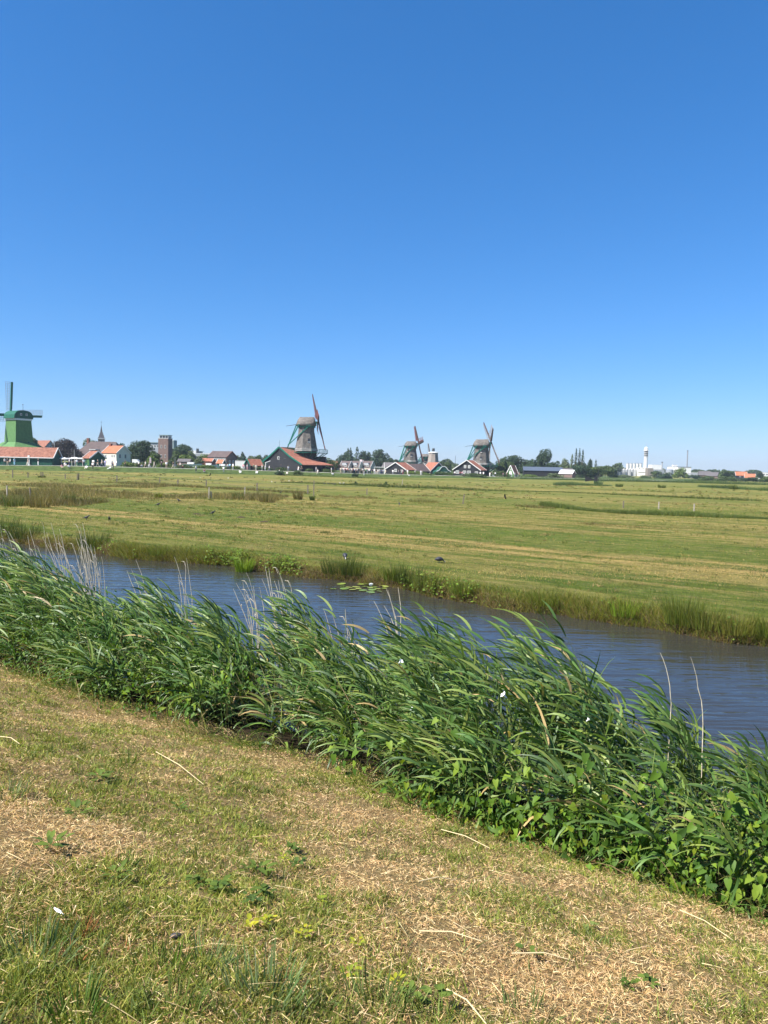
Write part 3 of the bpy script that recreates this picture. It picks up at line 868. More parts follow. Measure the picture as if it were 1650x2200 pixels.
for tt, dn in zip(cand_t, cand_n):
    nn = float(reed_edge(tt)) + dn
    x, y = tn(tt, nn)
    if y < 1.2 or abs(x) > 0.60 * y + 1.4: continue
    pxl = CXP + FPX * (x - 0.3) / y
    dip = np.interp(pxl, _tp, _ty) - 0.5 * (np.interp(pxl - 75, _tp, _ty) + np.interp(pxl + 75, _tp, _ty))
    if dn > 0.7 and dip > 10 and rr_.uniform() < min(0.55, dip / 60): continue
    clump = fbm(np.array([x]), np.array([y]), 21, 3, 2.2)[0]
    if clump < -0.2 and rr_.uniform() < 0.8: continue
    Hh, zb = reed_height(x, y, nn, tt)
    front = np.clip(dn / 0.8, 0.45, 1.0)
    Hh = Hh * front * (rr_.uniform(0.8, 1.02) if 0.8 < dn < 2.3 and rr_.uniform() < 0.6 else rr_.uniform(0.5, 0.95)) * np.clip(0.99 + 0.25 * clump, 0.7, 1.05)
    if Hh < 0.4: continue
    pts, lf = reed_plant((x, y, zb - 0.05), Hh * 1.06, rr_, droop=1.25 if dn < 0.7 else 0.9)
    if dn > 1.0 and clump > 0.0 and len(FEAT) < 70 and rr_.uniform() < 0.12 and abs(x / y) < 0.54:
        FEAT.append((x, y, zb, Hh * 1.08)); continue
    parts.append(stem_arrays(pts, 0.0042, np.array([0.12, 0.15, 0.05])))
    P, D, L, W, c, wnd, gr, roll = lf
    parts.append(blades(P, D, L, W, c, seg=5, wind=wnd, grav=gr, roll=roll, shape='reed', tipcol=c * np.array([1.15, 1.05, 0.9])))
    nreed += 1
tag(blade_obj('reed_bed', parts, REED), None, None, None, 'stuff')
print('reeds', nreed, 'featured', len(FEAT))
# reeds that stand clear above the belt: single plants with their own leaves
for i, (x, y, zb, Hh) in enumerate(FEAT):
    r = np.random.default_rng(300 + i)
    pts, (P, D, L, W, c, wnd, gr, roll) = reed_plant((0, 0, 0), Hh, r, nleaf=9)
    root = empty('reed_plant', (x, y, zb - 0.05), 0, 'tall green reed bent by the wind, leaves streaming, above the reed bed', 'reed', 'tall reeds rising above the reed bed')
    V, Q, T, cc = stem_arrays(pts, 0.0045, np.array([0.12, 0.15, 0.05]))
    link('stem', mesh_np('reed_stem', V, [Q], cc), REED, root)
    for j in range(len(P)):
        s = slice(j, j + 1)
        V, Q, T, cc = blades(P[s], D[s], L[s] * 1.1, W[s], c[s], seg=5, wind=wnd[s], grav=gr[s], roll=roll[s], shape='reed')
        link('leaf', mesh_np('reed_leaf', V - P[j], [Q, T], cc), REED, root, tuple(P[j]))
# tangle of dead leaves and stalks inside the belt
k = 5000
tt = rr_.uniform(-22, 7.5, k); dn = rr_.uniform(0.25, 2.6, k); nn = reed_edge(tt) + dn
x, y = tn(tt, nn)
zz = near_z(tt, nn) + rr_.uniform(0, 0.45, k)
D = np.stack([rr_.normal(-0.4, .7, k), rr_.normal(0, .6, k), rr_.uniform(-0.2, 1.2, k)], 1)
tag(blade_obj('dead_reed_litter', [blades(np.stack([x, y, zz], 1), D, rr_.uniform(0.2, 0.7, k), rr_.uniform(0.004, 0.012, k), mixcol([(0.30, 0.24, 0.12), (0.22, 0.17, 0.085), (0.16, 0.15, 0.06)], k, 0.3), seg=3, grav=0.3)], STRAW), kind='stuff')

# pale dry stems of last year standing against the water
DRYM = plain('dry_reed_stem', (0.52, 0.45, 0.33), 0.8, 0.35, 14)
def dry_stem(px, pyt, pyb, Y, r, lean, group, label):
    top, bot = at(px + lean, pyt, Y), at(px, pyb, Y)
    m = MB()
    v = top - bot
    bend = Vector((r.uniform(0.0, 0.09), r.uniform(-0.04, 0.04), 0)) * v.length
    pts = [Vector((0, 0, -0.4))] + [v * q + bend * (4 * q * (1 - q)) + Vector((r.uniform(-.006, .006), 0, 0)) for q in (0.15, 0.3, 0.45, 0.6, 0.75, 0.9)] + [v]
    m.tube(pts, [q * (0.62 if not group else 0.9) for q in (0.0055, 0.0054, 0.0052, 0.005, 0.0046, 0.0042, 0.0034, 0.0022)], 5)
    for q in (0.3, 0.6):
        if r.random() < 0.2 and group:
            p_ = v * q + bend * (4 * q * (1 - q)); e_ = r.uniform(-1, 0.6)
            m.tube([p_, p_ + Vector((0.07 * e_, 0.02, 0.05)), p_ + Vector((0.15 * e_, 0.04, -0.01))], [0.003, 0.005, 0.001], 4)
    if r.random() < 0.25 and group:
        m.tube([v * 0.95, v + Vector((-0.02, 0.01, 0.01)), v + Vector((-0.07, 0.02, 0.015))], [0.002, 0.005, 0.001], 4)
    o = m.build('dry_reed_stem', DRYM, None, bot)
    tag(o, label, 'reed stem', group)
rr = random.Random(5)
for (cx, wid, nst, top, bot, lab) in [(110, 105, 34, 1138, 1250, 'pale dry reed stem leaning over the water in the thick bunch at left'),
                                 (200, 28, 22, 1172, 1300, 'pale dry reed stem in the dense white bunch against the water'),
                                 (325, 30, 4, 1215, 1290, 'lone pale dry stem beside the first green reed plume'),
                                 (410, 22, 5, 1215, 1330, 'thin dry stem in the sparse group beside the grassy far bank'),
                                 (556, 18, 9, 1240, 1350, 'pale dry stem in the close bunch over the middle water'),
                                 (618, 26, 11, 1240, 1400, 'tall dry stem behind the centre reed plume'),
                                 (745, 45, 8, 1330, 1440, 'dry stem in the gap between two reed plumes'),
                                 (852, 16, 5, 1285, 1400, 'dry stem standing before the right end of the lily pads')]:
    for j in range(nst):
        px = cx + rr.uniform(-wid, wid)
        Y = 7.4 / (0.821 + 0.571 * (px - CXP) / FPX)
        dry_stem(px, top + rr.uniform(-25, 45), bot + rr.uniform(0, 40), Y * rr.uniform(0.94, 1.04), rr, rr.uniform(-42, 4), 'dry reed stems: ' + lab, lab)
dry_stem(1440, 1402, 1530, 5.9, rr, -22, None, 'single pale straight dry stem over dark water on the right')
dry_stem(1512, 1412, 1585, 5.5, rr, -28, None, 'single pale bowed dry stem farthest right against the water')

# ------------------------------------------------------------------ bindweed and nettles along the front of the reeds
BW = [(0.075, 0.15, 0.016), (0.11, 0.20, 0.02), (0.05, 0.11, 0.014), (0.19, 0.27, 0.025)]
NT = [(0.055, 0.125, 0.018), (0.08, 0.16, 0.024), (0.04, 0.095, 0.015), (0.13, 0.21, 0.028)]
parts = []
k = 22000
tt = rr_.uniform(-24, 7.5, k)
x0, y0 = tn(tt, 4.9)
u = np.clip(rr_.beta(1.1, 1.6, k), 0, 1)
leftness = np.clip((-x0 / y0 - 0.15) / 0.25, 0, 1)
hmax = 0.62 + 0.25 * fbm(tt, tt * 0, 31, 3, 1.3) + 0.5 * leftness
zrel = u * hmax
dn = -0.05 + 0.30 * np.sqrt(u) + rr_.normal(0, 0.10, k) + leftness * u * 0.5
nn = reed_edge(tt) + dn
x, y = tn(tt, nn)
ok = (y > 1.2) & (np.abs(x) < 0.60 * y + 1.4) & (fbm(x, zrel * 2 + y, 33, 4, 2.0) > np.interp(x / y, [-0.45, -0.25, -0.05, 0.15, 0.4], [-0.45, -0.1, 0.16, 0.0, -0.25]))
x, y, tt, nn, zrel, leftness = [a[ok] for a in (x, y, tt, nn, zrel, leftness)]
k = len(x)
P = np.stack([x, y, near_z(tt, nn) + zrel + 0.02], 1)
D = np.stack([rr_.normal(0, 0.7, k) - ND[0] * 0.3, rr_.normal(0, 0.7, k) - ND[1] * 0.3, rr_.normal(-0.6, 0.55, k)], 1)
U = np.stack([rr_.normal(0, 0.6, k) - ND[0] * 0.6, rr_.normal(0, 0.6, k) - ND[1] * 0.6, rr_.normal(0.7, 0.4, k)], 1)
isn = rr_.uniform(0, 1, k) < 0.25 + 0.75 * leftness
L = rr_.uniform(0.026, 0.064, k)
a, b = ~isn, isn
parts.append(leaves(P[a], D[a], U[a], L[a], mixcol(BW, a.sum(), 0.25, prng=rr_), 'heart'))
parts.append(leaves(P[b], D[b], U[b], L[b] * 0.95, mixcol(NT, b.sum(), 0.25, prng=rr_), 'lance'))
tag(blade_obj('climbing_leaves', parts, HERB), kind='stuff')
# bindweed vines one can pick out on the near right, each leaf its own
heart = [one_leaf_mesh('bindweed_leaf', 'heart', 0.066, c) for c in [(0.11, 0.20, 0.022), (0.19, 0.28, 0.03), (0.06, 0.13, 0.018), (0.085, 0.165, 0.022)]]
for m_ in heart: m_.materials.append(HERB)
VST = plain('vine_stem', (0.12, 0.16, 0.04), 0.6, 0.2, 20)
rv = random.Random(9)
vines = [(1610, 1900), (1560, 1850), (1640, 1990), (1500, 1880), (1430, 1850), (1380, 1830), (1300, 1800), (1210, 1770), (1130, 1740), (1080, 1690), (1000, 1660), (930, 1640), (860, 1600),
         (790, 1570), (740, 1590), (1180, 1700), (1250, 1640), (1350, 1760), (1470, 1700), (1550, 1700), (430, 1480), (960, 1560), (1400, 1640), (1120, 1620)]
VR = ['far from the others at the left', 'leftmost of the main row'] + ['number %s in the row from the left' % w for w in ('three', 'four', 'five', 'six', 'seven', 'eight', 'nine', 'ten', 'eleven', 'twelve', 'thirteen', 'fourteen', 'fifteen', 'sixteen', 'seventeen', 'eighteen', 'nineteen', 'twenty')] + ['fourth from the right edge', 'third from the right edge', 'second from the right edge', 'touching the right edge']
for i, (px, py) in enumerate(vines):
    a_ = (px - CXP) / FPX
    Y = (4.72 + 0.05) / (0.821 + 0.571 * a_)
    top = at(px, py, Y)
    tt0, nn0 = to_tn(top.x, top.y)
    zb = float(near_z(tt0, nn0))
    Hh = max(0.25, min(0.9, top.z + 0.12 - zb))
    vrank = sorted(vines).index((px, py))
    root = empty('bindweed_vine', (top.x, top.y, zb), 0, 'heart leaved bindweed vine on the reed front, %s' % VR[vrank], 'vine', 'bindweed vines on the reed front')
    m = MB()
    pts = [(0.02 * math.sin(3 * s + i), -0.03 - 0.02 * math.cos(2 * s + i), Hh * s / 6 - 0.02) for s in range(7)]
    m.tube(pts, [0.0025] * 7, 4)
    m.build('stem', VST, root)
    for j in range(12):
        s = rv.uniform(0.1, 1.0)
        az_ = rv.uniform(0, 6.28)
        leaf_child(root, rv.choice(heart), (0.07 * math.cos(az_) - 0.03, -0.09 + 0.06 * math.sin(az_), Hh * s), (rv.gauss(-0.1, .5), rv.gauss(-0.3, .4), rv.gauss(-0.8, .3)),
                   (rv.gauss(-0.4, .3), rv.gauss(-0.7, .3), 0.7), rv.uniform(0.75, 1.25))
# long grass hanging out of the reed foot over the mown edge
k = 7000
tt = rr_.uniform(-22, 7.2, k); nn = reed_edge(tt) + rr_.normal(0.0, 0.13, k)
x, y = tn(tt, nn)
ok = (y > 1.2) & (np.abs(x) < 0.60 * y + 1.4) & (fbm(x, y, 35, 3, 2.0) + rr_.normal(0, 0.3, k) > 0.0)
x, y, tt, nn = x[ok], y[ok], tt[ok], nn[ok]; k = len(x)
D = np.stack([rr_.normal(-0.25, .45, k) - ND[0] * 0.3, rr_.normal(0, .4, k) - ND[1] * 0.4, np.ones(k)], 1)
tag(blade_obj('edge_grass', [blades(np.stack([x, y, near_z(tt, nn) - 0.01], 1), D, rr_.uniform(0.08, 0.40, k), rr_.uniform(0.004, 0.009, k), mixcol([(0.08, 0.14, 0.022), (0.12, 0.18, 0.03), (0.18, 0.21, 0.045), (0.36, 0.28, 0.13)], k, 0.3, prng=rr_), seg=4, grav=1.3)], GRASS), kind='stuff')
# white bindweed flowers
FLW = plain('white_petal', (0.80, 0.80, 0.78), 0.5, 0.03, 30)
for i, (px, py, sc, lab) in enumerate([(1081, 1492, 1.0, 'large white bindweed flower among reed leaves right of centre'), (278, 1436, 0.85, 'white bindweed flower low in the dark reeds at left'),
                                       (862, 1420, 0.8, 'white bindweed flower half hidden under the centre right plume'), (884, 1522, 0.5, 'small white flower bud among reed leaves at the centre'),
                                       (1265, 1545, 0.6, 'small white flower in the right reeds'), (372, 1448, 0.5, 'tiny white flower right of the left bindweed flower')]):
    a_ = (px - CXP) / FPX
    Y = 4.95 / (0.821 + 0.571 * a_)
    p = at(px, py, Y)
    root = empty('bindweed_flower', p, 0, lab, 'flower', 'white bindweed flowers')
    m = MB(); prof_ = [(0.005, -0.055), (0.008, -0.035), (0.015, -0.015), (0.026, 0.0), (0.034, 0.004)]
    nn_ = 15
    vv_ = [(r_ * (1 + (0.10 * math.cos(5 * 6.2832 * q / nn_) if r_ > 0.02 else 0)) * math.cos(6.2832 * q / nn_), r_ * (1 + (0.10 * math.cos(5 * 6.2832 * q / nn_) if r_ > 0.02 else 0)) * math.sin(6.2832 * q / nn_), z_ + (0.004 * math.cos(5 * 6.2832 * q / nn_) if r_ > 0.03 else 0)) for r_, z_ in prof_ for q in range(nn_)]
    m.add(vv_, [(a_i * nn_ + q, a_i * nn_ + (q + 1) % nn_, (a_i + 1) * nn_ + (q + 1) % nn_, (a_i + 1) * nn_ + q) for a_i in range(4) for q in range(nn_)])
    o = m.build('petals', FLW, root, None, True)
    m = MB(); m.tube([(0, 0, -0.12), (0.005, 0, -0.08), (0, 0, -0.044)], [0.002, 0.002, 0.006], 5); o2 = m.build('stem', VST, root)
    root.rotation_euler = (R([30, 15, 25, 10, 30, 15, 40][i % 7]), R([-38, -45, 40, -50, 45, 40, -30][i % 7]), R(-40 + 23 * i)); root.scale = (sc * 0.72,) * 3
    t_, n_ = to_tn(p.x, p.y)

# ------------------------------------------------------------------ far bank of the canal
rb = np.random.default_rng(41)
k = 70000
tt = rb.uniform(-46, 14, k)
e = far_edge(tt)
dn = np.abs(rb.normal(0.0, 0.42, k)) * 1.0 - 0.04
nn = e + dn
x, y = tn(tt, nn)
ok = (np.abs(x / y) < 0.62) & (y > 9)
x, y, tt, dn = x[ok], y[ok], tt[ok], dn[ok]
k = len(x)
lush = fbm(tt, tt * 0 + dn, 43, 4, 0.7)
hgt = np.clip(0.28 + 0.38 * lush, 0.06, 0.8) * rb.uniform(0.5, 1.15, k) * np.interp(dn, [0, 0.5, 1.2], [1.0, 0.9, 0.35])
P = np.stack([x, y, meadow_z(x, y) - 0.02], 1)
D = np.stack([rb.normal(-0.15, 0.4, k), rb.normal(-0.1, 0.4, k), np.ones(k)], 1)
cgreen = mixcol([(0.12, 0.15, 0.02), (0.17, 0.19, 0.025), (0.085, 0.12, 0.02), (0.23, 0.21, 0.035)], k, 0.3, prng=rb)
cdry = mixcol([(0.24, 0.17, 0.07), (0.18, 0.125, 0.05), (0.30, 0.22, 0.10)], k, 0.3, prng=rb)
dry = (rb.uniform(0, 1, k) < np.interp(lush, [-0.3, 0.15], [0.6, 0.12]))[:, None]
tag(blade_obj('far_bank_grass', [blades(P, D, hgt, rb.uniform(0.006, 0.014, k), np.where(dry, cdry, cgreen), seg=2, grav=0.7)], GRASS), kind='stuff')
# broad-leaved herbs on the bank face
k = 15000
tt = rb.uniform(-40, 13, k); lush = fbm(tt, tt * 0, 47, 4, 0.8)
ok = lush > rb.uniform(-0.05, 0.5, k)
tt = tt[ok]; k = len(tt)
nn = far_edge(tt) + rb.uniform(-0.1, 0.35, k)
x, y = tn(tt, nn)
P = np.stack([x, y, np.maximum(meadow_z(x, y), -0.5) + rb.uniform(0.02, 0.40, k)], 1)
D = rb.normal(0, 1, (k, 3)); D[:, 2] *= 0.4; D[:, 1] -= 0.4
U = np.stack([rb.normal(0, .4, k), rb.normal(-0.4, .4, k), np.ones(k)], 1)
tag(blade_obj('far_bank_herbs', [leaves(P, D, U, rb.uniform(0.05, 0.11, k), mixcol([(0.13, 0.20, 0.025), (0.17, 0.24, 0.03), (0.10, 0.16, 0.02)], k, 0.3, prng=rb), 'oval')], HERB), kind='stuff')
# rush and sedge clumps that stand out
BRIGHT = [(0.16, 0.24, 0.02), (0.20, 0.28, 0.025), (0.13, 0.20, 0.02)]
RUSH = [(0.065, 0.09, 0.018), (0.09, 0.115, 0.022), (0.05, 0.075, 0.016)]
for i, (px, py, k_, h, sp, cols, lab) in enumerate([
        (515, 1228, 150, 0.60, 0.28, BRIGHT, 'bright green sedge clump standing in the canal at the far bank'),
        (650, 1245, 130, 0.62, 0.55, RUSH, 'dark rush clump on the far bank behind the dry stems'),
        (690, 1248, 110, 0.55, 0.4, RUSH, 'rush clump on the far bank just left of the lily pads'),
        (810, 1255, 110, 0.60, 0.4, [(0.10, 0.14, 0.02), (0.13, 0.16, 0.025)], 'green rush clump directly behind the lily flowers'),
        (850, 1258, 110, 0.60, 0.45, RUSH, 'dark rush clump right behind the lily pads'),
        (900, 1268, 110, 0.55, 0.5, [(0.10, 0.13, 0.02), (0.14, 0.15, 0.03)], 'arching sedge clump right of the lily pads'),
        (960, 1285, 90, 0.45, 0.4, [(0.12, 0.16, 0.02), (0.15, 0.18, 0.025)], 'yellow green sedge clump midway along the far bank'),
        (1130, 1315, 90, 0.4, 0.4, [(0.12, 0.15, 0.02)], 'low sedge clump beside the leafy herbs on the far bank'),
        (1310, 1340, 90, 0.40, 0.35, BRIGHT, 'yellow green sedge clump on the right far bank'),
        (1440, 1360, 150, 0.75, 0.40, [(0.09, 0.12, 0.018), (0.12, 0.14, 0.02)], 'tall rush clump on the far bank at right'),
        (1490, 1372, 120, 0.60, 0.40, [(0.11, 0.14, 0.02), (0.14, 0.15, 0.03)], 'rush clump right beside the tallest one'),
        (1560, 1385, 120, 0.5, 0.45, [(0.12, 0.14, 0.02), (0.16, 0.15, 0.03)], 'brownish sedge clump near the right edge of the far bank'),
        (1635, 1398, 130, 0.55, 0.4, [(0.11, 0.14, 0.02)], 'sedge clump cut by the right edge of the picture'),
        (250, 1172, 150, 0.7, 0.6, RUSH, 'tall dark rush clump on the far bank behind the dry stems at left'),
        (150, 1150, 160, 0.8, 0.7, RUSH, 'tall dark rush clump on the far bank at the left'),
        (60, 1140, 170, 0.8, 0.8, RUSH, 'tall brownish rush clump on the far bank near the left edge'),
        (350, 1192, 90, 0.4, 0.4, [(0.11, 0.15, 0.02)], 'green sedge clump on the far bank above the first plume'),
        (590, 1222, 90, 0.4, 0.4, [(0.12, 0.15, 0.03)], 'short sedge clump right of the bright green one')]):
    p = onz(px, py, -0.3 if i else -0.48)
    t_, n_ = to_tn(p.x, p.y)
    if i:
        n_ = float(far_edge(t_)) + 0.22
    else:
        n_ = float(far_edge(t_)) - 0.45
    x_, y_ = tn(t_, n_)
    tuft('sedge_clump', (x_, y_, max(float(meadow_z(np.array(x_), np.array(y_))), -0.55) - 0.02), lab, 'sedge', 'sedge and rush clumps on the far bank', int(k_ * 2.2), h * 1.1, sp, cols, 0.016 if i else 0.024, seed=400 + i, grav=0.55, lean=0.35)
# lily pads with two flowers
LP = [plain('lily_pad_a', (0.17, 0.22, 0.04), 0.35, 0.25, 8, spec=0.5), plain('lily_pad_b', (0.23, 0.26, 0.06), 0.35, 0.25, 8, spec=0.5), plain('lily_pad_c', (0.12, 0.18, 0.03), 0.35, 0.25, 8, spec=0.5)]
def pad_mesh(seed):
    r = random.Random(seed); m = MB(); n = 14
    vs_ = [(0, 0, 0.0)]
    for i in range(n + 1):
        a = 0.22 + (2 * math.pi - 0.44) * i / n
        q = 1 + r.uniform(-.05, .05)
        vs_.append((math.cos(a) * q, math.sin(a) * q, 0.03 + r.uniform(0, .05)))
    m.add(vs_, [(0, i, i + 1) for i in range(1, n + 1)])
    return m.mesh('lily_pad')
for mi, mt in enumerate(LP):
    pass
pads = [pad_mesh(s) for s in range(3)]
for me_, mt in zip(pads, LP): me_.materials.append(mt)
rp_ = random.Random(3)
for i, (px, py, w) in enumerate([(733, 1255, 18), (735, 1260, 11), (775, 1256, 18), (765, 1262, 16), (785, 1261, 14), (716, 1266, 14), (740, 1266, 18), (750, 1263, 14), (758, 1268, 17), (770, 1266, 12), (780, 1270, 18),
                                 (796, 1274, 17), (800, 1269, 18), (805, 1263, 14), (812, 1267, 16), (815, 1272, 12), (822, 1260, 12), (826, 1266, 12), (828, 1262, 14), (790, 1257, 14), (812, 1258, 12), (795, 1265, 12)]):
    p = onz(px, py, WATER_Z)
    o = bpy.data.objects.new('lily_pad', rp_.choice(pads)); C.objects.link(o)
    s = w / 2 * p.y / FPX * rp_.uniform(0.95, 1.15)
    o.location = (p.x, p.y, WATER_Z + 0.008 + 0.0015 * i); o.scale = (s, s, s); o.rotation_euler = (R(rp_.uniform(-4, 4)), R(rp_.uniform(-4, 4)), rp_.uniform(0, 6.28))
    tag(o, 'round light green lily pad floating by the far bank below the sedges', 'lily pad', 'lily pads on the canal')
for i, (px, py, lab) in enumerate([(797, 1262, 'open white water lily in the middle of the lily pads'), (810, 1254, 'pale water lily against the far bank behind the pads')]):
    p = onz(px, py, WATER_Z)
    root = empty('water_lily', (p.x, p.y, WATER_Z + 0.035), 0, lab, 'flower', 'water lilies')
    m = MB()
    pm = one_leaf_mesh('petal', 'oval', 0.1, (0.85, 0.84, 0.82) if i == 0 else (0.8, 0.72, 0.72), 0.4, -0.5); pm.materials.append(HERB if False else FLW)
    for j in range(12):
        a = j * 0.5236 * 1.0 + (0.26 if j > 6 else 0)
        leaf_child(root, pm, (0.02 * math.cos(a), 0.02 * math.sin(a), 0), (math.cos(a), math.sin(a), 0.6 + 0.5 * (j % 2)), (-math.cos(a), -math.sin(a), 1), 1.0, 'petal')

# ------------------------------------------------------------------ embankment, footpath and village ground
PATH = [(-260, 996, 182), (-100, 998.5, 186), (0, 999.8, 190), (120, 1000.8, 193), (300, 1004.5, 205), (480, 1009, 225), (650, 1014, 248), (760, 1017.3, 262), (860, 1020, 280), (950, 1021.8, 292), (1050, 1024, 305), (1120, 1025.5, 315), (1250, 1028.5, 330), (1500, 1034, 360)]
PP = [at(*p) for p in PATH]
def strip_mesh(name, rows, mat):
    m = MB()
    n = len(rows[0])
    vs_ = [p for r_ in rows for p in r_]
    fs = [(i * n + j, i * n + j + 1, (i + 1) * n + j + 1, (i + 1) * n + j) for i in range(len(rows) - 1) for j in range(n - 1)]
    m.add(vs_, fs)
    return tag(m.build(name, mat, smooth=True), kind='structure')
VERGE = plain('verge_grass', (0.062, 0.090, 0.024), 0.95, 0.45, 0.9, bump=0.5, bscale=5, spec=0.1)
low = []
for p in PP:
    q = Vector((p.x, p.y - 7.0, 0)); q.z = float(meadow_z(np.array(q.x), np.array(q.y))) - 0.25
    low.append(q)
strip_mesh('embankment', [low, [a.lerp(b, 0.55) + Vector((0, 0, 0.12)) for a, b in zip(low, PP)], [p + Vector((0, -0.5, -0.03)) for p in PP], [p + Vector((0, 0.05, -0.02)) for p in PP]], VERGE)
strip_mesh('footpath', [[p for p in PP], [p + Vector((0, 3.4, 0.04)) for p in PP]], plain('path_paving', (0.42, 0.39, 0.35), 0.85, 0.15, 1.2, spec=0.2))
strip_mesh('village_ground', [[p + Vector((0, 3.4, 0.0)) for p in PP], [p + Vector((p.x * 0.15, 60, 0.0)) for p in PP], [Vector((p.x * 2.2, p.y + 260, 0.0 - 2.6 * max(0, min(1, (p.x - 20) / 60)))) for p in PP], [Vector((p.x * 6, p.y + 1500, -0.3 - 4.0 * max(0, min(1, (p.x - 20) / 60)))) for p in PP]], VERGE)
_pp = np.array([p[0] for p in PATH], float); _pY = np.array([p[2] for p in PATH], float); _py = np.array([p[1] for p in PATH], float)
_pz = np.array([p.z for p in PP])
def gz(px, Y):          # ground height of the village side at a bearing
    return float(np.interp(px, _pp, _pz))

# ------------------------------------------------------------------ materials of the buildings
BG = ribbed('green_boards_light', (0.082, 0.178, 0.060), 0.16, 0.30, 'Z')
DGN = ribbed('green_boards_dark', (0.012, 0.075, 0.052), 0.25, 0.30, 'Z')
CAPG = ribbed('green_cap', (0.010, 0.095, 0.065), 0.2, 0.35, 'Z')
BLK = ribbed('tarred_boards', (0.022, 0.022, 0.026), 0.25, 0.30, 'Z')
THATCH = ribbed('thatch', (0.105, 0.094, 0.085), 0.35, 0.5, 'Z', 0.95, 0.04, (0.20, 0.18, 0.16), 1.1)
TILE = ribbed('red_tiles', (0.27, 0.095, 0.058), 0.3, 0.30, 'Z', 0.85, 0.05, (0.36, 0.15, 0.10), 1.4)
TILEO = ribbed('orange_tiles', (0.36, 0.125, 0.065), 0.12, 0.30, 'Z', 0.8, 0.05, None, 0.9)
TILED = ribbed('old_red_tiles', (0.21, 0.078, 0.055), 0.35, 0.30, 'Z', 0.85, 0.05, (0.31, 0.145, 0.095), 1.6)
TILEB = ribbed('brown_tiles', (0.095, 0.07, 0.066), 0.2, 0.30, 'Z', 0.8, 0.05, None, 0.8)
SLATE = ribbed('grey_tiles', (0.10, 0.09, 0.092), 0.15, 0.35, 'Z', 0.7, 0.04, None, 0.8)
BRICK = ribbed('brown_brick', (0.185, 0.125, 0.105), 0.18, 0.12, 'Z', 0.9, 0.02, None, 1.0)
BRICKR = ribbed('red_brick', (0.24, 0.10, 0.07), 0.2, 0.12, 'Z', 0.9, 0.02, None, 1.0)
WHITE = plain('white_paint', (0.66, 0.65, 0.62), 0.5, 0.05, 2.0)
CREAM = plain('cream_render', (0.62, 0.58, 0.48), 0.8, 0.08, 1.0)
GREYW = plain('grey_render', (0.30, 0.31, 0.33), 0.8, 0.1, 0.6)
TEAL = plain('zaan_green_paint', (0.008, 0.125, 0.088), 0.45, 0.12, 2.0)
DWOOD = plain('dark_wood', (0.075, 0.05, 0.045), 0.7, 0.3, 2.0)
SAILC = plain('red_sail_cloth', (0.20, 0.075, 0.07), 0.85, 0.25, 2.5)
SAILW = plain('weathered_lattice', (0.26, 0.24, 0.235), 0.8, 0.2, 2.0)
GLASS = plain('window_glass', (0.03, 0.04, 0.05), 0.1, 0.3, 0.5, spec=0.6)
STEEL = plain('galvanised_steel', (0.42, 0.43, 0.44), 0.45, 0.12, 0.8, metal=0.3)
CONC = plain('concrete', (0.50, 0.48, 0.45), 0.85, 0.1, 0.5)
DARKM = plain('dark_metal', (0.05, 0.055, 0.06), 0.5, 0.2, 1.0)
BLUER = ribbed('blue_grey_sheet', (0.075, 0.095, 0.13), 0.15, 0.8, 'X', 0.5, 0.05)

def win(parent, x, y, z, w, h, ax='y', frame=WHITE, bars=1, name='window', d=0.06):
    """window on a wall face: frame with glazing bars proud of the wall, pane set into it (ax = outward axis and sign)"""
    s = -1 if ax[0] == '-' else 1
    a = ax[-1]
    def bx(m, u0, u1, v0, v1, d0, d1):
        lo, hi = sorted((s * d0, s * d1))
        if a == 'y': m.box(x + u0, x + u1, y + lo, y + hi, z + v0, z + v1)
        else: m.box(x + lo, x + hi, y + u0, y + u1, z + v0, z + v1)
    t = min(0.16, w * 0.16)
    m = MB()
    bx(m, -w / 2, w / 2, -h / 2, -h / 2 + t, 0.0, d); bx(m, -w / 2, w / 2, h / 2 - t, h / 2, 0.0, d)
    bx(m, -w / 2, -w / 2 + t, -h / 2 + t, h / 2 - t, 0.0, d); bx(m, w / 2 - t, w / 2, -h / 2 + t, h / 2 - t, 0.0, d)
    if bars: bx(m, -t / 3, t / 3, -h / 2 + t, h / 2 - t, 0.0, d * 0.8)
    if bars > 1: bx(m, -w / 2 + t, -t / 3 - 0.001, -t / 3, t / 3, 0.0, d * 0.8); bx(m, t / 3 + 0.001, w / 2 - t, -t / 3, t / 3, 0.0, d * 0.8)
    f = m.build(name, frame, parent)
    m = MB(); bx(m, -w / 2 + t * 0.9, w / 2 - t * 0.9, -h / 2 + t * 0.9, h / 2 - t * 0.9, 0.002, d * 0.4)
    m.build('pane', GLASS, f)
    return f
def door(parent, x, y, z, w, h, mat, ax='-y'):
    s = -1 if ax[0] == '-' else 1
    m = MB()
    if ax[-1] == 'y':
        lo, hi = sorted((0, s * 0.07)); m.box(x - w / 2, x + w / 2, y + lo, y + hi, z, z + h)
    else:
        lo, hi = sorted((0, s * 0.07)); m.box(x + lo, x + hi, y - w / 2, y + w / 2, z, z + h)
    return m.build('door', mat, parent)

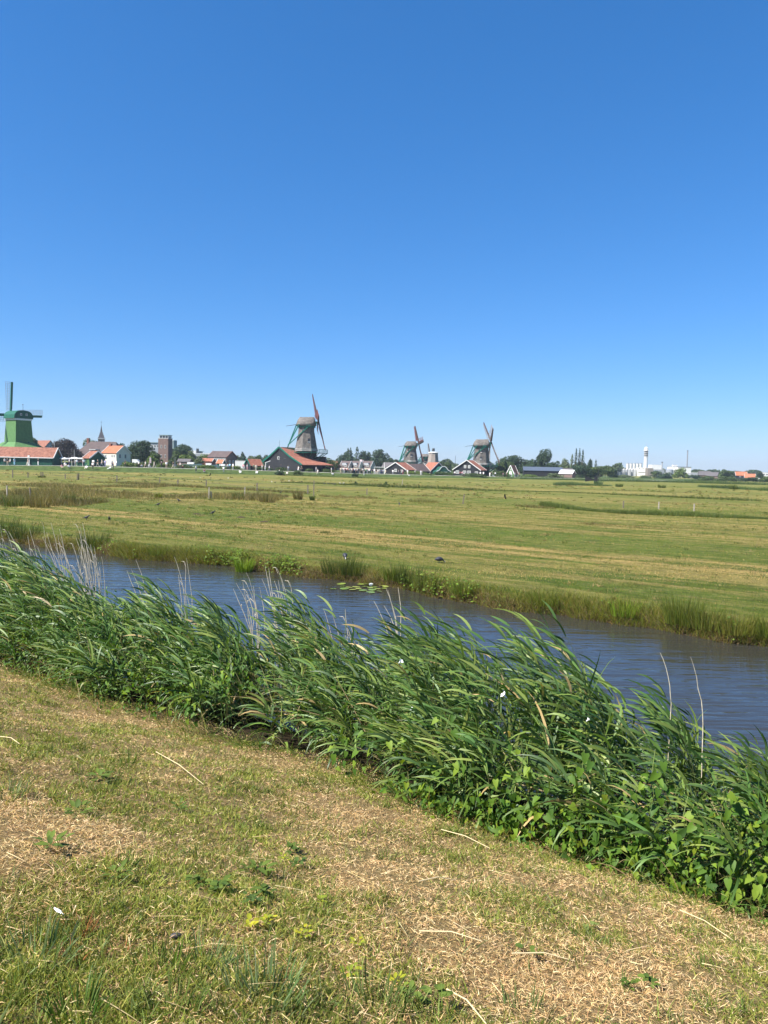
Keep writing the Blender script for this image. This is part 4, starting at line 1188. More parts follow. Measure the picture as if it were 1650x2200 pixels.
def house(name, label, cat, px, py, Y, w, l, he, hr, yaw, wall, roof, trim=None, wins=(), doors=(), over=0.35, chimney=None, group=None, sink=0.6, gablemat=None, hip=0.0):
    """gabled house: local x = width, local y = length with the ridge along y, front gable towards -y"""
    p = at(px, py, Y)
    root = empty(name, p, R(yaw), label, cat, group)
    m = MB()
    x, y = w / 2, l / 2
    rz = hr if not hip else hr
    m.add([(-x, -y, -sink), (x, -y, -sink), (x, y, -sink), (-x, y, -sink), (-x, -y, he), (x, -y, he), (x, y, he), (-x, y, he), (0, -y + hip, hr), (0, y - hip, hr)],
          [(0, 1, 5, 8, 4) if not hip else (0, 1, 5, 4), (1, 2, 6, 5), (2, 3, 7, 9, 6) if not hip else (2, 3, 7, 6), (3, 0, 4, 7)] + ([(4, 5, 6, 7)] if hip else []))
    m.build('wall', wall, root)
    th = 0.16
    sl = (hr - he) / x
    oy = over
    m = MB()
    ex = x + over; ez = he - sl * over
    if not hip:
        for s in (-1, 1):
            top = [(0, -y - oy, hr + th), (0, y + oy, hr + th), (s * ex, y + oy, ez + th), (s * ex, -y - oy, ez + th)]
            bot = [(0, -y - oy, hr + 0.01), (0, y + oy, hr + 0.01), (s * ex, y + oy, ez + 0.01), (s * ex, -y - oy, ez + 0.01)]
            m.add(top + bot, [(0, 1, 2, 3) if s < 0 else (3, 2, 1, 0), (7, 6, 5, 4) if s < 0 else (4, 5, 6, 7), (2, 6, 7, 3), (0, 3, 7, 4), (1, 5, 6, 2)])
    else:
        a = [(-ex, -y - oy, ez), (ex, -y - oy, ez), (ex, y + oy, ez), (-ex, y + oy, ez), (0, -y + hip, hr + th), (0, y - hip, hr + th)]
        m.add(a, [(0, 1, 4), (1, 2, 5, 4), (2, 3, 5), (3, 0, 4, 5), (3, 2, 1, 0)])
    rf = m.build('roof', roof, root)
    if chimney:
        cx, cy, ch = chimney
        m = MB(); m.box(cx - 0.4, cx + 0.4, cy - 0.4, cy + 0.4, hr - 1.2, hr + ch); m.build('chimney', BRICKR, rf)
    if trim is not None and not hip:
        for e in (-1, 1):
            m = MB()
            yy = e * (y + oy + 0.06)
            for s in (-1, 1):
                m.bar((0, yy, hr + 0.08), (s * ex, yy, ez + 0.08), 0.1, 0.30)
            m.build('barge_board', trim, root)
    for a in wins: win(root, *a)
    for a in doors: door(root, *a)
    return root

# ------------------------------------------------------------------ trees and bushes
LEAFM = blade_mat('tree_leaf', 0.18, 0.6, 0.2)
TRUNKM = plain('bark', (0.10, 0.075, 0.055), 0.9, 0.3, 3.0)
KINDC = {'oak': [(0.058, 0.092, 0.026), (0.075, 0.115, 0.031), (0.046, 0.073, 0.023)], 'dark': [(0.032, 0.062, 0.029), (0.043, 0.076, 0.034), (0.026, 0.048, 0.023)],
         'copper': [(0.041, 0.031, 0.036), (0.052, 0.039, 0.042), (0.032, 0.034, 0.031)], 'willow': [(0.104, 0.140, 0.062), (0.131, 0.161, 0.075), (0.084, 0.115, 0.052)],
         'light': [(0.104, 0.157, 0.034), (0.131, 0.182, 0.039), (0.084, 0.129, 0.031)]}
def foliage_mesh(w, d, h, z0, kind, seed, s, poplar=False, dens=1.0, lobes=9):
    r = np.random.default_rng(seed)
    pts, nrm = [], []
    if poplar:
        k = int(dens * 2.4 * math.pi * w * h / (s * s) * 0.5)
        u = r.uniform(0, 1, k)
        prof = np.interp(u, [0, 0.12, 0.35, 0.7, 0.92, 1], [0.35, 0.8, 1.0, 0.72, 0.28, 0.03]) * (1 + 0.22 * np.sin(u * 23 + seed) * r.uniform(0.3, 1, k))
        th = r.uniform(0, 6.28, k)
        rad = np.sqrt(r.uniform(0.35, 1, k)) * prof
        P = np.stack([np.cos(th) * rad * w / 2, np.sin(th) * rad * d / 2, z0 + u * h], 1)
        nn = np.stack([np.cos(th), np.sin(th), np.full(k, 0.5)], 1)
    else:
        cs = []
        for i in range(lobes):
            a = r.uniform(0, 6.28); q = math.sqrt(r.uniform(0, 1)) * 0.62
            zz = r.uniform(0.22, 0.80)
            q *= np.interp(zz, [0.2, 0.45, 0.8], [1, 1, 0.55])
            cs.append((math.cos(a) * q, math.sin(a) * q, zz, r.uniform(0.26, 0.42)))
        cs.append((0, 0, 0.45, 0.50)); cs.append((-0.5, 0, 0.22, 0.34)); cs.append((0.5, 0, 0.22, 0.34))
        cs.append((r.uniform(-.15, .15), 0, 0.78, 0.26))
        Ps, Ns = [], []
        for cx, cy, cz, cr in cs:
            k = int(dens * 5.5 * math.pi * (cr * w / 2) * (cr * h) * 1.3 / (s * s)) + 10
            v = r.normal(size=(k, 3)); v /= np.linalg.norm(v, axis=1, keepdims=True)
            q = r.uniform(0.72, 1.10, (k, 1)) * cr
            p = np.array([cx, cy, cz]) + v * q * np.array([1.0, 1.0, 0.68])
            Ps.append(p * np.array([w * 0.60, d * 0.60, h * 1.04])); Ns.append(v)
        P = np.concatenate(Ps); nn = np.concatenate(Ns)
        ok = P[:, 2] > 0.02 * h
        P, nn = P[ok], nn[ok]
        P[:, 2] += z0
        k = len(P)
    nn = nn + r.normal(0, 0.55, nn.shape)
    nn /= np.linalg.norm(nn, axis=1, keepdims=True)
    a = np.cross(nn, r.normal(size=nn.shape)); a /= np.linalg.norm(a, axis=1, keepdims=True)
    b = np.cross(nn, a)
    sz = (s * r.uniform(0.6, 1.25, k))[:, None]
    V = np.stack([P - a * sz * 0.5, P + b * sz * 0.36, P + a * sz * 0.5, P - b * sz * 0.36], 1).reshape(-1, 3)
    Q = (np.arange(k) * 4)[:, None] + np.arange(4)[None]
    c = np.repeat(mixcol(KINDC[kind], k, 0.3, prng=r), 4, axis=0)
    return mesh_np('crown', V, [Q], c)
def tree(px, pyb, pyt, wpx, Y, kind, label, poplar=False, trunk=0.06, seed=None, group='trees behind the mills', z=None, name=None, dens=1.0, leaf=None):
    seed = seed if seed is not None else int(px * 7 + Y)
    base = at(px, pyb, Y)
    mp = Y / FPX
    H, w = (pyb - pyt) * mp * 1.04, wpx * mp * (1.0 if poplar else 1.22)
    root = empty(name or ('poplar_tree' if poplar else 'tree'), base, 0, label, 'tree', group)
    z0 = H * trunk
    s = leaf or max(0.30, 0.0019 * Y) * (1.0 if w > 4 else 0.8)
    cr = link('crown', foliage_mesh(w, w * 0.9, H - z0 * 0.8, z0 * 0.8, kind, seed, s, poplar, dens), LEAFM, root)
    r = random.Random(seed)
    m = MB()
    tr = max(0.12, H * 0.022)
    m.tube([(0, 0, -1.0), (0.05 * H * r.uniform(-.3, .3), 0, z0), (0.05 * H * r.uniform(-.6, .6), 0.02 * H, H * 0.55), (0, 0, H * 0.85)], [tr * 1.3, tr, tr * 0.6, tr * 0.15], 6)
    for j in range(5):
        a = r.uniform(0, 6.28); zz = H * r.uniform(0.25, 0.55)
        m.tube([(0, 0, zz), (math.cos(a) * w * 0.16, math.sin(a) * w * 0.16, zz + H * 0.1), (math.cos(a) * w * 0.33, math.sin(a) * w * 0.33, zz + H * 0.2)], [tr * 0.5, tr * 0.3, tr * 0.1], 5)
    m.build('trunk', TRUNKM, root)
    return root
def bush(px, pyb, pyt, wpx, Y, kind, label, group='bushes along the path', seed=None, dpx=None, name='bush'):
    base = at(px, pyb, Y)
    mp = Y / FPX
    H, w = (pyb - pyt) * mp, wpx * mp
    seed = seed if seed is not None else int(px * 3 + Y)
    me = foliage_mesh(w, (dpx or min(wpx, 22)) * mp, H * 1.08, -0.1, kind, seed, max(0.22, 0.0013 * Y), lobes=7 + int(w / 3), dens=0.9)
    o = link(name, me, LEAFM, None, base)
    return tag(o, label, 'hedge' if name == 'hedge' else 'bush', group)

# ------------------------------------------------------------------ smock mills
def sail_set(parent, hub, axis_tilt, phase, Rr, board, cloth, width=2.0, latt=SAILW, cloths=(1, 1, 1, 1), stockm=DWOOD, hubm=DWOOD):
    """four sails round a windshaft; local x = axis direction (tilted up), sails turn in the plane across it"""
    ax = Vector((math.cos(axis_tilt), 0, math.sin(axis_tilt)))
    e1 = Vector((-math.sin(axis_tilt), 0, math.cos(axis_tilt)))      # up in the plane
    e2 = Vector((0, 1, 0))
    m = MB()
    m.bar(hub - ax * 2.4, hub + ax * 0.9, 0.62, 0.62)
    m.build('windshaft', hubm, parent)
    for i in range(4):
        a = phase + i * math.pi / 2
        u = e1 * math.cos(a) + e2 * math.sin(a)
        v = -e1 * math.sin(a) + e2 * math.cos(a)
        off = hub + ax * (0.45 if i % 2 else 0.75)
        m = MB()
        m.bar(off, off + u * Rr, 0.5, 0.5, ax, w2=0.26, h2=0.26)
        st = m.build('sail', stockm, parent)
        m = MB()
        nb = int(Rr / 0.55)
        def wv(q):    # twist of the sail along its length
            t_ = 0.42 * (1 - q)
            return (v * math.cos(t_) - ax * math.sin(t_)).normalized()
        for j in range(nb):
            q = 0.16 + 0.84 * j / (nb - 1)
            b0 = off + u * (Rr * q)
            w_ = wv(q)
            m.bar(b0 - w_ * 0.12, b0 + w_ * width, 0.07, 0.07, ax)
        for f in (0.36, 0.68, 1.0):
            for j in range(4):
                q0, q1 = 0.16 + 0.21 * j, 0.16 + 0.21 * (j + 1)
                m.bar(off + u * Rr * q0 + wv(q0) * width * f, off + u * Rr * q1 + wv(q1) * width * f, 0.06, 0.06, ax)
        m.build('lattice', latt, st)
        m = MB()
        for j in range(4):
            q0, q1 = 0.18 + 0.205 * j, 0.18 + 0.205 * (j + 1)
            A = [off + u * Rr * q0 - wv(q0) * 0.16, off + u * Rr * q1 - wv(q1) * 0.16, off + u * Rr * q1 - wv(q1) * 0.62, off + u * Rr * q0 - wv(q0) * 0.62]
            B = [p_ + ax * 0.05 for p_ in A]
            m.add(A + B, [(0, 1, 2, 3), (7, 6, 5, 4), (0, 4, 5, 1), (2, 6, 7, 3), (1, 5, 6, 2), (3, 7, 4, 0)])
        m.build('leading_board', board, st)
        if cloths[i]:
            m = MB()
            cw = width * (0.9 if cloths[i] == 1 else 0.35)
            for j in range(6):
                q0, q1 = 0.20 + 0.128 * j, 0.20 + 0.128 * (j + 1)
                A = [off + u * Rr * q0 + wv(q0) * 0.1 + ax * 0.08, off + u * Rr * q1 + wv(q1) * 0.1 + ax * 0.08, off + u * Rr * q1 + wv(q1) * cw + ax * 0.09, off + u * Rr * q0 + wv(q0) * cw + ax * 0.09]
                B = [p_ + ax * 0.03 for p_ in A]
                m.add(A + B, [(0, 1, 2, 3), (7, 6, 5, 4), (0, 4, 5, 1), (2, 6, 7, 3), (1, 5, 6, 2), (3, 7, 4, 0)])
            m.build('sail_cloth', cloth, st)
def smock_mill(label, sc, px, pyb, Y, yaw, zb0, zb1, zt, r0, r1, caph, hubx, hubz, Rr, phase, tilt, winch, stage=None, cloths=(1, 1, 1, 1), cloth=SAILC, base=BLK, wins=(), sailw=2.0, board=DWOOD, name='smock_mill', capl=1.0, latt=SAILW):
    root = empty(name, at(px, pyb, Y), R(yaw), label, 'windmill', 'smock windmills')
    root.scale = (sc, sc, sc)
    m = MB(); m.lathe([(r0 * 0.98, zb0), (r0 * 0.90, zb1)], 8, a0=R(22.5)); m.build('base', base, root)
    prof = [(r0 * 1.04, zb1), (r0 * 0.93, zb1 + (zt - zb1) * 0.18), (r0 * 0.5 + r1 * 0.46, zb1 + (zt - zb1) * 0.5), (r1 * 1.02, zb1 + (zt - zb1) * 0.82), (r1, zt)]
    m = MB(); m.lathe(prof, 8, a0=R(22.5)); body = m.build('body', THATCH, root)
    m = MB(); m.lathe([(r1 * 1.10, 0), (r1 * 1.10, caph * 0.16)], 16, (0, 0, zt)); m.build('cap_ring', TEAL, root)
    # cap: boat-shaped thatched hood, ridge along the windshaft
    n = 20
    L0, L1, W = -r1 * 1.22 * capl, r1 * 1.12 * capl, r1 * 1.16
    rows = []
    for zz, sx, sy, e in ((zt + caph * 0.14, 1.0, 1.0, 2.6), (zt + caph * 0.40, 0.99, 0.94, 2.8), (zt + caph * 0.72, 0.86, 0.62, 3.0), (zt + caph * 0.93, 0.72, 0.22, 3.0), (zt + caph * 1.0, 0.66, 0.03, 3.0)):
        row = []
        for k in range(n):
            a = 2 * math.pi * k / n
            ca, sa = math.cos(a), math.sin(a)
            xx = math.copysign(abs(ca) ** (2 / e), ca); yy = math.copysign(abs(sa) ** (2 / e), sa)
            lx = (L1 if xx > 0 else -L0) * (sx if xx < 0 else (sx * 0.5 + 0.5))
            row.append((xx * lx, yy * W * sy, zz + (0.04 * caph if xx > 0.5 else 0)))
        rows += row
    m = MB()
    m.add(rows, [(i * n + k, i * n + (k + 1) % n, (i + 1) * n + (k + 1) % n, (i + 1) * n + k) for i in range(4) for k in range(n)] + [tuple(reversed(range(n))), tuple(4 * n + k for k in range(n))])
    m.build('cap', THATCH, root, None, True)
    m = MB(); m.box(L1 - 0.05, L1 + 0.16, -0.55 * W, 0.55 * W, zt + caph * 0.2, zt + caph * 0.62); m.build('cap_front', TEAL, root)
    # tail: long and short braces down to the winch, horizontal spurs
    wx, wz = winch
    m = MB()
    for s in (-1, 1):
        m.bar((L0 * 0.75, s * W * 0.95, zt + caph * 0.28), (wx, s * 0.45, wz), 0.26)
        m.bar((r1 * 0.35, s * W * 1.12, zt + caph * 0.22), (wx, s * 0.6, wz + 0.15), 0.26)
    m.bar((L0 * 0.95, 0, zt + caph * 0.35), (wx - 0.2, 0, wz - 0.8), 0.34)
    m.build('tail_pole', TEAL, root)
    m = MB(); m.bar((L0 * 0.5, 0, zt + caph * 0.35), (L0 - r1 * 1.25, 0, zt + caph * 0.10), 0.2, w2=0.1, h2=0.1); m.build('tail_beam', DWOOD, root)
    m = MB(); m.bar((0, -W * 1.35, zt + caph * 0.2), (0, W * 1.35, zt + caph * 0.2), 0.3); m.build('cross_beam', TEAL, root)
    for (wxp, wz_, w_, h_) in wins:
        # window on the faceted body facing the camera: wxp across the view, world aligned
        rr_z = np.interp(wz_, [q[1] for q in prof], [q[0] for q in prof]) * 0.94
        a = R(-90) - R(yaw) + math.asin(max(-1, min(1, wxp / rr_z)))
        c_ = Vector((math.cos(a) * rr_z, math.sin(a) * rr_z, wz_))
        nrm = Vector((math.cos(a), math.sin(a), 0)); sd = Vector((-nrm.y, nrm.x, 0))
        m = MB(); m.bar(c_ - sd * w_ / 2 - nrm * 0.6, c_ + sd * w_ / 2 - nrm * 0.6, 1.5, h_); f = m.build('window', DWOOD, root)
        m = MB(); m.bar(c_ - sd * w_ * 0.36 + nrm * 0.12, c_ + sd * w_ * 0.36 + nrm * 0.12, 0.1, h_ * 0.72); m.build('pane', GLASS, f)
        m = MB(); m.bar(c_ - sd * w_ * 0.55 + nrm * 0.1 - Vector((0, 0, h_ * 0.6)), c_ + sd * w_ * 0.55 + nrm * 0.1 - Vector((0, 0, h_ * 0.6)), 0.35, 0.16); m.build('sill', WHITE, f)
    if stage:
        sr, sz = stage
        m = MB(); m.lathe([(r0 * 0.9, sz - 0.16), (sr, sz - 0.16), (sr, sz), (r0 * 0.9, sz)], 16, cap=False); stg = m.build('stage', TEAL, root)
        for k in range(16):
            a = R(11.25 + 22.5 * k); a2 = R(11.25 + 22.5 * (k + 1))
            p0 = Vector((math.cos(a) * sr * 0.98, math.sin(a) * sr * 0.98, sz)); p1 = Vector((math.cos(a2) * sr * 0.98, math.sin(a2) * sr * 0.98, sz))
            m = MB(); m.bar(p0 - Vector((0, 0, 0.0)), p0 + Vector((0, 0, 1.1)), 0.12); m.build('railing_post', TEAL, stg)
            m = MB(); m.bar(p0 + Vector((0, 0, 1.05)), p1 + Vector((0, 0, 1.05)), 0.1); m.bar(p0 + Vector((0, 0, 0.55)), p1 + Vector((0, 0, 0.55)), 0.07); m.build('rail', WHITE if k in (10, 11, 12) else TEAL, stg)
            m = MB(); m.bar(Vector((math.cos(a) * r0 * 0.9, math.sin(a) * r0 * 0.9, sz - 2.6)), p0 * 1.0 - Vector((0, 0, 0.16)), 0.16); m.build('brace', TEAL, stg)
    sail_set(root, Vector((hubx, 0, hubz)), tilt, phase, Rr, board, cloth, sailw, latt, cloths)
    return root

PXM = 256 / FPX
smock_mill('large thatched smock mill with railed stage behind the red roofed black barn', 272 / 256, 657, 1012, 272, 9, -1, 6.8, 14.9, 4.2, 2.85, 3.6, 3.5, 16.7, 10.1, R(10), R(13), (-6.2, 8.6),
           stage=(7.6, 6.4), cloths=(1, 1, 1, 2), wins=((1.2, 11.6 - 1.0, 0.8, 1.1),), sailw=2.2, latt=SAILC)
smock_mill('middle smock mill with red sail standing between the two wide barns', 1.0, 881.5, 1013, 330, 16, -1, 4.1, 10.6, 3.4, 2.35, 2.75, 2.9, 12.3, 8.1, R(8), R(11.5), (-5.0, 4.8),
           stage=(5.2, 3.8), cloths=(1, 2, 1, 2), wins=((0.2, 7.3, 0.8, 1.0), (-1.2, 9.4, 0.6, 0.8)), sailw=1.9, latt=SAILC)
smock_mill('thatched smock mill with dark furled sails behind the black gabled house', 330 / 305, 1033, 1018, 330, 6, -1, 3.7, 10.7, 3.75, 2.85, 3.4, 3.3, 12.7, 10.4, R(33), R(14), (-6.0, 5.0),
           stage=(6.8, 3.2), cloths=(2, 1, 2, 2), cloth=DWOOD, wins=((-0.6, 6.6, 0.8, 1.0), (-0.4, 9.2, 0.7, 0.8)), sailw=2.0)
smock_mill('small far smock mill half hidden beside the capless thatched tower', 1.0, 912, 1013, 420, 14, -1, 2.0, 7.6, 2.9, 1.9, 2.3, 2.2, 8.8, 7.0, R(-4), R(10), (-6, 3.5),
           cloths=(2, 0, 2, 2), cloth=DWOOD, wins=((0.0, 5.0, 0.8, 0.8),), sailw=1.6)
# capless thatched mill tower
root = empty('capless_mill', at(930, 1013, 400), R(8), 'pale thatched mill tower without cap, flat white rim and small chimney', 'windmill')
m = MB(); m.lathe([(4.0, -1), (3.8, 0.5), (3.2, 5), (2.75, 8.4), (2.6, 9.9)], 8, a0=R(10)); m.build('body', plain('pale_thatch', (0.27, 0.225, 0.195), 0.95, 0.2, 1.2, bump=0.4), root)
m = MB(); m.lathe([(2.75, 9.9), (2.8, 10.2), (2.5, 10.45), (0.4, 10.6)], 16); m.build('rim', WHITE, root)
m = MB(); m.lathe([(0.75, 10.8), (0.75, 12.3), (0.5, 12.5)], 10); m.build('chimney', DARKM, root)

# ------------------------------------------------------------------ green paltrok mill with its sheds
root = empty('green_paltrok_mill', at(41, 996, 232), R(-33), 'bright green boarded sawmill windmill with rounded dark green cap', 'windmill')
# local: -y = dark right-hand face direction turned; body slightly tapered box
def taper_box(m, x0, y0, z0, x1, y1, z1):
    m.add([(-x0, -y0, z0), (x0, -y0, z0), (x0, y0, z0), (-x0, y0, z0), (-x1, -y1, z1), (x1, -y1, z1), (x1, y1, z1), (-x1, y1, z1)],
          [(0, 3, 2, 1), (4, 5, 6, 7), (0, 1, 5, 4), (1, 2, 6, 5), (2, 3, 7, 6), (3, 0, 4, 7)])
m = MB(); taper_box(m, 3.25, 3.0, 4.5, 2.75, 2.5, 13.4); m.build('body', BG, root)
m = MB(); m.box(-2.95, 2.95, -2.7, 2.7, 13.4, 13.95); m.build('trim_band', WHITE, root)
m = MB()
n = 9
vs_ = []
for s, yy in ((0, -2.85), (1, 2.95)):
    for k in range(n):
        a = math.pi * k / (n - 1)
        vs_.append((-3.15 * math.copysign(abs(math.cos(a)) ** 0.75, math.cos(a)), yy, 13.95 + 2.55 * math.sin(a) ** 0.8))
m.add(vs_, [(k, k + 1, n + k + 1, n + k) for k in range(n - 1)] + [tuple(range(n)), tuple(reversed(range(n, 2 * n)))])
# ridge runs from the lit face side to the round gable
cap_ = m.build('cap', CAPG, root, None, False)
cap_.rotation_euler = (0, 0, R(90))
for xx in (-0.9, 0.9):
    win(root, 2.85 + 0.01, xx, 15.2, 0.55, 0.65, 'x', WHITE, 0)
for xx in (-1.2, 1.3):
    win(root, 3.12, xx, 6.3, 0.6, 1.1, 'x', TEAL, 0)
m = MB(); m.bar((2.4, 0, 16.3), (2.4, 0, 18.3), 0.07); m.box(2.15, 2.65, -0.03, 0.03, 18.2, 18.4); m.build('finial', DARKM, root)
m = MB(); taper_box(m, 3.2, 2.9, -1, 3.2, 2.9, 4.45); m.build('turning_base', BLK, root)
sails = empty('sail_cross', (0, 0, 0)); sails.parent = root; sails.rotation_euler = (0, 0, R(180))
sail_set(sails, Vector((3.6, 0, 15.0)), R(8), R(3), 10.4, TEAL, SAILW, 1.9, SAILW, (0, 0, 0, 0), TEAL, TEAL)
for ch in list(sails.children):           # sails hang directly under the mill
    mw = sails.rotation_euler.to_matrix().to_4x4()
    ch.parent = root
    ch.matrix_basis = mw @ ch.matrix_basis
bpy.data.objects.remove(sails)

def free_mesh(name, quads, mat, parent=None, thick=0.0, label=None, cat=None, group=None):
    m = MB()
    for q in quads: m.add(q, [tuple(range(len(q)))])
    return m.build(name, mat, parent)
# green skirt roof round the mill foot
p0 = at(41, 996, 232)
root = empty('mill_skirt_building', p0, R(-33), 'low building with bright green flared roof round the green mill foot', 'building')
m = MB(); m.box(-6.0, 6.2, -5.0, 5.0, -1, 4.3); m.build('wall', BLK, root)
m = MB(); taper_box(m, 7.0, 5.8, 4.35, 3.35, 3.1, 6.6); m.build('roof', BG, root)

# long green shed with red roof
MPX = 197 / FPX
root = house('long_shed', 'long dark green boarded shed with red tiled roof beside the path', 'shed', 25, 999, 200, 5.4, 24.0, 2.35, 4.75, 91.5, DGN, TILED, WHITE,
             over=0.4)
m = MB(); m.box(-2.98, -2.78, -6.1, -5.6, -0.2, 2.7); o = m.build('post', WHITE, root)
m = MB(); m.box(-3.16, -3.04, -12.3, 12.3, 2.0, 2.2); m.build('gutter', WHITE, root)

house('gabled_house', 'distant house with dark red roof behind the green mill', 'house', 95, 992, 330, 7.5, 8.5, 5.5, 9.3, 60, GREYW, TILED, None, wins=((0, -4.25, 6.8, 0.9, 1.2, '-y'),), hip=0, group='village houses')
house('farm_house', 'large house with wide grey brown hipped roof below the church spire', 'house', 222, 998, 285, 13, 18, 3.2, 8.6, 86, BRICK, TILEB, None, hip=4.0, over=0.6, group='village houses', chimney=(0, 6, 1.4))
root = empty('roof_dormer', at(199, 969.5, 276.5), R(-4), 'flat white topped dormer on the wide grey brown roof', 'dormer')
m = MB(); m.box(-1.05, 1.05, 0, 3.5, -0.6, 0.55); m.build('wall', DARKM, root)
m = MB(); m.box(-1.25, 1.25, -0.25, 3.6, 0.56, 0.8); m.build('roof', WHITE, root)
for xx in (-0.6, 0.0, 0.6): win(root, xx, 0, 0.0, 0.5, 0.8, '-y', WHITE, 0)
# church
root = empty('church_tower', at(218, 990, 420), R(20), 'brown brick church tower with slim pointed spire', 'church')
m = MB(); m.box(-1.75, 1.75, -1.75, 1.75, -1, 12.2); m.build('wall', BRICK, root)
m = MB(); m.box(-2.0, 2.0, -2.0, 2.0, 12.2, 12.7); m.build('cornice', CONC, root)
m = MB(); m.add([(-1.75, -1.75, 12.7), (1.75, -1.75, 12.7), (1.75, 1.75, 12.7), (-1.75, 1.75, 12.7), (-0.55, -0.55, 16.5), (0.55, -0.55, 16.5), (0.55, 0.55, 16.5), (-0.55, 0.55, 16.5), (0, 0, 20.5)],
              [(0, 1, 5, 4), (1, 2, 6, 5), (2, 3, 7, 6), (3, 0, 4, 7), (4, 5, 8), (5, 6, 8), (6, 7, 8), (7, 4, 8), (3, 2, 1, 0)]); m.build('spire', plain('spire_slate', (0.075, 0.07, 0.075), 0.6, 0.2, 1.0), root)
m = MB(); m.bar((0, 0, 20), (0, 0, 22.6), 0.1); m.box(-0.4, 0.4, -0.05, 0.05, 21.6, 21.75); m.build('cross', DARKM, root)
for a in ((-0.7, -1.75, 10, 0.7, 2.0, '-y'), (0.7, -1.75, 10, 0.7, 2.0, '-y')): win(root, *a, CONC, 0)

# small green hut with red roof
house('green_hut', 'small dark green hut with red roof and white barge boards beside the path', 'hut', 203, 1000, 206, 4.6, 3.2, 2.1, 3.9, 52, DGN, TILED, WHITE, over=0.3,
      wins=((-2.3, 0.2, 1.2, 0.6, 0.9, '-x', BG),), doors=((-2.3, -0.8, 0.0, 0.7, 1.9, BG, '-x'),))
house('white_house', 'cream house with bright orange tiled roof behind the walkers', 'house', 250, 997, 245, 6.0, 6.6, 3.6, 5.9, 62, CREAM, TILEO, WHITE, over=0.2, group='village houses', gablemat=GREYW,
      wins=tuple((-3.0, yy, 2.6, 0.75, 1.0, '-x') for yy in (-2.4, -1.4, 1.5, 2.5)) + ((-1.5, -3.3, 2.6, 0.7, 1.3, '-y', GREYW), (0.8, -3.3, 2.6, 0.7, 1.3, '-y', GREYW)), chimney=(0.0, 2.6, 0.8))
# brick tower with glazed roof room
root = empty('brick_tower', at(355, 1000, 290), R(-8), 'tall plain brown brick tower with glazed roof pavilion', 'tower')
m = MB(); m.box(-2.05, 2.05, -1.9, 1.9, -1, 10.4); m.build('wall', BRICK, root)
for zz in (3.6, 7.3):
    for xx in (-0.75, 0.85): win(root, xx, -1.9, zz, 0.62, 1.25, '-y', CONC, 0)
m = MB(); m.box(-2.12, 2.12, -1.97, 1.97, 10.4, 10.6); m.build('cornice', CONC, root)
pv = MB(); pv.box(-1.6, 1.9, -1.6, 1.6, 10.6, 11.5); o = pv.build('roof_room', GLASS, root)
m = MB()
for xx in (-1.62, -0.45, 0.72, 1.88): m.box(xx - 0.05, xx + 0.05, -1.68, -1.6, 10.6, 11.6)
m.build('mullion', WHITE, o)
m = MB(); m.box(-1.8, 2.1, -1.8, 1.8, 11.6, 11.85); m.build('roof', plain('green_grey_roof', (0.20, 0.26, 0.25), 0.6, 0.1, 1), root)

def block(name, label, cat, px0, px1, pyt, pyb, Y, depth, mat, yaw=0, group=None, roof=None, wins=None, sink=1.0, over=0.0):
    """flat-roofed block given by its outline at distance Y; wins = (rows, columns, w, h)"""
    mp = Y / FPX
    w, h = (px1 - px0) * mp, (pyb - pyt) * mp
    root = empty(name, at((px0 + px1) / 2, pyb, Y), R(yaw), label, cat, group)
    m = MB(); m.box(-w / 2, w / 2, 0, depth, -sink, h); m.build('wall', mat, root)
    m = MB(); m.box(-w / 2 - over, w / 2 + over, -over - 0.02, depth + over, h + 0.004, h + 0.25); m.build('roof', roof or CONC, root)
    if wins:
        rws, cls, ww, wh = wins
        for i in range(rws):
            for j in range(cls):
                win(root, -w / 2 + w * (j + 0.5) / cls, 0, h * (i + 0.55) / rws, ww, wh, '-y', WHITE, 1)
    return root
block('office_block', 'grey flat roofed building with a window band behind the brick tower', 'building', 312, 342, 951.5, 1000, 380, 10, GREYW, 0, wins=(3, 5, 1.2, 1.5), over=0.4, roof=plain('green_grey_roof', (0.2, 0.26, 0.25)))
block('tall_grey_block', 'narrow grey green block behind the brick tower', 'building', 364, 373.5, 947, 1000, 340, 5, plain('grey_green_render', (0.20, 0.25, 0.25), 0.8), 0)
block('flat_roof_hall', 'low hall with white flat roof edge above the trees', 'building', 392, 424, 969.5, 1000, 420, 12, GREYW, 0, roof=WHITE, over=0.6)
block('rooftop_hall', 'pale low building with roof vents left of the brown barn', 'building', 420, 462, 975, 1000, 400, 12, GREYW, 0, roof=WHITE)
root = empty('vent_stack', at(424, 972, 418), 0, 'dark vent stack with white box on the flat roof', 'chimney')
m = MB(); m.box(-0.6, 0.6, 0, 1.2, -1, 2.2); m.build('shaft', DARKM, root); m = MB(); m.box(-2.6, -0.7, 0, 1.5, -1, 1.0); m.build('box', WHITE, root)
house('brown_barn', 'large dark brown barn with a row of windows above the boats', 'barn', 478, 1003, 300, 7.5, 8.6, 3.9, 6.2, 68, BRICK, TILEB, BRICKR, over=0.25,
      wins=tuple((-3.75, yy, 3.0, 0.9, 1.2, '-x') for yy in (-3.4, -2.2, -1.0, 0.2, 1.4, 2.6, 3.7)) + ((-1.4, -4.3, 2.0, 1.0, 1.4, '-y'), (1.2, -4.3, 2.0, 1.0, 1.4, '-y')))
house('grey_shed', 'low grey shed by the path right of the brick tower', 'shed', 397, 1001, 265, 3.0, 4.4, 1.5, 2.4, 85, BRICK, SLATE, None, over=0.2)
house('brick_cottage', 'low red brick cottage left of the brown barn', 'house', 447, 1003, 270, 3.6, 4.4, 2.0, 3.0, 80, BRICKR, TILE, WHITE, over=0.2, group='village houses')
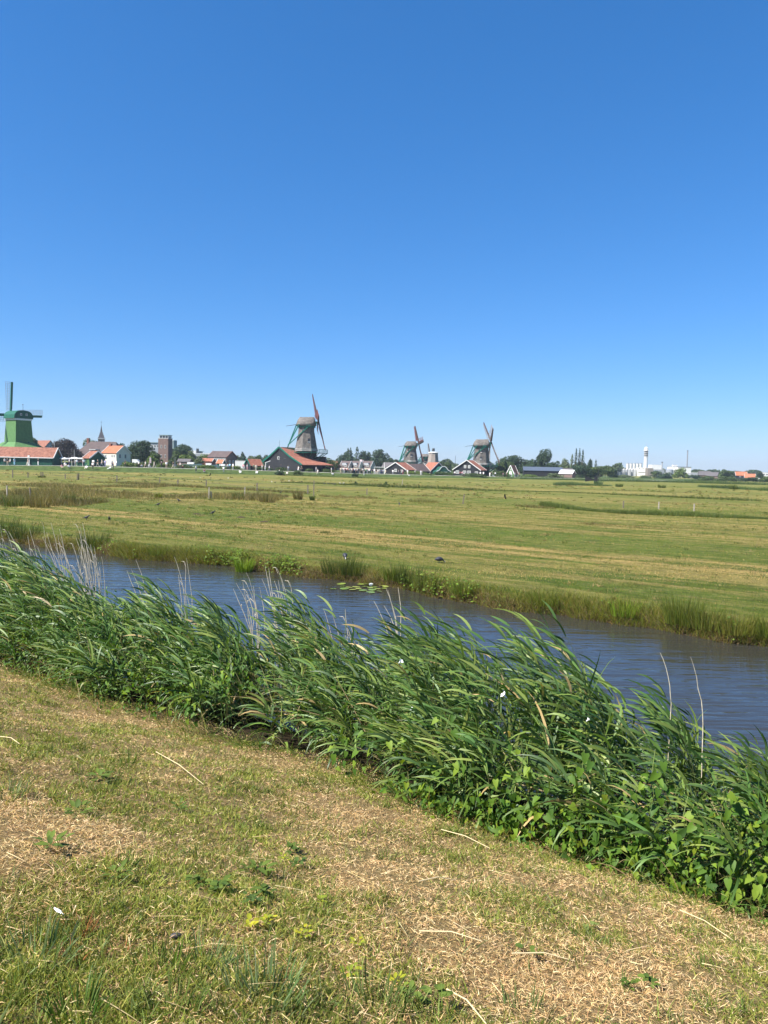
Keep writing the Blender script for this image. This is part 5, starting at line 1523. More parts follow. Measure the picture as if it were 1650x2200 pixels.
house('red_roof_shed', 'tiny shed with red roof before the brown barn', 'shed', 475, 1006, 262, 2.2, 2.2, 1.8, 2.9, 70, DGN, TILEO, WHITE, over=0.2)
block('white_hall', 'long low white building right of the brown barn', 'building', 505, 527, 991, 1010, 290, 5, WHITE, 0)
house('green_gable_hut', 'hut with teal edged gable and red roof beside the black barn', 'hut', 545, 1011, 247, 4.1, 4.6, 1.7, 3.7, -50, BLK, TILE, TEAL, over=0.25)
def boat(px, py, Y, Lg, label):
    root = empty('white_boat', at(px, py, Y), R(2), label, 'boat', 'white boats behind the path')
    m = MB()
    secs = [(-0.5, 0.55, 0.5), (-0.25, 0.7, 0.5), (0.1, 0.7, 0.55), (0.35, 0.45, 0.62), (0.5, 0.04, 0.72)]
    vs_ = []
    for u, hw, h in secs:
        vs_ += [(u * Lg, -hw * 1.3, h), (u * Lg, -hw * 0.8, -0.1), (u * Lg, hw * 0.8, -0.1), (u * Lg, hw * 1.3, h)]
    fs = [(i * 4 + k, (i + 1) * 4 + k, (i + 1) * 4 + k + 1, i * 4 + k + 1) for i in range(4) for k in range(3)] + [(i * 4 + 3, (i + 1) * 4 + 3, (i + 1) * 4, i * 4) for i in range(4)] + [(0, 1, 2, 3), (19, 18, 17, 16)]
    m.add(vs_, fs); m.build('hull', WHITE, root)
    m = MB(); m.box(-0.22 * Lg, 0.12 * Lg, -0.55, 0.55, 0.51, 1.15); m.build('cabin', WHITE, root)
boat(412, 1000.5, 240, 6.2, 'white boat with low cabin behind the path near the round bush')
boat(450, 1002.5, 245, 5.2, 'white boat in front of the red brick cottage')
boat(480, 1004, 250, 4.5, 'short white boat before the brown barn')
root = empty('white_van', at(290.5, 997, 232), R(-3), 'white delivery van parked by the trees', 'van')
m = MB(); m.add([(-1.0, 0, 0.35), (0.9, 0, 0.35), (0.9, 0, 1.0), (0.55, 0, 1.45), (-1.0, 0, 1.5), (-1.0, 1.6, 0.35), (0.9, 1.6, 0.35), (0.9, 1.6, 1.0), (0.55, 1.6, 1.45), (-1.0, 1.6, 1.5)],
              [(0, 1, 2, 3, 4), (9, 8, 7, 6, 5), (1, 6, 7, 2), (2, 7, 8, 3), (3, 8, 9, 4), (4, 9, 5, 0), (0, 5, 6, 1)]); m.build('body', WHITE, root)
for xx in (-0.6, 0.55):
    m = MB(); m.bar((xx, -0.04, 0.3), (xx, 0.2, 0.3), 0.5, 0.5); m.build('wheel', DARKM, root)

# market parasols and stalls by the long shed
def parasol(px, py, Y, h, r, label):
    root = empty('white_parasol', at(px, py, Y), 0, label, 'parasol', 'white parasols at the stalls')
    m = MB(); m.lathe([(r, h - 0.45), (r * 0.5, h - 0.15), (0.05, h)], 8, cap=False); m.lathe([(r * 0.98, h - 0.5), (r, h - 0.45)], 8, cap=False); m.build('canopy', WHITE, root)
    m = MB(); m.bar((0, 0, -0.3), (0, 0, h - 0.05), 0.16); m.build('pole', WHITE, root)
parasol(160.5, 1000.5, 200, 2.35, 1.7, 'wide white parasol on a thick post between shed and green hut')
parasol(139, 999.5, 199, 2.1, 0.9, 'small white parasol nearest the long shed')
parasol(132, 999.5, 203, 2.2, 1.0, 'white parasol behind the one nearest the shed')
for px, Y, w, lab in ((127, 204, 1.7, 'dark green market stall touching the end of the long shed'), (148, 206, 1.9, 'green market stall between the white parasols'), (172, 205, 1.7, 'green market stall beside the small green hut')):
    root = empty('market_stall', at(px, 1000, Y), 0, lab, 'stall', 'green market stalls')
    m = MB(); m.box(-w / 2, w / 2, 0, 1.2, -0.3, 0.9); m.build('counter', DGN, root)
    m = MB(); m.add([(-w / 2 - .2, -0.5, 1.75), (w / 2 + .2, -0.5, 1.75), (w / 2 + .2, 1.4, 2.05), (-w / 2 - .2, 1.4, 2.05), (-w / 2 - .2, -0.5, 1.82), (w / 2 + .2, -0.5, 1.82), (w / 2 + .2, 1.4, 2.12), (-w / 2 - .2, 1.4, 2.12)],
                  [(3, 2, 1, 0), (4, 5, 6, 7), (0, 1, 5, 4), (1, 2, 6, 5), (2, 3, 7, 6), (3, 0, 4, 7)]); m.build('awning', WHITE if px != 148 else GREYW, root)
    for xx in (-w / 2, w / 2):
        m = MB(); m.bar((xx, -0.3, -0.3), (xx, -0.3, 1.78), 0.09); m.build('post', WHITE, root)
# flag mast and lamp posts
def mast(px, pyb, pyt, Y, label, flag=None, r=0.08, mat=None, name='flag_mast'):
    root = empty(name, at(px, pyb, Y), 0, label, 'mast')
    h = (pyb - pyt) * Y / FPX
    m = MB(); m.bar((0, 0, -0.5), (0, 0, h), r * 2, w2=r, h2=r); m.build('pole', mat or WHITE, root)
    if flag:
        m = MB()
        fw, fh = flag
        n = 6
        vs_ = [(fw * i / n, 0.12 * math.sin(i * 1.4), h - fh * j / 3 + 0.12 * i / n * math.sin(i)) for j in range(4) for i in range(n + 1)]
        m.add(vs_, [(j * (n + 1) + i, j * (n + 1) + i + 1, (j + 1) * (n + 1) + i + 1, (j + 1) * (n + 1) + i) for j in range(3) for i in range(n)])
        for j, mt in enumerate(('flag_red', 'flag_white', 'flag_blue')): pass
        fl = m.build('flag', plain('flag_cloth', (0.75, 0.60, 0.60), 0.8, 0.2, 0.8), root)
    return root
mast(772.5, 1012, 987.5, 300, 'flag mast with small pale flag above the crowd', (1.4, 0.8))
mast(977.5, 1018, 979, 330, 'thin dark mast standing between the two right mills', mat=DARKM, r=0.1, name='antenna_mast')
mast(117.5, 990, 942, 260, 'thin grey mast above the end of the long shed', mat=STEEL, r=0.06, name='antenna_mast')
mast(600, 990, 946, 252, 'thin lightning rod on the ridge of the black barn', mat=DARKM, r=0.06, name='lightning_rod')
mast(376, 1000, 982, 245, 'street lamp post right of the brick tower', mat=STEEL, r=0.06, name='lamp_post')
mast(321.5, 1000, 983, 210, 'white beach flag standing between walkers at the trees', (0.45, 1.5), r=0.04)
mast(825.5, 1017, 994, 285, 'thick white post beside the white pergola', r=0.18, name='white_post')
mast(159.5, 990, 966, 225, 'thin pale flagpole before the dark copper beech', r=0.04)

# ------------------------------------------------------------------ black barn under the large mill
Yb = 263
A = [at(*q) for q in ((568, 991, 266), (600.5, 961.5, Yb), (647, 998, 258))]          # gable: left eave, ridge, right eave
foot = at(605, 1014, Yb).z
root = empty('black_barn', (A[1].x, A[1].y, foot), 0, 'tarred black barn with teal edged gable and sweeping red roof under the large mill', 'barn')
o_ = Vector((A[1].x, A[1].y, foot))
La, Ra, Ta = A[0] - o_, A[2] - o_, A[1] - o_
back = Vector((0.42, 0.9, 0)).normalized()
B = back * 15
m = MB()
Ld, Rd = Vector((La.x, La.y, -1)), Vector((Ra.x, Ra.y, -1))
Lm = La.lerp(Ta, 0.45) + Vector((0, 0, -0.15)); Rm = Ta.lerp(Ra, 0.5) + Vector((0, 0, -0.35))
poly = [Ld, Rd, Ra, Rm, Ta, Lm, La]
m.add(poly + [p + B for p in poly], [tuple(range(7)), tuple(reversed(range(7, 14)))] + [(i, 7 + i, 7 + (i + 1) % 7, (i + 1) % 7) for i in (1, 6)])
m.build('wall', BLK, root)
lift = Vector((0, 0, 0.18)); fwd = -back * 0.35
C1 = at(717, 1000.5, 266) - o_; Cm = at(668, 984, 268) - o_; T2 = at(629, 962.5, 278) - o_; M2 = at(690, 993, 267) - o_
m = MB()
g = [[Ta + lift + fwd, T2 + lift], [Rm + lift + fwd, Cm + lift], [Rm.lerp(Ra, 0.6) + lift + fwd + Vector((0, 0, -0.1)), M2 + lift], [Ra + lift + fwd + Vector((0.5, -0.1, -0.25)), C1 + lift]]
g2 = [[p - Vector((0, 0, 0.2)) for p in r_] for r_ in g]
vs_ = [p for r_ in g for p in r_] + [p for r_ in g2 for p in r_]
fs = []
for i in range(3):
    fs += [(2 * i, 2 * i + 2, 2 * i + 3, 2 * i + 1), (8 + 2 * i + 1, 8 + 2 * i + 3, 8 + 2 * i + 2, 8 + 2 * i), (2 * i, 8 + 2 * i, 10 + 2 * i, 2 * i + 2), (2 * i + 1, 2 * i + 3, 11 + 2 * i, 9 + 2 * i)]
fs += [(6, 14, 15, 7), (0, 1, 9, 8)]
m.add(vs_, fs)
rf = m.build('roof', TILE, root)
m = MB()
g = [Ta + lift + fwd, Lm + lift + fwd, La + lift + fwd + Vector((-0.4, 0, -0.3))]
vs_ = [p for p in g] + [p + B for p in g] + [p - Vector((0, 0, 0.2)) for p in g] + [p + B - Vector((0, 0, 0.2)) for p in g]
m.add(vs_, [(0, 3, 4, 1), (1, 4, 5, 2), (7, 10, 9, 6), (8, 11, 10, 7), (0, 1, 7, 6), (1, 2, 8, 7), (2, 5, 11, 8)])
m.build('roof', TILE, root)
m = MB()
for a, b in ((Ta, Lm), (Lm, La + Vector((-0.4, 0, -0.3))), (Ta, Rm), (Rm, Ra + Vector((0.5, -0.1, -0.25)))):
    m.bar(a + lift + fwd * 1.25, b + lift + fwd * 1.25, 0.12, 0.5)
m.build('barge_board', TEAL, root)
gd = (Ra - La); gd.z = 0; gd.normalize()
def on_gable(px, py):      # point on the gable plane
    r_ = ray(px, py); n_ = Vector((-gd.y, gd.x, 0)); q = o_ + Ta
    k_ = (q - EYE).dot(n_) / r_.dot(n_)
    return EYE + r_ * k_ - o_
def gab(px0, px1, py0, py1, mat, name, proud=0.08, parent=None):
    a, b = on_gable((px0 + px1) / 2, py0), on_gable((px0 + px1) / 2, py1)
    w = (px1 - px0) * Yb / FPX
    n_ = Vector((gd.y, -gd.x, 0))
    m = MB(); c_ = (a + b) / 2 + n_ * proud
    m.bar(c_ - gd * w / 2, c_ + gd * w / 2, 0.16, abs(a.z - b.z)); return m.build(name, mat, parent or root)
f = gab(596, 602, 981, 987, WHITE, 'window'); gab(597.2, 600.8, 982.2, 985.8, GLASS, 'pane', 0.14, f)
gab(593, 597, 995, 1006, TEAL, 'shutter'); gab(597.5, 601.5, 996, 1004, GLASS, 'window')
s_ = gab(602, 607, 995, 1002, WHITE, 'sign_board'); gab(603.5, 605.5, 997, 1000, DWOOD, 'emblem', 0.14, s_)
gab(635, 643, 998, 1010, TEAL, 'door'); gab(609, 616, 984, 985.6, DARKM, 'vent'); gab(568.5, 571.5, 992, 1003, TEAL, 'door')
# open store under the sweeping roof: dark posts and back wall
root = empty('mill_base_building', at(688, 1014, 270), 0, 'dark boarded lean to with posts under the sweeping red roof', 'building')
m = MB(); m.box(-8.5, 4.6, 1.0, 9.0, -1, 1.75); m.build('wall', BLK, root)
m = MB(); m.box(-5, 1.5, 3.0, 9.0, 1.75, 5.6); m.build('upper_wall', BLK, root)
for xx in (-3.0, 1.0, 4.2):
    m = MB(); m.bar((xx, -2.2, -0.8), (xx, -2.2, 1.9), 0.22); m.build('post', TEAL, root)
for px, lab in ((663, 'a'), (681, 'b'), (690, 'c'), (696, 'd')):
    pass
# lifting crane arm at the barn's left
root = empty('hand_crane', at(570.5, 1012, 252), 0, 'small white hand crane beside the left corner of the black barn', 'crane')
m = MB(); m.bar((0, 0, -0.5), (0, 0, 2.9), 0.22); m.build('post', WHITE, root)
m = MB(); m.bar((-0.2, 0, 2.8), (1.6, 0, 3.5), 0.2); m.build('arm', WHITE, root)
m = MB(); m.bar((0, 0, 1.6), (0.8, 0, 3.1), 0.1); m.build('strut', TEAL, root)

# ------------------------------------------------------------------ barns of the middle and right mills
house('mill_barn', 'dark barn with broad white edged gable before the middle mill', 'barn', 860, 1017, 300, 9.2, 9, 1.5, 4.3, -26, BLK, TILE, WHITE, over=0.3, wins=((0, -4.5, 1.2, 1.0, 1.2, '-y'), (2.6, -4.5, 1.0, 0.9, 1.0, '-y')))
house('mill_store', 'low dark store with brown roof and white edge right of the middle mill', 'barn', 893, 1017, 312, 7.5, 9, 1.0, 3.9, -48, BLK, TILEB, WHITE, over=0.3)
house('red_roof_barn', 'red roofed barn with white zigzag gable before the capless tower', 'barn', 931, 1017, 325, 7.0, 8, 1.5, 4.7, 28, BLK, TILE, WHITE, over=0.35, wins=((-1.5, -4.0, 1.0, 0.8, 0.9, '-y'),))
# bell gable shed
root = empty('bell_gable_shed', at(953, 1017, 312), R(12), 'green shed with white edged bell shaped gable', 'shed')
prof = [(-3.1, 0.7), (-2.6, 1.05), (-2.0, 1.25), (-1.5, 1.9), (-1.0, 2.55), (-0.5, 2.8), (0, 2.85), (0.5, 2.8), (1.0, 2.55), (1.5, 1.9), (2.0, 1.25), (2.6, 1.05), (3.1, 0.7)]
m = MB(); n = len(prof)
fr = [(x_, 0, z_) for x_, z_ in prof] + [(3.1, 0, -1), (-3.1, 0, -1)]
m.add(fr + [(x_, 6, z_) for x_, _, z_ in fr], [tuple(reversed(range(n + 2))), tuple(range(n + 2, 2 * n + 4))] + [(i, i + 1, n + 3 + i, n + 2 + i) for i in range(n - 1)] + [(n - 1, n, 2 * n + 2, 2 * n + 1), (n + 1, 0, n + 2, 2 * n + 3)]); m.build('wall', DGN, root)
m = MB()
for i in range(n - 1): m.bar((prof[i][0], -0.1, prof[i][1] + 0.05), (prof[i + 1][0], -0.1, prof[i + 1][1] + 0.05), 0.15, 0.28)
m.build('barge_board', WHITE, root)
for xx in (-0.9, 0.6, 1.4): win(root, xx, 0, 0.2, 0.75, 0.9, '-y')
house('black_gabled_house', 'black gabled house with white trim and red roof before the right mill', 'house', 1009, 1019.5, 318, 11.6, 11, 2.05, 6.0, -20, BLK, TILE, WHITE, over=0.35,
      wins=((-0.75, -5.5, 3.35, 0.95, 1.25, '-y', WHITE, 2), (1.0, -5.5, 3.35, 0.95, 1.25, '-y', WHITE, 2), (-4.0, -5.5, 1.0, 1.35, 1.25, '-y', WHITE, 2), (-0.9, -5.5, 1.0, 1.35, 1.25, '-y', WHITE, 2), (1.0, -5.5, 1.0, 1.35, 1.25, '-y', WHITE, 2), (4.2, -5.5, 0.9, 1.3, 0.9, '-y', WHITE, 1)))
house('green_peaked_hut', 'narrow green hut with steep white edged gable near the far trees', 'hut', 1101, 1021, 322, 3.3, 4.2, 0.9, 4.2, -34, BG, TILED, WHITE, over=0.2, doors=((0, -2.1, 0, 1.1, 1.7, WHITE),), wins=((0, -2.1, 2.4, 0.7, 0.6, '-y'),))
house('long_black_shed', 'long black shed with blue grey metal roof before the dark trees', 'shed', 1165, 1021, 345, 8, 17.5, 2.1, 3.7, 84, BLK, BLUER, None, over=0.3)
house('grey_farm_shed', 'shed with grey tiled roof right of the long black shed', 'shed', 1214, 1021.5, 360, 6, 6.5, 1.6, 3.3, 80, BRICK, SLATE, None, over=0.3)
house('white_roof_shed', 'small brick shed with white roof beside the tall conifers', 'shed', 1219, 1023, 335, 4.4, 6.0, 1.2, 2.7, 55, BRICK, WHITE, None, over=0.3)
root = empty('white_pergola', at(815, 1018, 290), 0, 'white framed pergola beside the crowd', 'pergola')
for xx in (-2, 0, 2):
    m = MB(); m.bar((xx, 0, -0.5), (xx, 0, 2.5), 0.18); m.build('post', WHITE, root)
m = MB(); m.box(-2.2, 2.2, -0.4, 2.4, 2.5, 2.7); m.build('roof', WHITE, root)
m = MB(); m.box(-1.9, 1.9, 2.2, 2.35, -0.5, 2.5); m.build('back_wall', GREYW, root)
house('grey_roof_cottage', 'cottage with pale grey roof behind the white post', 'house', 838, 1014, 400, 6, 7, 2.5, 5.0, 70, GREYW, SLATE, None, group='houses behind the crowd')
for px, lab, wl, rf_ in ((716, 'brick house with white dormer at the end of the sweeping red roof', BRICKR, TILED), (744, 'house with pale pink gable and dark roof behind the crowd, first of three', plain('pink_render', (0.55, 0.42, 0.36), 0.8), TILEB),
                (766, 'house with cream gable and white dormer behind the flag mast', CREAM, TILEB), (791, 'house with beige gable and brown roof left of the pergola', plain('beige_render', (0.48, 0.40, 0.33), 0.8), TILEB)):
    hh = house('row_house', lab, 'house', px, 1013, 390, 4.6, 6.0, 2.2, 5.4, 55, wl, rf_, WHITE if px != 716 else None, over=0.15, group='houses behind the crowd', wins=((-2.3, -1.2, 3.2, 1.8, 1.0, '-x'), (-2.3, 1.4, 1.2, 1.6, 1.2, '-x'), (0, -3.0, 1.3, 1.2, 1.3, '-y')))
    m = MB(); m.box(-2.25, -0.9, -1.6, 1.3, 3.2, 4.5); m.build('dormer', GREYW, hh)

# ------------------------------------------------------------------ factory on the right horizon
YF = 820
MF = YF / FPX
for i in range(8):
    px = 1328 + 6.0 * i
    root = empty('storage_silo', at(px, 1022, YF - 10 + (i % 2) * 3), 0, ['pale metal silo at the left end of the front row', 'pale metal silo second from the left in the front row', 'pale metal silo third from the left in the front row', 'pale metal silo fourth from the left in the front row',
              'pale metal silo fifth from the left in the front row', 'pale metal silo sixth from the left in the front row', 'pale metal silo seventh in the front row', 'pale metal silo touching the white block'][i], 'silo', 'front row of silos')
    hgt = (13 if i > 0 else 15) * MF
    m = MB(); m.lathe([(1.42, -3), (1.42, hgt), ], 12); m.build('shell', STEEL, root)
    m = MB(); m.lathe([(1.45, hgt), (1.45, hgt + 0.3), (0.3, hgt + 1.0)], 12); m.build('cap', CONC, root)
for i in range(5):
    px = 1347.5 + 7.0 * i
    root = empty('tall_silo', at(px, 1022, YF + 14), 0, 'tall pale silo, number %s from the left of the raised rear row' % ['one', 'two', 'three', 'four', 'five'][i], 'silo', 'rear row of silos')
    m = MB(); m.lathe([(1.55, -3), (1.55, 26 * MF)], 12); m.build('shell', plain('pale_silo', (0.55, 0.54, 0.50), 0.7, 0.1, 0.4), root)
    m = MB(); m.lathe([(1.6, 26 * MF), (1.6, 26 * MF + 0.5)], 12); m.build('cap', STEEL, root)
root = block('factory_block', 'white factory block with dark slot window in front of the tall tower', 'building', 1371, 1391, 1005, 1022, YF - 20, 20, plain('white_cladding', (0.72, 0.69, 0.60), 0.7, 0.05, 0.3), -12)
m = MB(); m.box(-4.6, 3.8, -0.05, 0, 3.2, 3.9); m.build('slot_window', DARKM, root)
for xx in (-3.6, 0, 3.6):
    m = MB(); m.box(xx - 0.6, xx + 0.6, -0.05, 0, 7.4, 8.0); m.build('vent', DARKM, root)
root = empty('telecom_tower', at(1386, 1022, YF), 0, 'white telecom tower with ringed dark gallery and rounded top', 'tower')
m = MB(); m.lathe([(2.2, -3), (2.1, 6), (1.8, 21)], 16); m.build('shaft', WHITE, root)
m = MB(); m.lathe([(2.0, 21), (2.0, 27.6)], 16); m.build('core', DARKM, root)
for zz in (21.2, 23.3, 25.4):
    m = MB(); m.lathe([(2.4, zz), (2.4, zz + 0.7)], 16); m.build('gallery_ring', CONC, root)
m = MB(); m.lathe([(2.9, 27.4), (3.0, 28.0), (2.0, 28.3), (1.9, 30.4), (1.3, 31.6)], 16); m.build('head', WHITE, root)
m = MB(); m.bar((0, 0, 31.6), (0, 0, 36.5), 0.4, w2=0.16, h2=0.16); m.build('antenna', STEEL, root)
block('white_box_hall', 'white windowless hall on top of the factory right of the tower', 'building', 1400, 1420, 999, 1022, YF + 20, 12, WHITE)
root = empty('steel_chimney', at(1421.5, 1022, YF), 0, 'short grey steel chimney beside the white hall', 'chimney')
m = MB(); m.lathe([(0.7, -2), (0.7, 14.5)], 10); m.build('shaft', STEEL, root); m = MB(); m.lathe([(1.0, 14.5), (1.0, 15.2)], 10); m.build('cap', DARKM, root)
block('grey_warehouse', 'grey metal warehouse below the white hall', 'building', 1391, 1427, 1009, 1024, YF - 25, 10, plain('grey_cladding', (0.26, 0.28, 0.30), 0.6, 0.1, 0.3))
block('factory_shaded_side', 'brown block coloured as the shaded side of the white factory block', 'building', 1391.5, 1403, 1006, 1024, YF - 40, 8, plain('shaded_side_brown', (0.20, 0.17, 0.14), 0.7, 0.1, 0.3))  # stands in for the white block's shaded side; shade put into the colour
root = empty('round_tank', at(1438, 1023, YF - 15), 0, 'wide grey round tank between warehouses', 'tank')
m = MB(); m.lathe([(4.0, -2), (4.0, 7.0), (0.5, 8.2)], 18); m.build('shell', plain('grey_cladding', (0.26, 0.28, 0.30)), root)
block('process_building', 'pale factory building with dark roof band left of the tall chimney', 'building', 1442, 1458, 1003, 1023, YF, 12, WHITE, roof=DARKM)
block('roof_plant', 'small white plant room with dark top above the factory', 'building', 1446, 1455, 999, 1008, YF + 8, 4, WHITE)
block('long_white_factory', 'long white factory hall with dark roof edge under the tall chimney', 'building', 1456, 1484, 1003.5, 1024, YF - 5, 16, WHITE, roof=DARKM, over=0.3)
root = empty('tall_chimney', at(1475, 1022, YF + 6), 0, 'tall thin grey factory chimney', 'chimney')
m = MB(); m.lathe([(0.75, -2), (0.65, 27.3)], 10); m.build('shaft', plain('chimney_grey', (0.22, 0.23, 0.25), 0.6), root); m = MB(); m.lathe([(0.9, 27.3), (0.9, 28)], 10); m.build('cap', DARKM, root)
block('low_store', 'low pale store right of the factory', 'building', 1484, 1506, 1016, 1026, 700, 8, GREYW, roof=WHITE)
house('grey_roof_house', 'house with steep dark grey roof, left of a pair near the factory', 'house', 1513, 1026, 620, 8, 9, 2.2, 5.2, 70, BRICK, SLATE, None, group='houses on the right horizon')
house('grey_roof_house', 'house with steep dark grey roof and front gable, right of a pair', 'house', 1531, 1027, 600, 7, 8, 1.8, 4.6, 60, BRICK, SLATE, None, group='houses on the right horizon')
house('red_roof_house', 'black house with bright red roof and white edges on the right horizon', 'house', 1591, 1028, 560, 5.6, 7.6, 2.4, 5.0, 78, BLK, TILEO, WHITE, wins=((-2.8, -2, 1.5, 1.1, 0.9, '-x'), (-2.8, 1, 1.5, 1.1, 0.9, '-x')), group='houses on the right horizon')
house('red_roof_house', 'lower red roofed house with white gable edge at the far right', 'house', 1611, 1029.5, 545, 5.2, 6.4, 1.3, 3.8, 62, BLK, TILEO, WHITE, group='houses on the right horizon')
block('white_apartments', 'white building with window bands at the right picture edge', 'building', 1638, 1668, 1016, 1032, 640, 8, WHITE, wins=(2, 5, 1.6, 1.3))

# small black meadow mill
root = empty('meadow_mill', onm(1280, 1039), R(0), 'small black meadow pump mill with triangular wind vane in the reeds', 'windmill')
m = MB(); taper_box(m, 0.5, 0.5, -0.3, 0.42, 0.42, 2.0); m.build('body', BLK, root)
m = MB(); m.add([(-3.2, -0.03, 0.55), (-0.5, -0.03, 1.0), (-0.5, -0.03, 1.35), (-3.2, -0.03, 2.15), (-3.2, 0.03, 0.55), (-0.5, 0.03, 1.0), (-0.5, 0.03, 1.35), (-3.2, 0.03, 2.15)],
              [(0, 1, 2, 3), (7, 6, 5, 4), (0, 4, 5, 1), (1, 5, 6, 2), (2, 6, 7, 3), (3, 7, 4, 0)]); m.build('wind_vane', BLK, root)
m = MB(); m.bar((0.4, 0, 2.3), (0.95, 0, 2.35), 0.2); m.build('shaft', BLK, root)
for a in (4, 94, 184, 274):
    d = Vector((-0.05, math.sin(R(a)), math.cos(R(a))))
    m = MB(); c_ = Vector((0.85, 0, 2.3)); m.bar(c_, c_ + d * 2.5, 0.30, 0.06, up=(1, 0, 0)); m.build('blade', BLK, root)

# ------------------------------------------------------------------ trees, bushes and hedges of the village
for a in [
    (72, 985, 944, 30, 300, 'oak', 'green tree crown rising behind the green mill foot'),
    (147, 996, 947, 60, 262, 'copper', 'broad dark copper beech behind the market stalls'),
    (122, 994, 952, 24, 268, 'copper', 'smaller dark tree at the end of the long shed'),
    (196, 990, 948, 40, 330, 'oak', 'rounded tree behind the left end of the grey brown roof'),
    (262, 990, 953, 20, 340, 'dark', 'dark treetop between grey roof and orange roof'),
    (302, 1000, 949, 62, 262, 'dark', 'large dark green tree left of the brick tower'),
    (281, 996, 962, 30, 275, 'oak', 'tree crown behind the gable of the orange roofed house'),
    (332, 1002, 970, 32, 255, 'oak', 'lower tree at the left foot of the brick tower'),
    (325, 1004, 982, 26, 246, 'light', 'small light green tree among walkers'),
    (395, 1000, 957, 46, 330, 'dark', 'wide dark tree behind the white flat roof edge'),
    (378, 1000, 970, 26, 285, 'oak', 'tree right beside the brick tower'),
    (398, 1000, 978, 30, 280, 'light', 'light green tree above the grey shed'),
    (412, 1000, 973, 22, 300, 'willow', 'pale green tree below the flat roofed hall'),
    (427, 1002, 980, 20, 258, 'willow', 'rounded grey green willow beside the brick cottage'),
    (441, 1000, 977, 24, 300, 'light', 'light tree left of the brown barn'),
    (521, 1006, 972, 14, 420, 'dark', 'pointed dark tree in the gap right of the brown barn'),
    (508, 1006, 980, 22, 430, 'willow', 'distant grey green tree beside the pointed one'),
    (540, 1006, 980, 24, 420, 'willow', 'distant tree above the teal edged hut'),
    (556, 1008, 978, 24, 400, 'oak', 'distant tree left of the black barn gable'),
    (574, 1008, 978, 18, 330, 'dark', 'dark tree touching the left slope of the black barn'),
    (705, 1012, 985, 36, 330, 'oak', 'round tree at the end of the sweeping red roof'),
    (742, 1012, 972, 34, 430, 'dark', 'broad tree left of the twin pointed poplars'),
    (785, 1012, 971, 26, 430, 'dark', 'tree right of the single tall poplar'),
    (812, 1012, 967, 42, 425, 'dark', 'large rounded tree left of the middle mill'),
    (836, 1012, 984, 20, 420, 'dark', 'small round tree before the middle mill'),
    (852, 1012, 989, 18, 430, 'dark', 'low tree touching the middle mill'),
    (948, 1014, 991, 24, 460, 'oak', 'low tree behind the red roofed barn'),
    (962, 1014, 994, 22, 450, 'oak', 'low tree above the bell gabled shed'),
    (982, 1016, 998, 20, 430, 'willow', 'pale low tree left of the black gabled house'),
    (1083, 1022, 995, 40, 340, 'oak', 'bushy tree between the right mill and the green peaked hut'),
    (1100, 1020, 980, 62, 385, 'dark', 'wide dark tree right of the right mill'),
    (1138, 1020, 988, 44, 380, 'dark', 'dark tree above the left end of the long black shed'),
    (1168, 1020, 972, 34, 385, 'dark', 'tallest rounded dark tree above the long black shed'),
    (1190, 1020, 993, 28, 380, 'dark', 'dark tree at the right end of the long black shed'),
    (1212, 1020, 990, 20, 410, 'willow', 'pale grey green tree before the tall conifers'),
    (1247, 1024, 1000, 40, 370, 'dark', 'dark bushy tree at the foot of the conifers'),
    (1266, 1024, 989, 9, 420, 'dark', 'small slim tree right of the conifers'),
    (1275, 1026, 1005, 36, 380, 'oak', 'low broad tree behind the black meadow mill'),
    (1300, 1025, 1002, 32, 400, 'oak', 'rounded tree left of the silos'),
    (1318, 1026, 1010, 18, 420, 'dark', 'low dark tree touching the silos'),
    (1461, 1028, 1007, 28, 520, 'light', 'rounded light green tree in front of the white factory'),
    (1410, 1028, 1013, 24, 560, 'oak', 'low tree before the grey warehouse'),
    (1432, 1028, 1016, 22, 560, 'dark', 'low dark tree before the round tank'),
    (1485, 1028, 1020, 13, 540, 'dark', 'small dark bush tree right of the factory'),
    (1524, 1026, 1010, 18, 700, 'dark', 'round treetop behind the grey roofed houses'),
    (1554, 1029, 1009, 20, 540, 'oak', 'rounded tree between grey and red roofed houses'),
    (1568, 1029, 1013, 20, 540, 'oak', 'bushy tree just left of the red roofs'),
    (1600, 1028, 1014, 22, 680, 'dark', 'low trees between the red roofs, dark crown'),
    (1632, 1030, 1013, 15, 520, 'dark', 'round dark tree left of the white building'),
    (1648, 1033, 1024, 22, 500, 'oak', 'low bushy tree at the right picture edge')]:
    tree(*a)
for a in [(747, 1012, 965, 9, 430, 'dark', 'left one of the twin pointed poplars behind the crowd'), (752.5, 1012, 964, 9, 432, 'dark', 'right one of the twin pointed poplars behind the crowd'),
          (766.5, 1012, 962, 15, 428, 'dark', 'single tall broad poplar behind the flag'), (790, 1012, 972, 6, 440, 'dark', 'thin poplar tip left of the large rounded tree'),
          (1236, 1024, 966, 9, 400, 'dark', 'leftmost of the three tall conifers'), (1243.5, 1024, 966, 8, 402, 'dark', 'middle one of the three tall conifers'), (1250.5, 1024, 969, 9.5, 398, 'dark', 'rightmost of the three tall conifers'),
          (1228, 1024, 978, 12, 405, 'willow', 'greyish conifer left of the three tall ones'), (1279, 1024, 989, 8, 420, 'dark', 'lone pointed conifer above the meadow mill'),
          (1270, 1024, 990, 8, 425, 'oak', 'slim loose tree left of the lone pointed conifer')]:
    tree(*a, poplar=True, trunk=0.05)
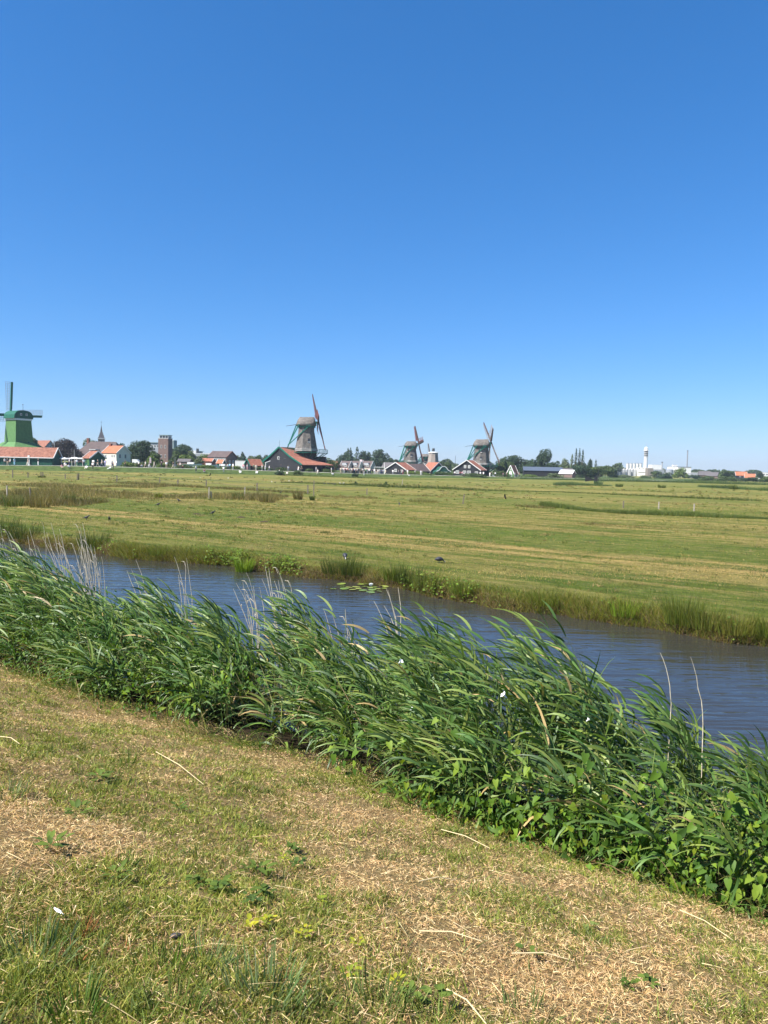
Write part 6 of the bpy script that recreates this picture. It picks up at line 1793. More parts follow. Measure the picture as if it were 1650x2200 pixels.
# hazy line of trees on the horizon, one mass
parts = []
rf_ = np.random.default_rng(77)
for (px0, px1, top, Y) in ((-60, 600, 20, 800), (480, 1000, 21, 800), (960, 1330, 20, 800), (1320, 1760, 10, 1000)):
    k = int((px1 - px0) * 26)
    px = rf_.uniform(px0, px1, k)
    hgt = top * (0.55 + 0.45 * np.sin(px * 0.11) * np.sin(px * 0.043 + 1)) * rf_.uniform(0.1, 1, k)
    a_ = (px - CXP) / FPX
    X = a_ * Y; Z = 0 + hgt * Y / FPX + 1.2
    P = np.stack([X, np.full(k, Y) + rf_.uniform(-8, 8, k), Z], 1)
    parts.append((P, rf_))
P = np.concatenate([p for p, _ in parts]); k = len(P)
nn = rf_.normal(size=(k, 3)); nn /= np.linalg.norm(nn, axis=1, keepdims=True)
a = np.cross(nn, rf_.normal(size=(k, 3))); a /= np.linalg.norm(a, axis=1, keepdims=True); b = np.cross(nn, a)
s = rf_.uniform(0.8, 1.7, (k, 1))
V = np.stack([P - a * s, P + b * s * 0.7, P + a * s, P - b * s * 0.7], 1).reshape(-1, 3)
o = link('far_woodland', mesh_np('far_woodland', V, [(np.arange(k) * 4)[:, None] + np.arange(4)[None]], np.repeat(mixcol(KINDC['oak'], k, 0.3, prng=rf_), 4, axis=0)), LEAFM)
tag(o, kind='stuff')
# hedges and bushes
for a in [(700, 1019, 1007, 44, 264, 'oak', 'clipped hedge under the sweeping red roof'), (662, 1018, 1007, 26, 256, 'oak', 'rounded hedge before the open lean to'), (765, 1021, 1008, 76, 276, 'dark', 'hedge behind the crowd on the path'),
          (275, 1004, 992, 36, 214, 'light', 'green bush row below the orange roofed house'), (310, 1005, 994, 40, 216, 'oak', 'bushes right of the white van'), (352, 1006, 995, 40, 222, 'light', 'light bushes below the brick tower'),
          (392, 1008, 998, 40, 226, 'oak', 'bushes below the grey shed'), (440, 1009, 999, 56, 232, 'light', 'tall verge weeds before the boats'), (500, 1010, 1001, 50, 236, 'light', 'verge weeds before the brown barn'),
          (560, 1013, 1003, 60, 245, 'oak', 'bushes before the teal edged hut'), (605, 1017, 1005, 56, 253, 'oak', 'dense bushes at the foot of the black barn'), (900, 1022, 1013, 70, 290, 'light', 'green bushes before the low dark store'),
          (952, 1023, 1014, 50, 298, 'oak', 'bushes before the bell gabled shed'), (1020, 1026, 1017, 60, 300, 'oak', 'bushes before the black gabled house'), (1075, 1027, 1013, 40, 312, 'oak', 'bushes right of the black gabled house'),
          (1190, 1027, 1017, 40, 330, 'willow', 'grey green bushes before the white roofed shed'), (1140, 1027, 1020, 50, 325, 'light', 'low scrub before the long black shed'), (1500, 1031, 1022, 26, 500, 'dark', 'dark hedge before the grey roofed houses'),
          (1345, 1029, 1021, 40, 480, 'willow', 'grey green bushes before the silos'), (1385, 1030, 1022, 30, 480, 'oak', 'green bushes before the white factory block'), (1425, 1031, 1021, 40, 480, 'dark', 'dark bushes before the warehouses'),
          (1520, 1032, 1023, 40, 450, 'oak', 'bushes below the two grey roofs'), (1560, 1034, 1024, 50, 430, 'oak', 'long bushes left of the red roofs'), (1610, 1035, 1026, 50, 420, 'dark', 'bushes below the red roofs'), (1650, 1036, 1027, 40, 410, 'oak', 'bushes at the right edge below the white building'),
          (1320, 1029, 1020, 30, 470, 'oak', 'bushes at the left foot of the silos'), (1260, 1029, 1019, 50, 380, 'dark', 'dark bushes below the conifers')]:
    bush(*a, name='hedge' if 'hedge' in a[6] else 'bush')
for a in [(600, 1022, 1012, 26, 236, 'dark', 'dark bush on the verge below the black barn'), (640, 1020, 1011, 22, 240, 'oak', 'bush on the verge beside the teal barn door'), (762, 1024, 1016, 16, 256, 'dark', 'teal dark bush on the verge below the crowd'),
          (765, 1041, 1034, 10, 140, 'dark', 'small dark thistle bush alone in the far meadow'), (528, 1031, 1024, 14, 180, 'dark', 'low rush bush in the far meadow left of centre'), (829, 1042, 1034, 10, 135, 'oak', 'small bush beside the leaning pale post')]:
    bush(*a, group='bushes on the verge and meadow')

# ------------------------------------------------------------------ rough grass, reeds and rushes across the meadow
def band(name, pts, h_px, k, cols, width=0.05, depth=1.6, z=0.0, seed=0, mat=GRASS, lean=0.3, fill=0.0):
    """strip of tall growth along a ditch: pts = foot points in the photograph, h_px = height there"""
    r = np.random.default_rng(seed)
    W = [onm(px, py) for px, py in pts]
    seg = [(W[i + 1] - W[i]).length for i in range(len(W) - 1)]
    cum = np.concatenate([[0], np.cumsum(seg)])
    s = r.uniform(0, cum[-1], k)
    xs = np.interp(s, cum, [w.x for w in W]); ys = np.interp(s, cum, [w.y for w in W]) + r.uniform(0, depth, k)
    hs_ = np.interp(s, cum, [h * w.y / FPX for h, w in zip(h_px, W)])
    nz = fbm(s, s * 0 + ys * 0.3, seed + 5, 4, 0.25 * 60 / W[0].y)
    keep = nz + r.normal(0, 0.22, k) > fill - 0.22
    xs, ys, hs_, nz = xs[keep], ys[keep], hs_[keep], nz[keep]
    k = len(xs)
    H = hs_ * np.clip(0.62 + 0.85 * nz, 0.15, 1.45) * r.uniform(0.45, 1.12, k)
    tone = (1 + 0.55 * fbm(xs, ys * 0.6, seed + 9, 4, 30.0 / W[0].y))[:, None]
    P = np.stack([xs, ys, meadow_z(xs, ys) - 0.03], 1)
    D = np.stack([r.normal(-0.1, lean, k), r.normal(0, lean, k), np.ones(k)], 1)
    o = blade_obj(name, [blades(P, D, H, width * r.uniform(0.6, 1.3, k), np.clip(mixcol(cols, k, 0.35, prng=r) * tone, 0.01, 0.8), seg=2, grav=0.5, prng=r)], mat)
    tag(o, kind='stuff')
BROWNG = [(0.14, 0.125, 0.035), (0.20, 0.16, 0.055), (0.095, 0.105, 0.028), (0.26, 0.195, 0.08)]
DGRN = [(0.075, 0.11, 0.024), (0.10, 0.135, 0.03), (0.125, 0.15, 0.036)]
RD = [(0.065, 0.11, 0.035), (0.085, 0.13, 0.04), (0.105, 0.15, 0.05)]
band('rough_grass', [(-80, 1083), (60, 1087), (165, 1089)], [34, 32, 24], 6500, BROWNG, 0.03, 7.0, seed=1)
band('rough_grass', [(-80, 1066), (100, 1066), (220, 1070), (300, 1074), (420, 1072), (520, 1075), (590, 1079)], [18, 18, 18, 15, 17, 19, 13], 15000, BROWNG, 0.034, 11.0, seed=2, fill=-0.1)
band('rough_grass', [(-80, 1041), (60, 1046), (160, 1049), (240, 1047), (330, 1049)], [13, 14, 10, 9, 11], 8000, BROWNG, 0.045, 8.0, seed=3, fill=0.0)
band('rough_grass', [(190, 1037), (270, 1040), (350, 1044), (430, 1049), (520, 1054), (600, 1058), (660, 1062)], [8, 9, 10, 10, 9, 8, 7], 7000, BROWNG, 0.045, 5.0, seed=4, fill=0.05)
band('rough_grass', [(685, 1067), (740, 1071), (810, 1072)], [12, 16, 8], 2600, BROWNG, 0.035, 4.0, seed=5)
band('rough_grass', [(880, 1079), (910, 1080), (945, 1081)], [12, 16, 8], 500, [(0.13, 0.13, 0.035), (0.17, 0.15, 0.05)], 0.03, 1.6, seed=6)
band('rough_grass', [(1110, 1088), (1150, 1092), (1200, 1094)], [10, 16, 10], 700, BROWNG, 0.03, 1.6, seed=7)
band('ditch_reeds', [(1170, 1089), (1250, 1097), (1330, 1104), (1420, 1108), (1500, 1111), (1580, 1114), (1700, 1118)], [16, 20, 22, 22, 20, 16, 18], 14000, DGRN, 0.028, 2.6, seed=8, fill=-0.35)
band('ditch_reeds', [(600, 1037), (720, 1041), (830, 1047), (930, 1050), (1050, 1055), (1200, 1058), (1400, 1067), (1650, 1078)], [6, 7, 9, 9, 8, 7, 7, 8], 9000, DGRN + [(0.05, 0.06, 0.02)], 0.05, 2.4, seed=9, fill=-0.2)
band('far_reeds', [(1120, 1030), (1200, 1031), (1300, 1034), (1420, 1036), (1560, 1040), (1700, 1044)], [10, 12, 12, 12, 12, 12], 12000, RD, 0.07, 5.0, seed=10, fill=-0.6, lean=0.15)
band('far_reeds', [(1195, 1043), (1240, 1043), (1318, 1045)], [10, 12, 8], 4000, RD, 0.05, 4.0, seed=11, fill=-0.6, lean=0.15)
band('far_reeds', [(1515, 1047), (1580, 1051), (1680, 1056)], [12, 14, 14], 5000, RD, 0.05, 5.0, seed=12, fill=-0.5, lean=0.15)
band('far_reeds', [(1090, 1029), (1150, 1029), (1210, 1031)], [9, 10, 10], 3000, RD, 0.07, 5.0, seed=13, fill=-0.5, lean=0.15)
band('verge_weeds', [(-60, 1007), (140, 1009), (300, 1012), (480, 1017), (640, 1023), (760, 1027), (900, 1030), (1100, 1033)], [5, 5, 5, 5, 5, 5, 4, 4], 14000, DGRN, 0.07, 7.0, z=0.25, seed=14, fill=-0.2)
band('rough_grass', [(950, 1122), (1120, 1128), (1330, 1133), (1500, 1141), (1660, 1147)], [5, 6, 6, 6, 6], 3600, BROWNG, 0.022, 2.5, seed=17, fill=0.12)
band('rough_grass', [(600, 1085), (800, 1090), (1000, 1095), (1150, 1100)], [4, 5, 5, 4], 3000, BROWNG, 0.028, 3.5, seed=18, fill=0.15)
band('rough_grass', [(820, 1064), (1000, 1070), (1300, 1078), (1650, 1090)], [4, 4, 4, 5], 4200, BROWNG, 0.04, 5.0, seed=19, fill=0.12)
band('rough_grass', [(1050, 1045), (1250, 1052), (1500, 1060), (1680, 1066)], [3, 4, 4, 4], 3000, BROWNG, 0.05, 6.0, seed=20, fill=0.12)
band('rough_grass', [(1250, 1127), (1310, 1129)], [12, 10], 260, BROWNG, 0.02, 1.0, seed=15)
band('rough_grass', [(1480, 1148), (1600, 1152)], [6, 6], 300, BROWNG, 0.02, 1.0, seed=16)
# single tussocks
for i, (px, py, hp, wp, cols, lab) in enumerate([
        (640, 1073, 17, 22, BROWNG, 'brown green tussock left of the fence post in the meadow'), (671, 1075, 11, 11, DGRN, 'small dark tussock at the foot of the meadow post'),
        (575, 1079, 20, 40, BROWNG, 'wide yellowish tussock at the end of the rough grass band'), (511, 1071, 14, 26, DGRN, 'dark tussock beside the pale post'), (150, 1080, 20, 22, DGRN, 'dark green rush tussock at the end of the left thicket'),
        (25, 1088, 26, 50, DGRN, 'large dark rush tussock at the left picture edge'), (85, 1090, 30, 50, BROWNG, 'large brown tussock beside the left meadow post'), (1285, 1042, 9, 20, RD, 'reed tussock at the foot of the meadow mill'),
        (1330, 1046, 7, 18, DGRN, 'dark tussock right of the meadow mill'), (1422, 1048, 7, 18, DGRN, 'lone dark bushy tussock in the right meadow'), (340, 1070, 12, 18, [(0.15, 0.17, 0.03)], 'light yellow green tussock in the rough band'),
        (90, 1026, 5, 18, DGRN, 'small tussock at the foot of the paired fence posts'), (1575, 1051, 10, 18, DGRN, 'dark bush like tussock at the right reed edge')]):
    p = onm(px, py)
    mp = p.y / FPX
    tuft('rush_tussock', (p.x, p.y, float(meadow_z(np.array(p.x), np.array(p.y)))), lab, 'tussock', 'tussocks in the meadow', 160, hp * mp * 1.15, wp * mp * 0.42, cols, 0.0006 * p.y, seed=600 + i, lean=0.35, grav=0.5)
# short meadow sward near the canal, blades thinning with distance
rm = np.random.default_rng(55)
k = 230000
u = rm.uniform(0, 1, k)
y = 15 * (75 / 15) ** u
x = rm.uniform(-1, 1, k) * 0.58 * y
t, n = to_tn(x, y)
ok = n > far_edge(t) + 0.4
x, y, t, n = x[ok], y[ok], t[ok], n[ok]
k = len(x)
P = np.stack([x, y, meadow_z(x, y) - 0.005], 1)
D = np.stack([rm.normal(-.1, .5, k), rm.normal(0, .5, k), np.ones(k)], 1)
straw_band = np.exp(-((n + 1.6 * fbm(t, n, 61, 3, 0.25) - 29.3) / 1.3) ** 2) * np.clip((t + 24) / 10, 0, 1)
patch = fbm(x * 0.5, y, 63, 4, 0.35)
strk = fbm(t * 0.06, n * 0.9, 65, 4, 1.0)
dryp = np.clip(0.03 + 1.1 * straw_band * (0.35 + 0.9 * (fbm(t, n, 69, 3, 0.5) > -0.1)) + 1.2 * np.clip(patch * 1.8 - 0.4, 0, 1) + 1.0 * np.clip(strk * 1.8 - 0.42, 0, 1), 0, 0.94)
isdry = rm.uniform(0, 1, k) < dryp
cg = mixcol([(0.11, 0.155, 0.018), (0.14, 0.185, 0.024), (0.08, 0.12, 0.016), (0.19, 0.21, 0.036)], k, 0.25, prng=rm) * (1 + 0.4 * fbm(x * 0.7, y, 67, 4, 0.5))[:, None]
cd = mixcol([(0.50, 0.35, 0.13), (0.60, 0.43, 0.18), (0.34, 0.23, 0.085)], k, 0.25, prng=rm)
tag(blade_obj('meadow_sward', [blades(P, D, rm.uniform(0.025, 0.075, k) * (0.8 + y * 0.006) * np.exp(0.9 * fbm(x, y, 71, 4, 2.2)), 0.00055 * y * rm.uniform(0.5, 1.2, k), np.where(isdry[:, None], cd, cg), seg=1, prng=rm)], GRASS), kind='stuff')

# small tussocks and trampled clumps all over the pasture
rq = np.random.default_rng(91)
nc = 5200
u = rq.uniform(0, 1, nc)
cy = 17 * (190 / 17) ** u
cx = rq.uniform(-1, 1, nc) * 0.58 * cy
t, n = to_tn(cx, cy)
ok = (n > far_edge(t) + 0.8) & (fbm(cx, cy, 93, 4, 0.12) + rq.normal(0, 0.25, nc) > 0.05)
cx, cy = cx[ok], cy[ok]
nb = 16
i = np.repeat(np.arange(len(cx)), nb)
k = len(i)
sc_ = np.repeat(rq.uniform(0.5, 1.5, len(cx)) * (0.7 + cy * 0.007), nb)
x = cx[i] + rq.normal(0, 0.10, k) * sc_; y = cy[i] + rq.normal(0, 0.06, k) * sc_
P = np.stack([x, y, meadow_z(x, y) - 0.01], 1)
D = np.stack([rq.normal(-.1, .4, k), rq.normal(0, .4, k), np.ones(k)], 1)
cl = mixcol([(0.075, 0.105, 0.02), (0.11, 0.14, 0.024), (0.17, 0.145, 0.045), (0.30, 0.22, 0.09)], len(cx), 0.3, prng=rq)[i]
tag(blade_obj('pasture_tussocks', [blades(P, D, rq.uniform(0.06, 0.17, k) * sc_, 0.0007 * y * rq.uniform(0.6, 1.2, k), cl, seg=2, grav=0.8, prng=rq)], GRASS), kind='stuff')
# molehills
for px, py, lab in ((423, 1105, 'low dark molehill left of the upright jackdaw'), (518, 1112, 'low dark molehill right of the upright jackdaw'), (568, 1122, 'low dark molehill in the green swathe')):
    m = MB(); m.lathe([(0.30, -0.05), (0.21, 0.03), (0.10, 0.07), (0.02, 0.085)], 11, sx=1.3, sy=0.9)
    o = m.build('molehill', plain('dark_earth', (0.06, 0.045, 0.022), 0.95, 0.4, 9, bump=0.8), None, onm(px, py), True)
    tag(o, lab, 'molehill', 'molehills in the meadow')

# ------------------------------------------------------------------ fences and posts
POSTM = plain('weathered_post', (0.17, 0.14, 0.11), 0.9, 0.3, 8)
POSTP = plain('pale_post', (0.36, 0.31, 0.25), 0.9, 0.2, 8)
row = [(27, 1009, 1026), (60, 1015, 1026), (88, 1014, 1026), (92, 1014, 1026), (140, 1018, 1029), (166, 1018, 1031), (169, 1017, 1031), (251, 1021, 1037), (343, 1026, 1039), (382, 1030, 1043), (443, 1031, 1045), (552, 1037, 1055), (661, 1042, 1061), (788, 1049, 1063)]
base = [onm(a, c) for a, b, c in row]
root = empty('wire_fence', base[0], 0, 'long wire fence with weathered posts crossing the left meadow', 'fence')
for (a, b, c), w in zip(row, base):
    h = (c - b) * w.y / FPX
    m = MB(); q = w - base[0]; m.bar(q + Vector((0, 0, -0.4)), q + Vector((0.02, 0, h)), 0.13, 0.13); m.build('post', POSTM, root)
for hh in (0.5, 0.95):
    m = MB()
    for i in range(len(base) - 1):
        m.bar(base[i] - base[0] + Vector((0, 0, hh)), base[i + 1] - base[0] + Vector((0, 0, hh)), 0.022)
    m.build('wire', DARKM, root)
for px, pt, pb, lean, mt, lab in [(15, 1043, 1071, 0, POSTP, 'pale post at the left picture edge in rough grass'), (66, 1047, 1073, -2, POSTM, 'dark post standing in the left brown thicket'), (449, 1047, 1071, 0, POSTP, 'pale straight post beside a leaning one'),
                                  (455, 1055, 1071, -2, POSTP, 'short pale post leaning beside the straight one'), (525, 1046, 1069, 1, POSTP, 'pale post before the dark tussock'), (674, 1032, 1069, 0, POSTM, 'tall dark post above the small dark tussock'),
                                  (862, 1030, 1047, 3, POSTP, 'thick pale leaning post by the far ditch'), (993, 1061, 1083, 4, POSTM, 'thin dark leaning post in the middle meadow'), (1339, 1076, 1092, 0, POSTM, 'first grey post on the right ditch'),
                                  (1415, 1078, 1094, 0, POSTP, 'second grey post on the right ditch'), (1491, 1082, 1098, 0, POSTP, 'third grey post on the right ditch')]:
    p = onm(px, pb); mp = p.y / FPX
    m = MB(); m.bar((0, 0, -0.4), (lean * mp, 0, (pb - pt) * mp), 0.10, 0.10, w2=0.085, h2=0.085)
    tag(m.build('fence_post', mt, None, p), lab, 'post', 'posts in the meadow')

# ------------------------------------------------------------------ birds
BLKF = plain('black_plumage', (0.022, 0.022, 0.027), 0.5, 0.4, 20)
GREYF = plain('slate_plumage', (0.035, 0.037, 0.045), 0.55, 0.4, 20)
def ellip_rows(secs, n=10):
    """secs: (centre, half width, half height) cross sections along x"""
    m = MB(); vs_ = []
    for (cx, cz, hw, hh) in secs:
        for k in range(n):
            a = 2 * math.pi * k / n
            vs_.append((cx, hw * math.cos(a), cz + hh * math.sin(a)))
    L_ = len(secs)
    m.add(vs_, [(i * n + k, i * n + (k + 1) % n, (i + 1) * n + (k + 1) % n, (i + 1) * n + k) for i in range(L_ - 1) for k in range(n)] + [tuple(range(n)), tuple(reversed(range((L_ - 1) * n, L_ * n)))])
    return m
def coot(px, py, yaw, label):
    root = empty('coot', onz(px, py, 0.0), R(yaw), label, 'bird', 'coots grazing on the far bank')
    # one body surface: tail, plump trunk, neck bent down to the grazing head
    m = ellip_rows([(-0.20, 0.13, 0.01, 0.008), (-0.16, 0.15, 0.055, 0.045), (-0.08, 0.165, 0.095, 0.085), (0.0, 0.165, 0.105, 0.095), (0.08, 0.155, 0.085, 0.08), (0.13, 0.14, 0.052, 0.05), (0.165, 0.11, 0.040, 0.040), (0.19, 0.075, 0.036, 0.036), (0.215, 0.05, 0.026, 0.026), (0.23, 0.04, 0.012, 0.012)])
    m.build('body', GREYF, root, None, True)
    m = ellip_rows([(0.205, 0.075, 0.016, 0.020), (0.235, 0.05, 0.014, 0.018), (0.262, 0.022, 0.004, 0.005)], 6); m.build('bill', WHITE, root)
    root.scale = (0.88, 0.88, 0.88)
    for s in (-1, 1):
        m = MB(); m.tube([(0.0, s * 0.04, 0.10), (-0.015, s * 0.045, 0.05), (0.0, s * 0.045, 0.0)], [0.012, 0.008, 0.008], 5); m.tube([(0, s * 0.045, 0.006), (0.06, s * 0.05, 0.004)], [0.008, 0.004], 4); m.build('leg', plain('bird_leg', (0.14, 0.15, 0.10)), root)
    return root
coot(741, 1201, -80, 'black coot seen from the front grazing above the lily pads')
coot(944, 1209, 8, 'black coot seen from the side with white bill on the far bank')
def crow(px, py, yaw, label, sc=1.0, z=0.0):
    root = empty('jackdaw', onz(px, py, z), R(yaw), label, 'bird', 'jackdaws on the meadow')
    m = ellip_rows([(-0.20, 0.115, 0.022, 0.008), (-0.11, 0.135, 0.035, 0.026), (-0.05, 0.15, 0.055, 0.05), (0.02, 0.165, 0.06, 0.06), (0.07, 0.19, 0.045, 0.05), (0.095, 0.225, 0.032, 0.034), (0.115, 0.245, 0.032, 0.032), (0.14, 0.243, 0.02, 0.02), (0.175, 0.235, 0.004, 0.006)], 8)
    m.build('body', BLKF, root, None, True)
    for s in (-1, 1):
        m = MB(); m.tube([(0.0, s * 0.03, 0.12), (-0.01, s * 0.032, 0.05), (0.005, s * 0.032, 0)], [0.014, 0.007, 0.007], 4); m.build('leg', BLKF, root)
    root.scale = (sc,) * 3
for a in [(186, 1118, 5, 'black jackdaw facing right, left of a pair on the near meadow'), (235, 1121, -80, 'black jackdaw facing the viewer, right of a pair'), (340, 1088, 15, 'jackdaw in the meadow below the rough band'),
          (384, 1079, 170, 'jackdaw close to the rough grass, farther right'), (457, 1107, 25, 'jackdaw standing upright in the middle left meadow'), (858, 1087, 100, 'lone jackdaw in the central meadow'), (603, 1061, 60, 'jackdaw near the dry tussocks')]:
    crow(*a, sc=1.15)
def flying(px, py, Y, yaw, roll_, label):
    root = empty('flying_bird', at(px, py, Y), R(yaw), label, 'bird', 'birds in flight')
    m = ellip_rows([(-0.2, 0, 0.02, 0.006), (-0.1, 0, 0.03, 0.025), (0.02, 0, 0.045, 0.045), (0.11, 0.01, 0.03, 0.03), (0.17, 0.01, 0.005, 0.005)], 8)
    for s in (-1, 1):
        A_ = [(0.08, s * 0.03, 0.02), (-0.08, s * 0.03, 0.01), (-0.07, s * 0.22, 0.10), (0.09, s * 0.22, 0.11), (-0.07, s * 0.46, 0.05), (0.0, s * 0.48, 0.05)]
        B_ = [(x_, y_, z_ + 0.012) for x_, y_, z_ in A_]
        m.add(A_ + B_, [(0, 1, 2, 3), (3, 2, 4, 5), (9, 8, 7, 6), (11, 10, 8, 9), (0, 3, 9, 6), (3, 5, 11, 9), (1, 7, 8, 2), (2, 8, 10, 4)])
    m.build('body', BLKF, root); root.rotation_euler = (R(roll_), 0, R(yaw))
flying(1085, 1068, 80, 160, 40, 'black bird flying low over the right meadow')
flying(452, 1020, 120, 30, -35, 'black bird flying low before the boats')
# flock resting in the far meadow
for i, (px, py, c_) in enumerate([(584, 1037, 'w'), (591, 1038, 'b'), (606, 1038, 'b'), (621, 1035, 'w'), (648, 1036, 'b'), (697, 1041, 'b'), (705, 1041, 'b'), (714, 1041, 'b'), (719, 1042, 'b'), (731, 1040, 'w'), (738, 1040, 'w'), (768, 1043, 'b'), (781, 1043, 'w'), (438, 1028, 'b'), (453, 1028, 'b'), (490, 1029, 'w'), (430, 1028, 'w')]):
    root = empty('goose', onm(px, py), random.uniform(0, 6.28), None, 'bird', 'pale geese resting in the far meadow' if c_ == 'w' else 'dark geese resting in the far meadow')
    root.scale = (0.5, 0.5, 0.5)
    root['label'] = 'tiny pale goose resting in the far meadow' if c_ == 'w' else 'tiny dark goose resting in the far meadow'
    m = ellip_rows([(-0.38, 0.26, 0.03, 0.02), (-0.2, 0.3, 0.13, 0.13), (0.0, 0.32, 0.17, 0.17), (0.2, 0.34, 0.12, 0.13), (0.28, 0.48, 0.05, 0.06), (0.32, 0.62, 0.05, 0.05), (0.38, 0.64, 0.04, 0.04), (0.46, 0.62, 0.01, 0.01)], 8)
    m.build('body', plain('pale_plumage', (0.6, 0.57, 0.52), 0.7) if c_ == 'w' else GREYF, root, None, True)
    m = MB(); m.tube([(0, 0, 0.2), (0, 0, -0.02)], [0.03, 0.02], 5); m.build('leg', plain('bird_leg', (0.14, 0.15, 0.10)), root)

# ------------------------------------------------------------------ people on the path
def body_mesh(pose):
    """one continuous skinned figure, 1.72 m, facing -y; pose: stand, walk, sit"""
    if pose == 'sit':
        J = {'pel': (0, 0, 0.14), 'bel': (0, 0.02, 0.30), 'che': (0, 0.0, 0.48), 'nec': (0, -0.02, 0.63), 'hd': (0, -0.04, 0.74), 'top': (0, -0.03, 0.86),
             'lh': (0.09, -0.02, 0.13), 'lk': (0.15, -0.38, 0.34), 'la': (0.12, -0.60, 0.04), 'lt': (0.12, -0.74, 0.03), 'rh': (-0.09, -0.02, 0.13), 'rk': (-0.16, -0.40, 0.30), 'ra': (-0.12, -0.66, 0.04), 'rt': (-0.12, -0.80, 0.03),
             'ls': (0.17, 0, 0.54), 'le': (0.24, -0.12, 0.32), 'lw': (0.14, -0.34, 0.36), 'lf': (0.10, -0.42, 0.36), 'rs': (-0.17, 0, 0.54), 're': (-0.25, -0.05, 0.30), 'rw': (-0.16, -0.28, 0.30), 'rf': (-0.12, -0.36, 0.30)}
    else:
        w = 0.22 if pose == 'walk' else 0.0
        J = {'pel': (0, 0, 0.95), 'bel': (0, 0.0, 1.12), 'che': (0, 0.0, 1.30), 'nec': (0, 0.0, 1.47), 'hd': (0, -0.02, 1.58), 'top': (0, -0.01, 1.70),
             'lh': (0.09, 0, 0.90), 'lk': (0.10, -w * 0.8, 0.49), 'la': (0.10, -w * 1.1, 0.08), 'lt': (0.11, -w * 1.1 - 0.15, 0.04), 'rh': (-0.09, 0, 0.90), 'rk': (-0.10, w * 0.3, 0.49), 'ra': (-0.10, w * 1.6, 0.12), 'rt': (-0.11, w * 1.6 - 0.13, 0.03),
             'ls': (0.18, 0, 1.38), 'le': (0.24, w * 0.6 + 0.02, 1.11), 'lw': (0.25, w * 0.4 - 0.08, 0.87), 'lf': (0.25, w * 0.4 - 0.11, 0.78), 'rs': (-0.18, 0, 1.38), 're': (-0.24, -w * 0.4 + 0.02, 1.11), 'rw': (-0.25, -w * 0.9 - 0.06, 0.89), 'rf': (-0.25, -w * 0.9 - 0.09, 0.80)}
    rad = {'pel': (.16, .12), 'bel': (.145, .10), 'che': (.17, .115), 'nec': (.055, .055), 'hd': (.085, .10), 'top': (.065, .075), 'lh': (.09, .09), 'rh': (.09, .09), 'lk': (.062, .062), 'rk': (.062, .062), 'la': (.042, .042), 'ra': (.042, .042), 'lt': (.04, .03), 'rt': (.04, .03),
           'ls': (.065, .065), 'rs': (.065, .065), 'le': (.047, .047), 're': (.047, .047), 'lw': (.032, .032), 'rw': (.032, .032), 'lf': (.035, .022), 'rf': (.035, .022)}
    E = [('pel', 'bel'), ('bel', 'che'), ('che', 'nec'), ('nec', 'hd'), ('hd', 'top'), ('pel', 'lh'), ('lh', 'lk'), ('lk', 'la'), ('la', 'lt'), ('pel', 'rh'), ('rh', 'rk'), ('rk', 'ra'), ('ra', 'rt'),
         ('che', 'ls'), ('ls', 'le'), ('le', 'lw'), ('lw', 'lf'), ('che', 'rs'), ('rs', 're'), ('re', 'rw'), ('rw', 'rf')]
    names = list(J)
    me = bpy.data.meshes.new('person_skeleton')
    me.from_pydata([J[k] for k in names], [(names.index(a), names.index(b)) for a, b in E], [])
    o = bpy.data.objects.new('person_skeleton', me); C.objects.link(o)
    o.modifiers.new('skin', 'SKIN')
    for i, k in enumerate(names):
        me.skin_vertices[0].data[i].radius = rad[k]
        me.skin_vertices[0].data[i].use_root = (k == 'pel')
    sb = o.modifiers.new('sub', 'SUBSURF'); sb.levels = 1; sb.render_levels = 1
    dg = bpy.context.evaluated_depsgraph_get()
    out = bpy.data.meshes.new_from_object(o.evaluated_get(dg), depsgraph=dg)
    bpy.data.objects.remove(o)
    out.name = 'person_' + pose
    shift = 0.81 if pose == 'sit' else 0.0
    mi = []
    for p in out.polygons:
        c_ = p.center; z = c_.z + shift
        if pose == 'sit' and c_.y < -0.2 and z < 1.2: z = 0.6 if abs(c_.x) > 0.05 else 0.6
        if z > 1.61 or (z > 1.53 and c_.y > 0.02): s_ = 3
        elif z > 1.43: s_ = 0
        elif z > 0.97 and not (abs(c_.x) > 0.2 and z < 1.16): s_ = 1
        elif abs(c_.x) > 0.19 and z < 1.16 and z > 0.7 and pose != 'sit': s_ = 0
        elif z > 0.10: s_ = 2
        else: s_ = 3
        mi.append(s_)
        p.use_smooth = True
    out.materials.clear()
    for _ in range(4): out.materials.append(None)
    out.polygons.foreach_set('material_index', np.array(mi, dtype=np.int32))
    return out
BODY = {k: body_mesh(k) for k in ('stand', 'walk', 'sit')}
CLOTH = {'white': (0.82, 0.81, 0.79), 'cream': (0.62, 0.56, 0.45), 'black': (0.025, 0.025, 0.03), 'navy': (0.03, 0.04, 0.09), 'light blue': (0.28, 0.50, 0.62), 'pink': (0.62, 0.32, 0.35), 'red': (0.42, 0.08, 0.07), 'grey': (0.25, 0.26, 0.28),
         'green': (0.06, 0.22, 0.12), 'lavender': (0.45, 0.42, 0.62), 'beige': (0.46, 0.36, 0.27), 'blue': (0.07, 0.13, 0.30), 'dark red': (0.20, 0.05, 0.05), 'khaki': (0.30, 0.25, 0.16)}
CM = {k: plain('cloth_' + k.replace(' ', '_'), v, 0.85, 0.12, 6) for k, v in CLOTH.items()}
SKIN = plain('skin', (0.46, 0.27, 0.19), 0.6, 0.08, 10)
HAIRS = [plain('hair_dark', (0.035, 0.024, 0.018), 0.7), plain('hair_fair', (0.28, 0.19, 0.10), 0.7), plain('sun_hat', (0.62, 0.58, 0.48), 0.8)]
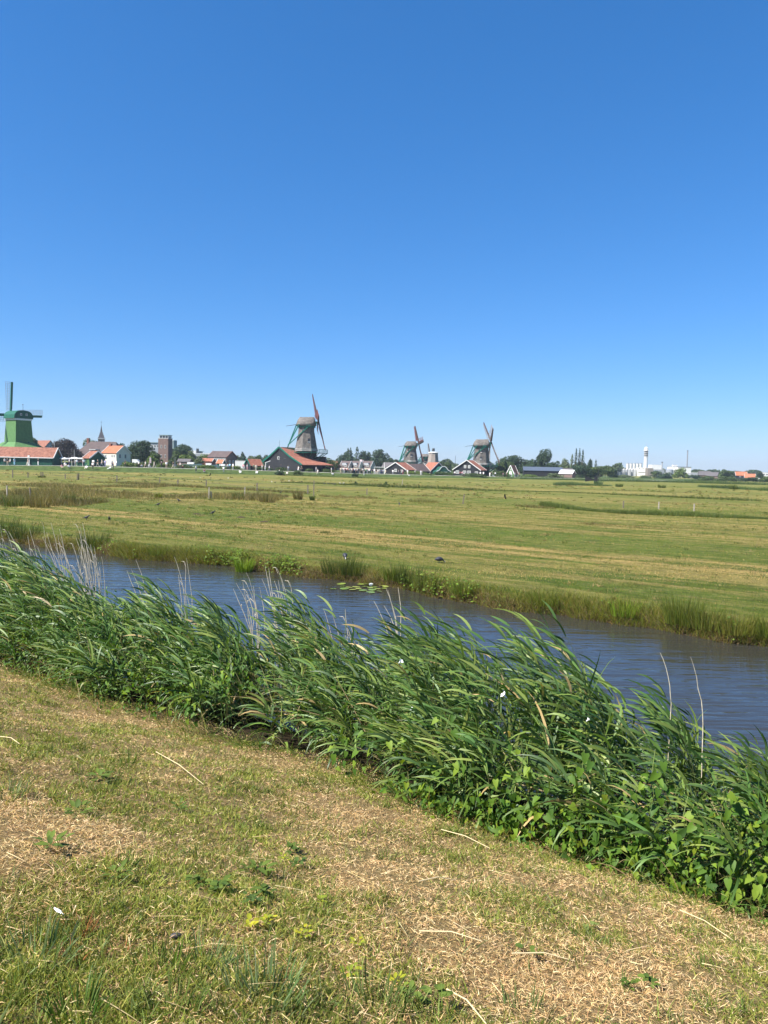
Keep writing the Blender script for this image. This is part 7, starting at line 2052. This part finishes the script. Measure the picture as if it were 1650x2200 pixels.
ORD = ['first', 'second', 'third', 'fourth', 'fifth', 'sixth', 'seventh', 'eighth', 'ninth', 'tenth', 'eleventh', 'twelfth', 'thirteenth', 'fourteenth', 'fifteenth', 'sixteenth', 'seventeenth', 'eighteenth', 'nineteenth', 'twentieth']
PEOPLE = {
 'before the long green shed': [(10, 998, 'white', 'black', 'w'), (16, 998, 'black', 'beige', 's'), (22, 998, 'white', 'black', 'w'), (31, 998, 'light blue', 'light blue', 's'), (60.5, 999, 'beige', 'cream', 'w'), (82, 999, 'black', 'white', 's')],
 'sitting on the verge by the parasols': [(133, 1005, 'pink', 'beige', 'x'), (140, 1004, 'white', 'beige', 'x'), (148, 1005, 'white', 'black', 'x')],
 'at the stalls and the green hut': [(149, 1000, 'white', 'navy', 's'), (165, 1001, 'white', 'green', 's'), (180, 1001, 'white', 'black', 's'), (186, 1007, 'white', 'cream', 'x'), (200.5, 1002, 'white', 'khaki', 's'), (199.5, 1008, 'white', 'black', 's'),
     (210, 1001, 'black', 'cream', 'w'), (219, 1002, 'cream', 'grey', 'w'), (226, 1002, 'lavender', 'lavender', 's')],
 'below the orange roofed house': [(237, 1008, 'white', 'white', 'x'), (243.5, 1009, 'black', 'black', 's'), (250, 1002, 'white', 'grey', 's'), (241, 1002, 'grey', 'navy', 's'), (269, 1003, 'black', 'black', 'w')],
 'on the path before the trees': [(298, 1005, 'white', 'black', 's'), (304.5, 1005, 'white', 'black', 'x'), (312.5, 1005, 'white', 'beige', 'w'), (321, 1005.5, 'grey', 'white', 'w'), (331.5, 1006, 'cream', 'cream', 'w'), (347, 1006, 'black', 'black', 's'), (357.5, 1006, 'white', 'beige', 's')],
 'on the path before the boats': [(372, 1007, 'black', 'beige', 'w'), (387, 1007, 'white', 'black', 'w'), (393, 1010, 'dark red', 'black', 'x'), (421, 1014, 'white', 'black', 's'), (439, 1014, 'dark red', 'grey', 'x')],
 'on the path before the brown barn': [(473, 1010, 'white', 'black', 'w'), (480.5, 1015, 'white', 'grey', 's'), (489.5, 1010.5, 'white', 'navy', 's'), (494, 1010.5, 'light blue', 'navy', 's'), (500.5, 1010.5, 'white', 'grey', 's'), (516, 1016, 'white', 'white', 'x')],
 'on the path before the teal edged hut': [(523, 1011, 'pink', 'grey', 's'), (531, 1011.5, 'white', 'pink', 's'), (545, 1011.5, 'green', 'black', 's'), (550, 1012, 'cream', 'cream', 's'), (552, 1017, 'white', 'white', 'x'), (563, 1012.5, 'white', 'grey', 's'), (569.5, 1012.5, 'white', 'white', 's'), (578.5, 1013, 'white', 'grey', 'w')],
 'near the front of the black barn': [(600, 1021, 'white', 'cream', 's'), (619, 1015, 'white', 'grey', 's'), (617, 1019, 'white', 'beige', 'x'), (641, 1014.5, 'white', 'white', 'w'), (648, 1014.5, 'black', 'black', 'w'), (679, 1016, 'grey', 'grey', 's'), (682.5, 1020, 'white', 'cream', 'w')],
 'before the end of the sweeping red roof': [(712, 1018, 'white', 'cream', 's'), (714.5, 1021, 'white', 'black', 'x'), (732, 1018, 'cream', 'beige', 's'), (737, 1018, 'white', 'cream', 's'), (742, 1018, 'black', 'black', 's'), (747, 1018, 'red', 'grey', 's'), (734.5, 1017.3, 'black', 'navy', 's'), (739.5, 1017.4, 'pink', 'white', 's'), (744.5, 1017.5, 'white', 'black', 'w'), (750, 1017.7, 'white', 'beige', 's')],
 'in the crowd left of the pergola': [(753, 1018, 'beige', 'cream', 's'), (757, 1018, 'black', 'black', 's'), (761, 1018.5, 'white', 'navy', 's'), (764.5, 1018, 'pink', 'beige', 's'), (768, 1018, 'white', 'grey', 's'), (773, 1018.5, 'navy', 'beige', 's'), (777, 1018.5, 'khaki', 'black', 's'), (782, 1022.5, 'white', 'white', 's'),
     (786.5, 1019, 'green', 'black', 's'), (791, 1019, 'white', 'black', 's'), (796, 1019, 'grey', 'navy', 's'), (755, 1017.6, 'white', 'beige', 's'), (759, 1017.5, 'red', 'black', 's'), (766.5, 1017.8, 'white', 'black', 'w'), (770.5, 1017.8, 'black', 'grey', 's'), (779.5, 1018, 'white', 'beige', 's'), (788.5, 1018.3, 'pink', 'white', 's'), (793.5, 1018.3, 'white', 'navy', 's'), (800.5, 1021, 'black', 'black', 's'), (804, 1019.5, 'white', 'grey', 's')],
 'beside the white post and pergola': [(808, 1019, 'black', 'beige', 's'), (812, 1019.5, 'white', 'cream', 's'), (816, 1019.4, 'cream', 'grey', 's'), (823.5, 1020, 'white', 'black', 's'), (820, 1020, 'blue', 'navy', 's'), (828, 1020, 'cream', 'cream', 'w')],
 'before the barn of the middle mill': [(844, 1020, 'white', 'grey', 's'), (856, 1020, 'grey', 'navy', 's'), (860.5, 1020.5, 'black', 'black', 's'), (865.5, 1020.5, 'pink', 'red', 's'), (875.5, 1020.5, 'white', 'cream', 's'), (879, 1024, 'white', 'black', 'x'), (891.5, 1021, 'white', 'black', 's'), (904, 1021, 'white', 'white', 's'), (906.5, 1021, 'cream', 'grey', 's'), (923.5, 1024.5, 'white', 'navy', 'x')],
 'before the black gabled house': [(977, 1022, 'white', 'black', 's'), (988.5, 1023, 'dark red', 'black', 's'), (993, 1023, 'pink', 'grey', 's'), (997, 1027, 'black', 'black', 's'), (1032, 1024, 'white', 'black', 's'), (1038.5, 1024, 'white', 'grey', 's')],
 'at the foot of the right mill': [(1052, 1027.5, 'white', 'white', 's'), (1055.5, 1025, 'black', 'black', 's'), (1059, 1027, 'white', 'grey', 'x'), (1064, 1024.5, 'white', 'black', 's')],
 'near the green peaked hut': [(1081, 1025, 'pink', 'beige', 's'), (1088.5, 1025, 'red', 'red', 's'), (1099, 1026, 'white', 'white', 's'), (1106, 1026, 'grey', 'grey', 's'), (1111.5, 1026.5, 'black', 'grey', 's'), (1116, 1025.5, 'dark red', 'black', 's')],
}
rp = random.Random(12)
for where, lst in PEOPLE.items():
    lst = sorted(lst)
    for i, (px, py, sh, tr_, ps) in enumerate(lst):
        Yp = float(np.interp(px, _pp, _pY)) + 1.4
        pathy = float(np.interp(px, _pp, _py))
        low_ = py - pathy
        if low_ > 3.5: Yp -= min(6.0, 2.0 + low_ * 0.5)
        pos = at(px, py, Yp)
        if low_ <= 3.5: pos.z = float(np.interp(px, _pp, _pz)) + 0.03
        o = bpy.data.objects.new('person', BODY[{'w': 'walk', 's': 'stand', 'x': 'sit'}[ps]])
        C.objects.link(o)
        o.location = pos
        s_ = rp.uniform(0.95, 1.07)
        o.scale = (s_ * 1.35, s_ * 1.35, s_ * 1.1)
        o.rotation_euler = (0, 0, rp.choice([R(90), R(-90), R(80), R(-75)]) if ps == 'w' else rp.uniform(0, 6.28) if ps == 's' else rp.uniform(-0.8, 0.8))
        for j, mt in enumerate((SKIN, CM[sh], CM[tr_], rp.choice(HAIRS))):
            o.material_slots[j].link = 'OBJECT'
            o.material_slots[j].material = mt
        verb = {'w': 'walking', 's': 'standing', 'x': 'sitting'}[ps]
        rank = ORD[i] + ' from the left' if len(lst) > 1 else 'alone'
        wh = where.replace('sitting ', '')
        tag(o, 'person in %s %s, %s, %s' % (sh, verb, rank, wh), 'person', 'people along the footpath')

# ------------------------------------------------------------------ summer haze: one closed box of thin even air round everything
m = MB(); m.box(-2700, 2700, -2600, 2750, -8.0, 44.0)
hz = m.build('haze', None)
hm = bpy.data.materials.new('haze_air'); hm.use_nodes = True
hn = hm.node_tree
hn.nodes.remove(hn.nodes['Principled BSDF'])
pv = hn.nodes.new('ShaderNodeVolumePrincipled')
pv.inputs['Color'].default_value = (0.80, 0.90, 1.0, 1)
pv.inputs['Density'].default_value = 0.00016
pv.inputs['Anisotropy'].default_value = 0.2
hn.links.new(pv.outputs['Volume'], hn.nodes['Material Output'].inputs['Volume'])
hz.data.materials.append(hm)
tag(hz, kind='stuff')
scene.cycles.volume_bounces = 0
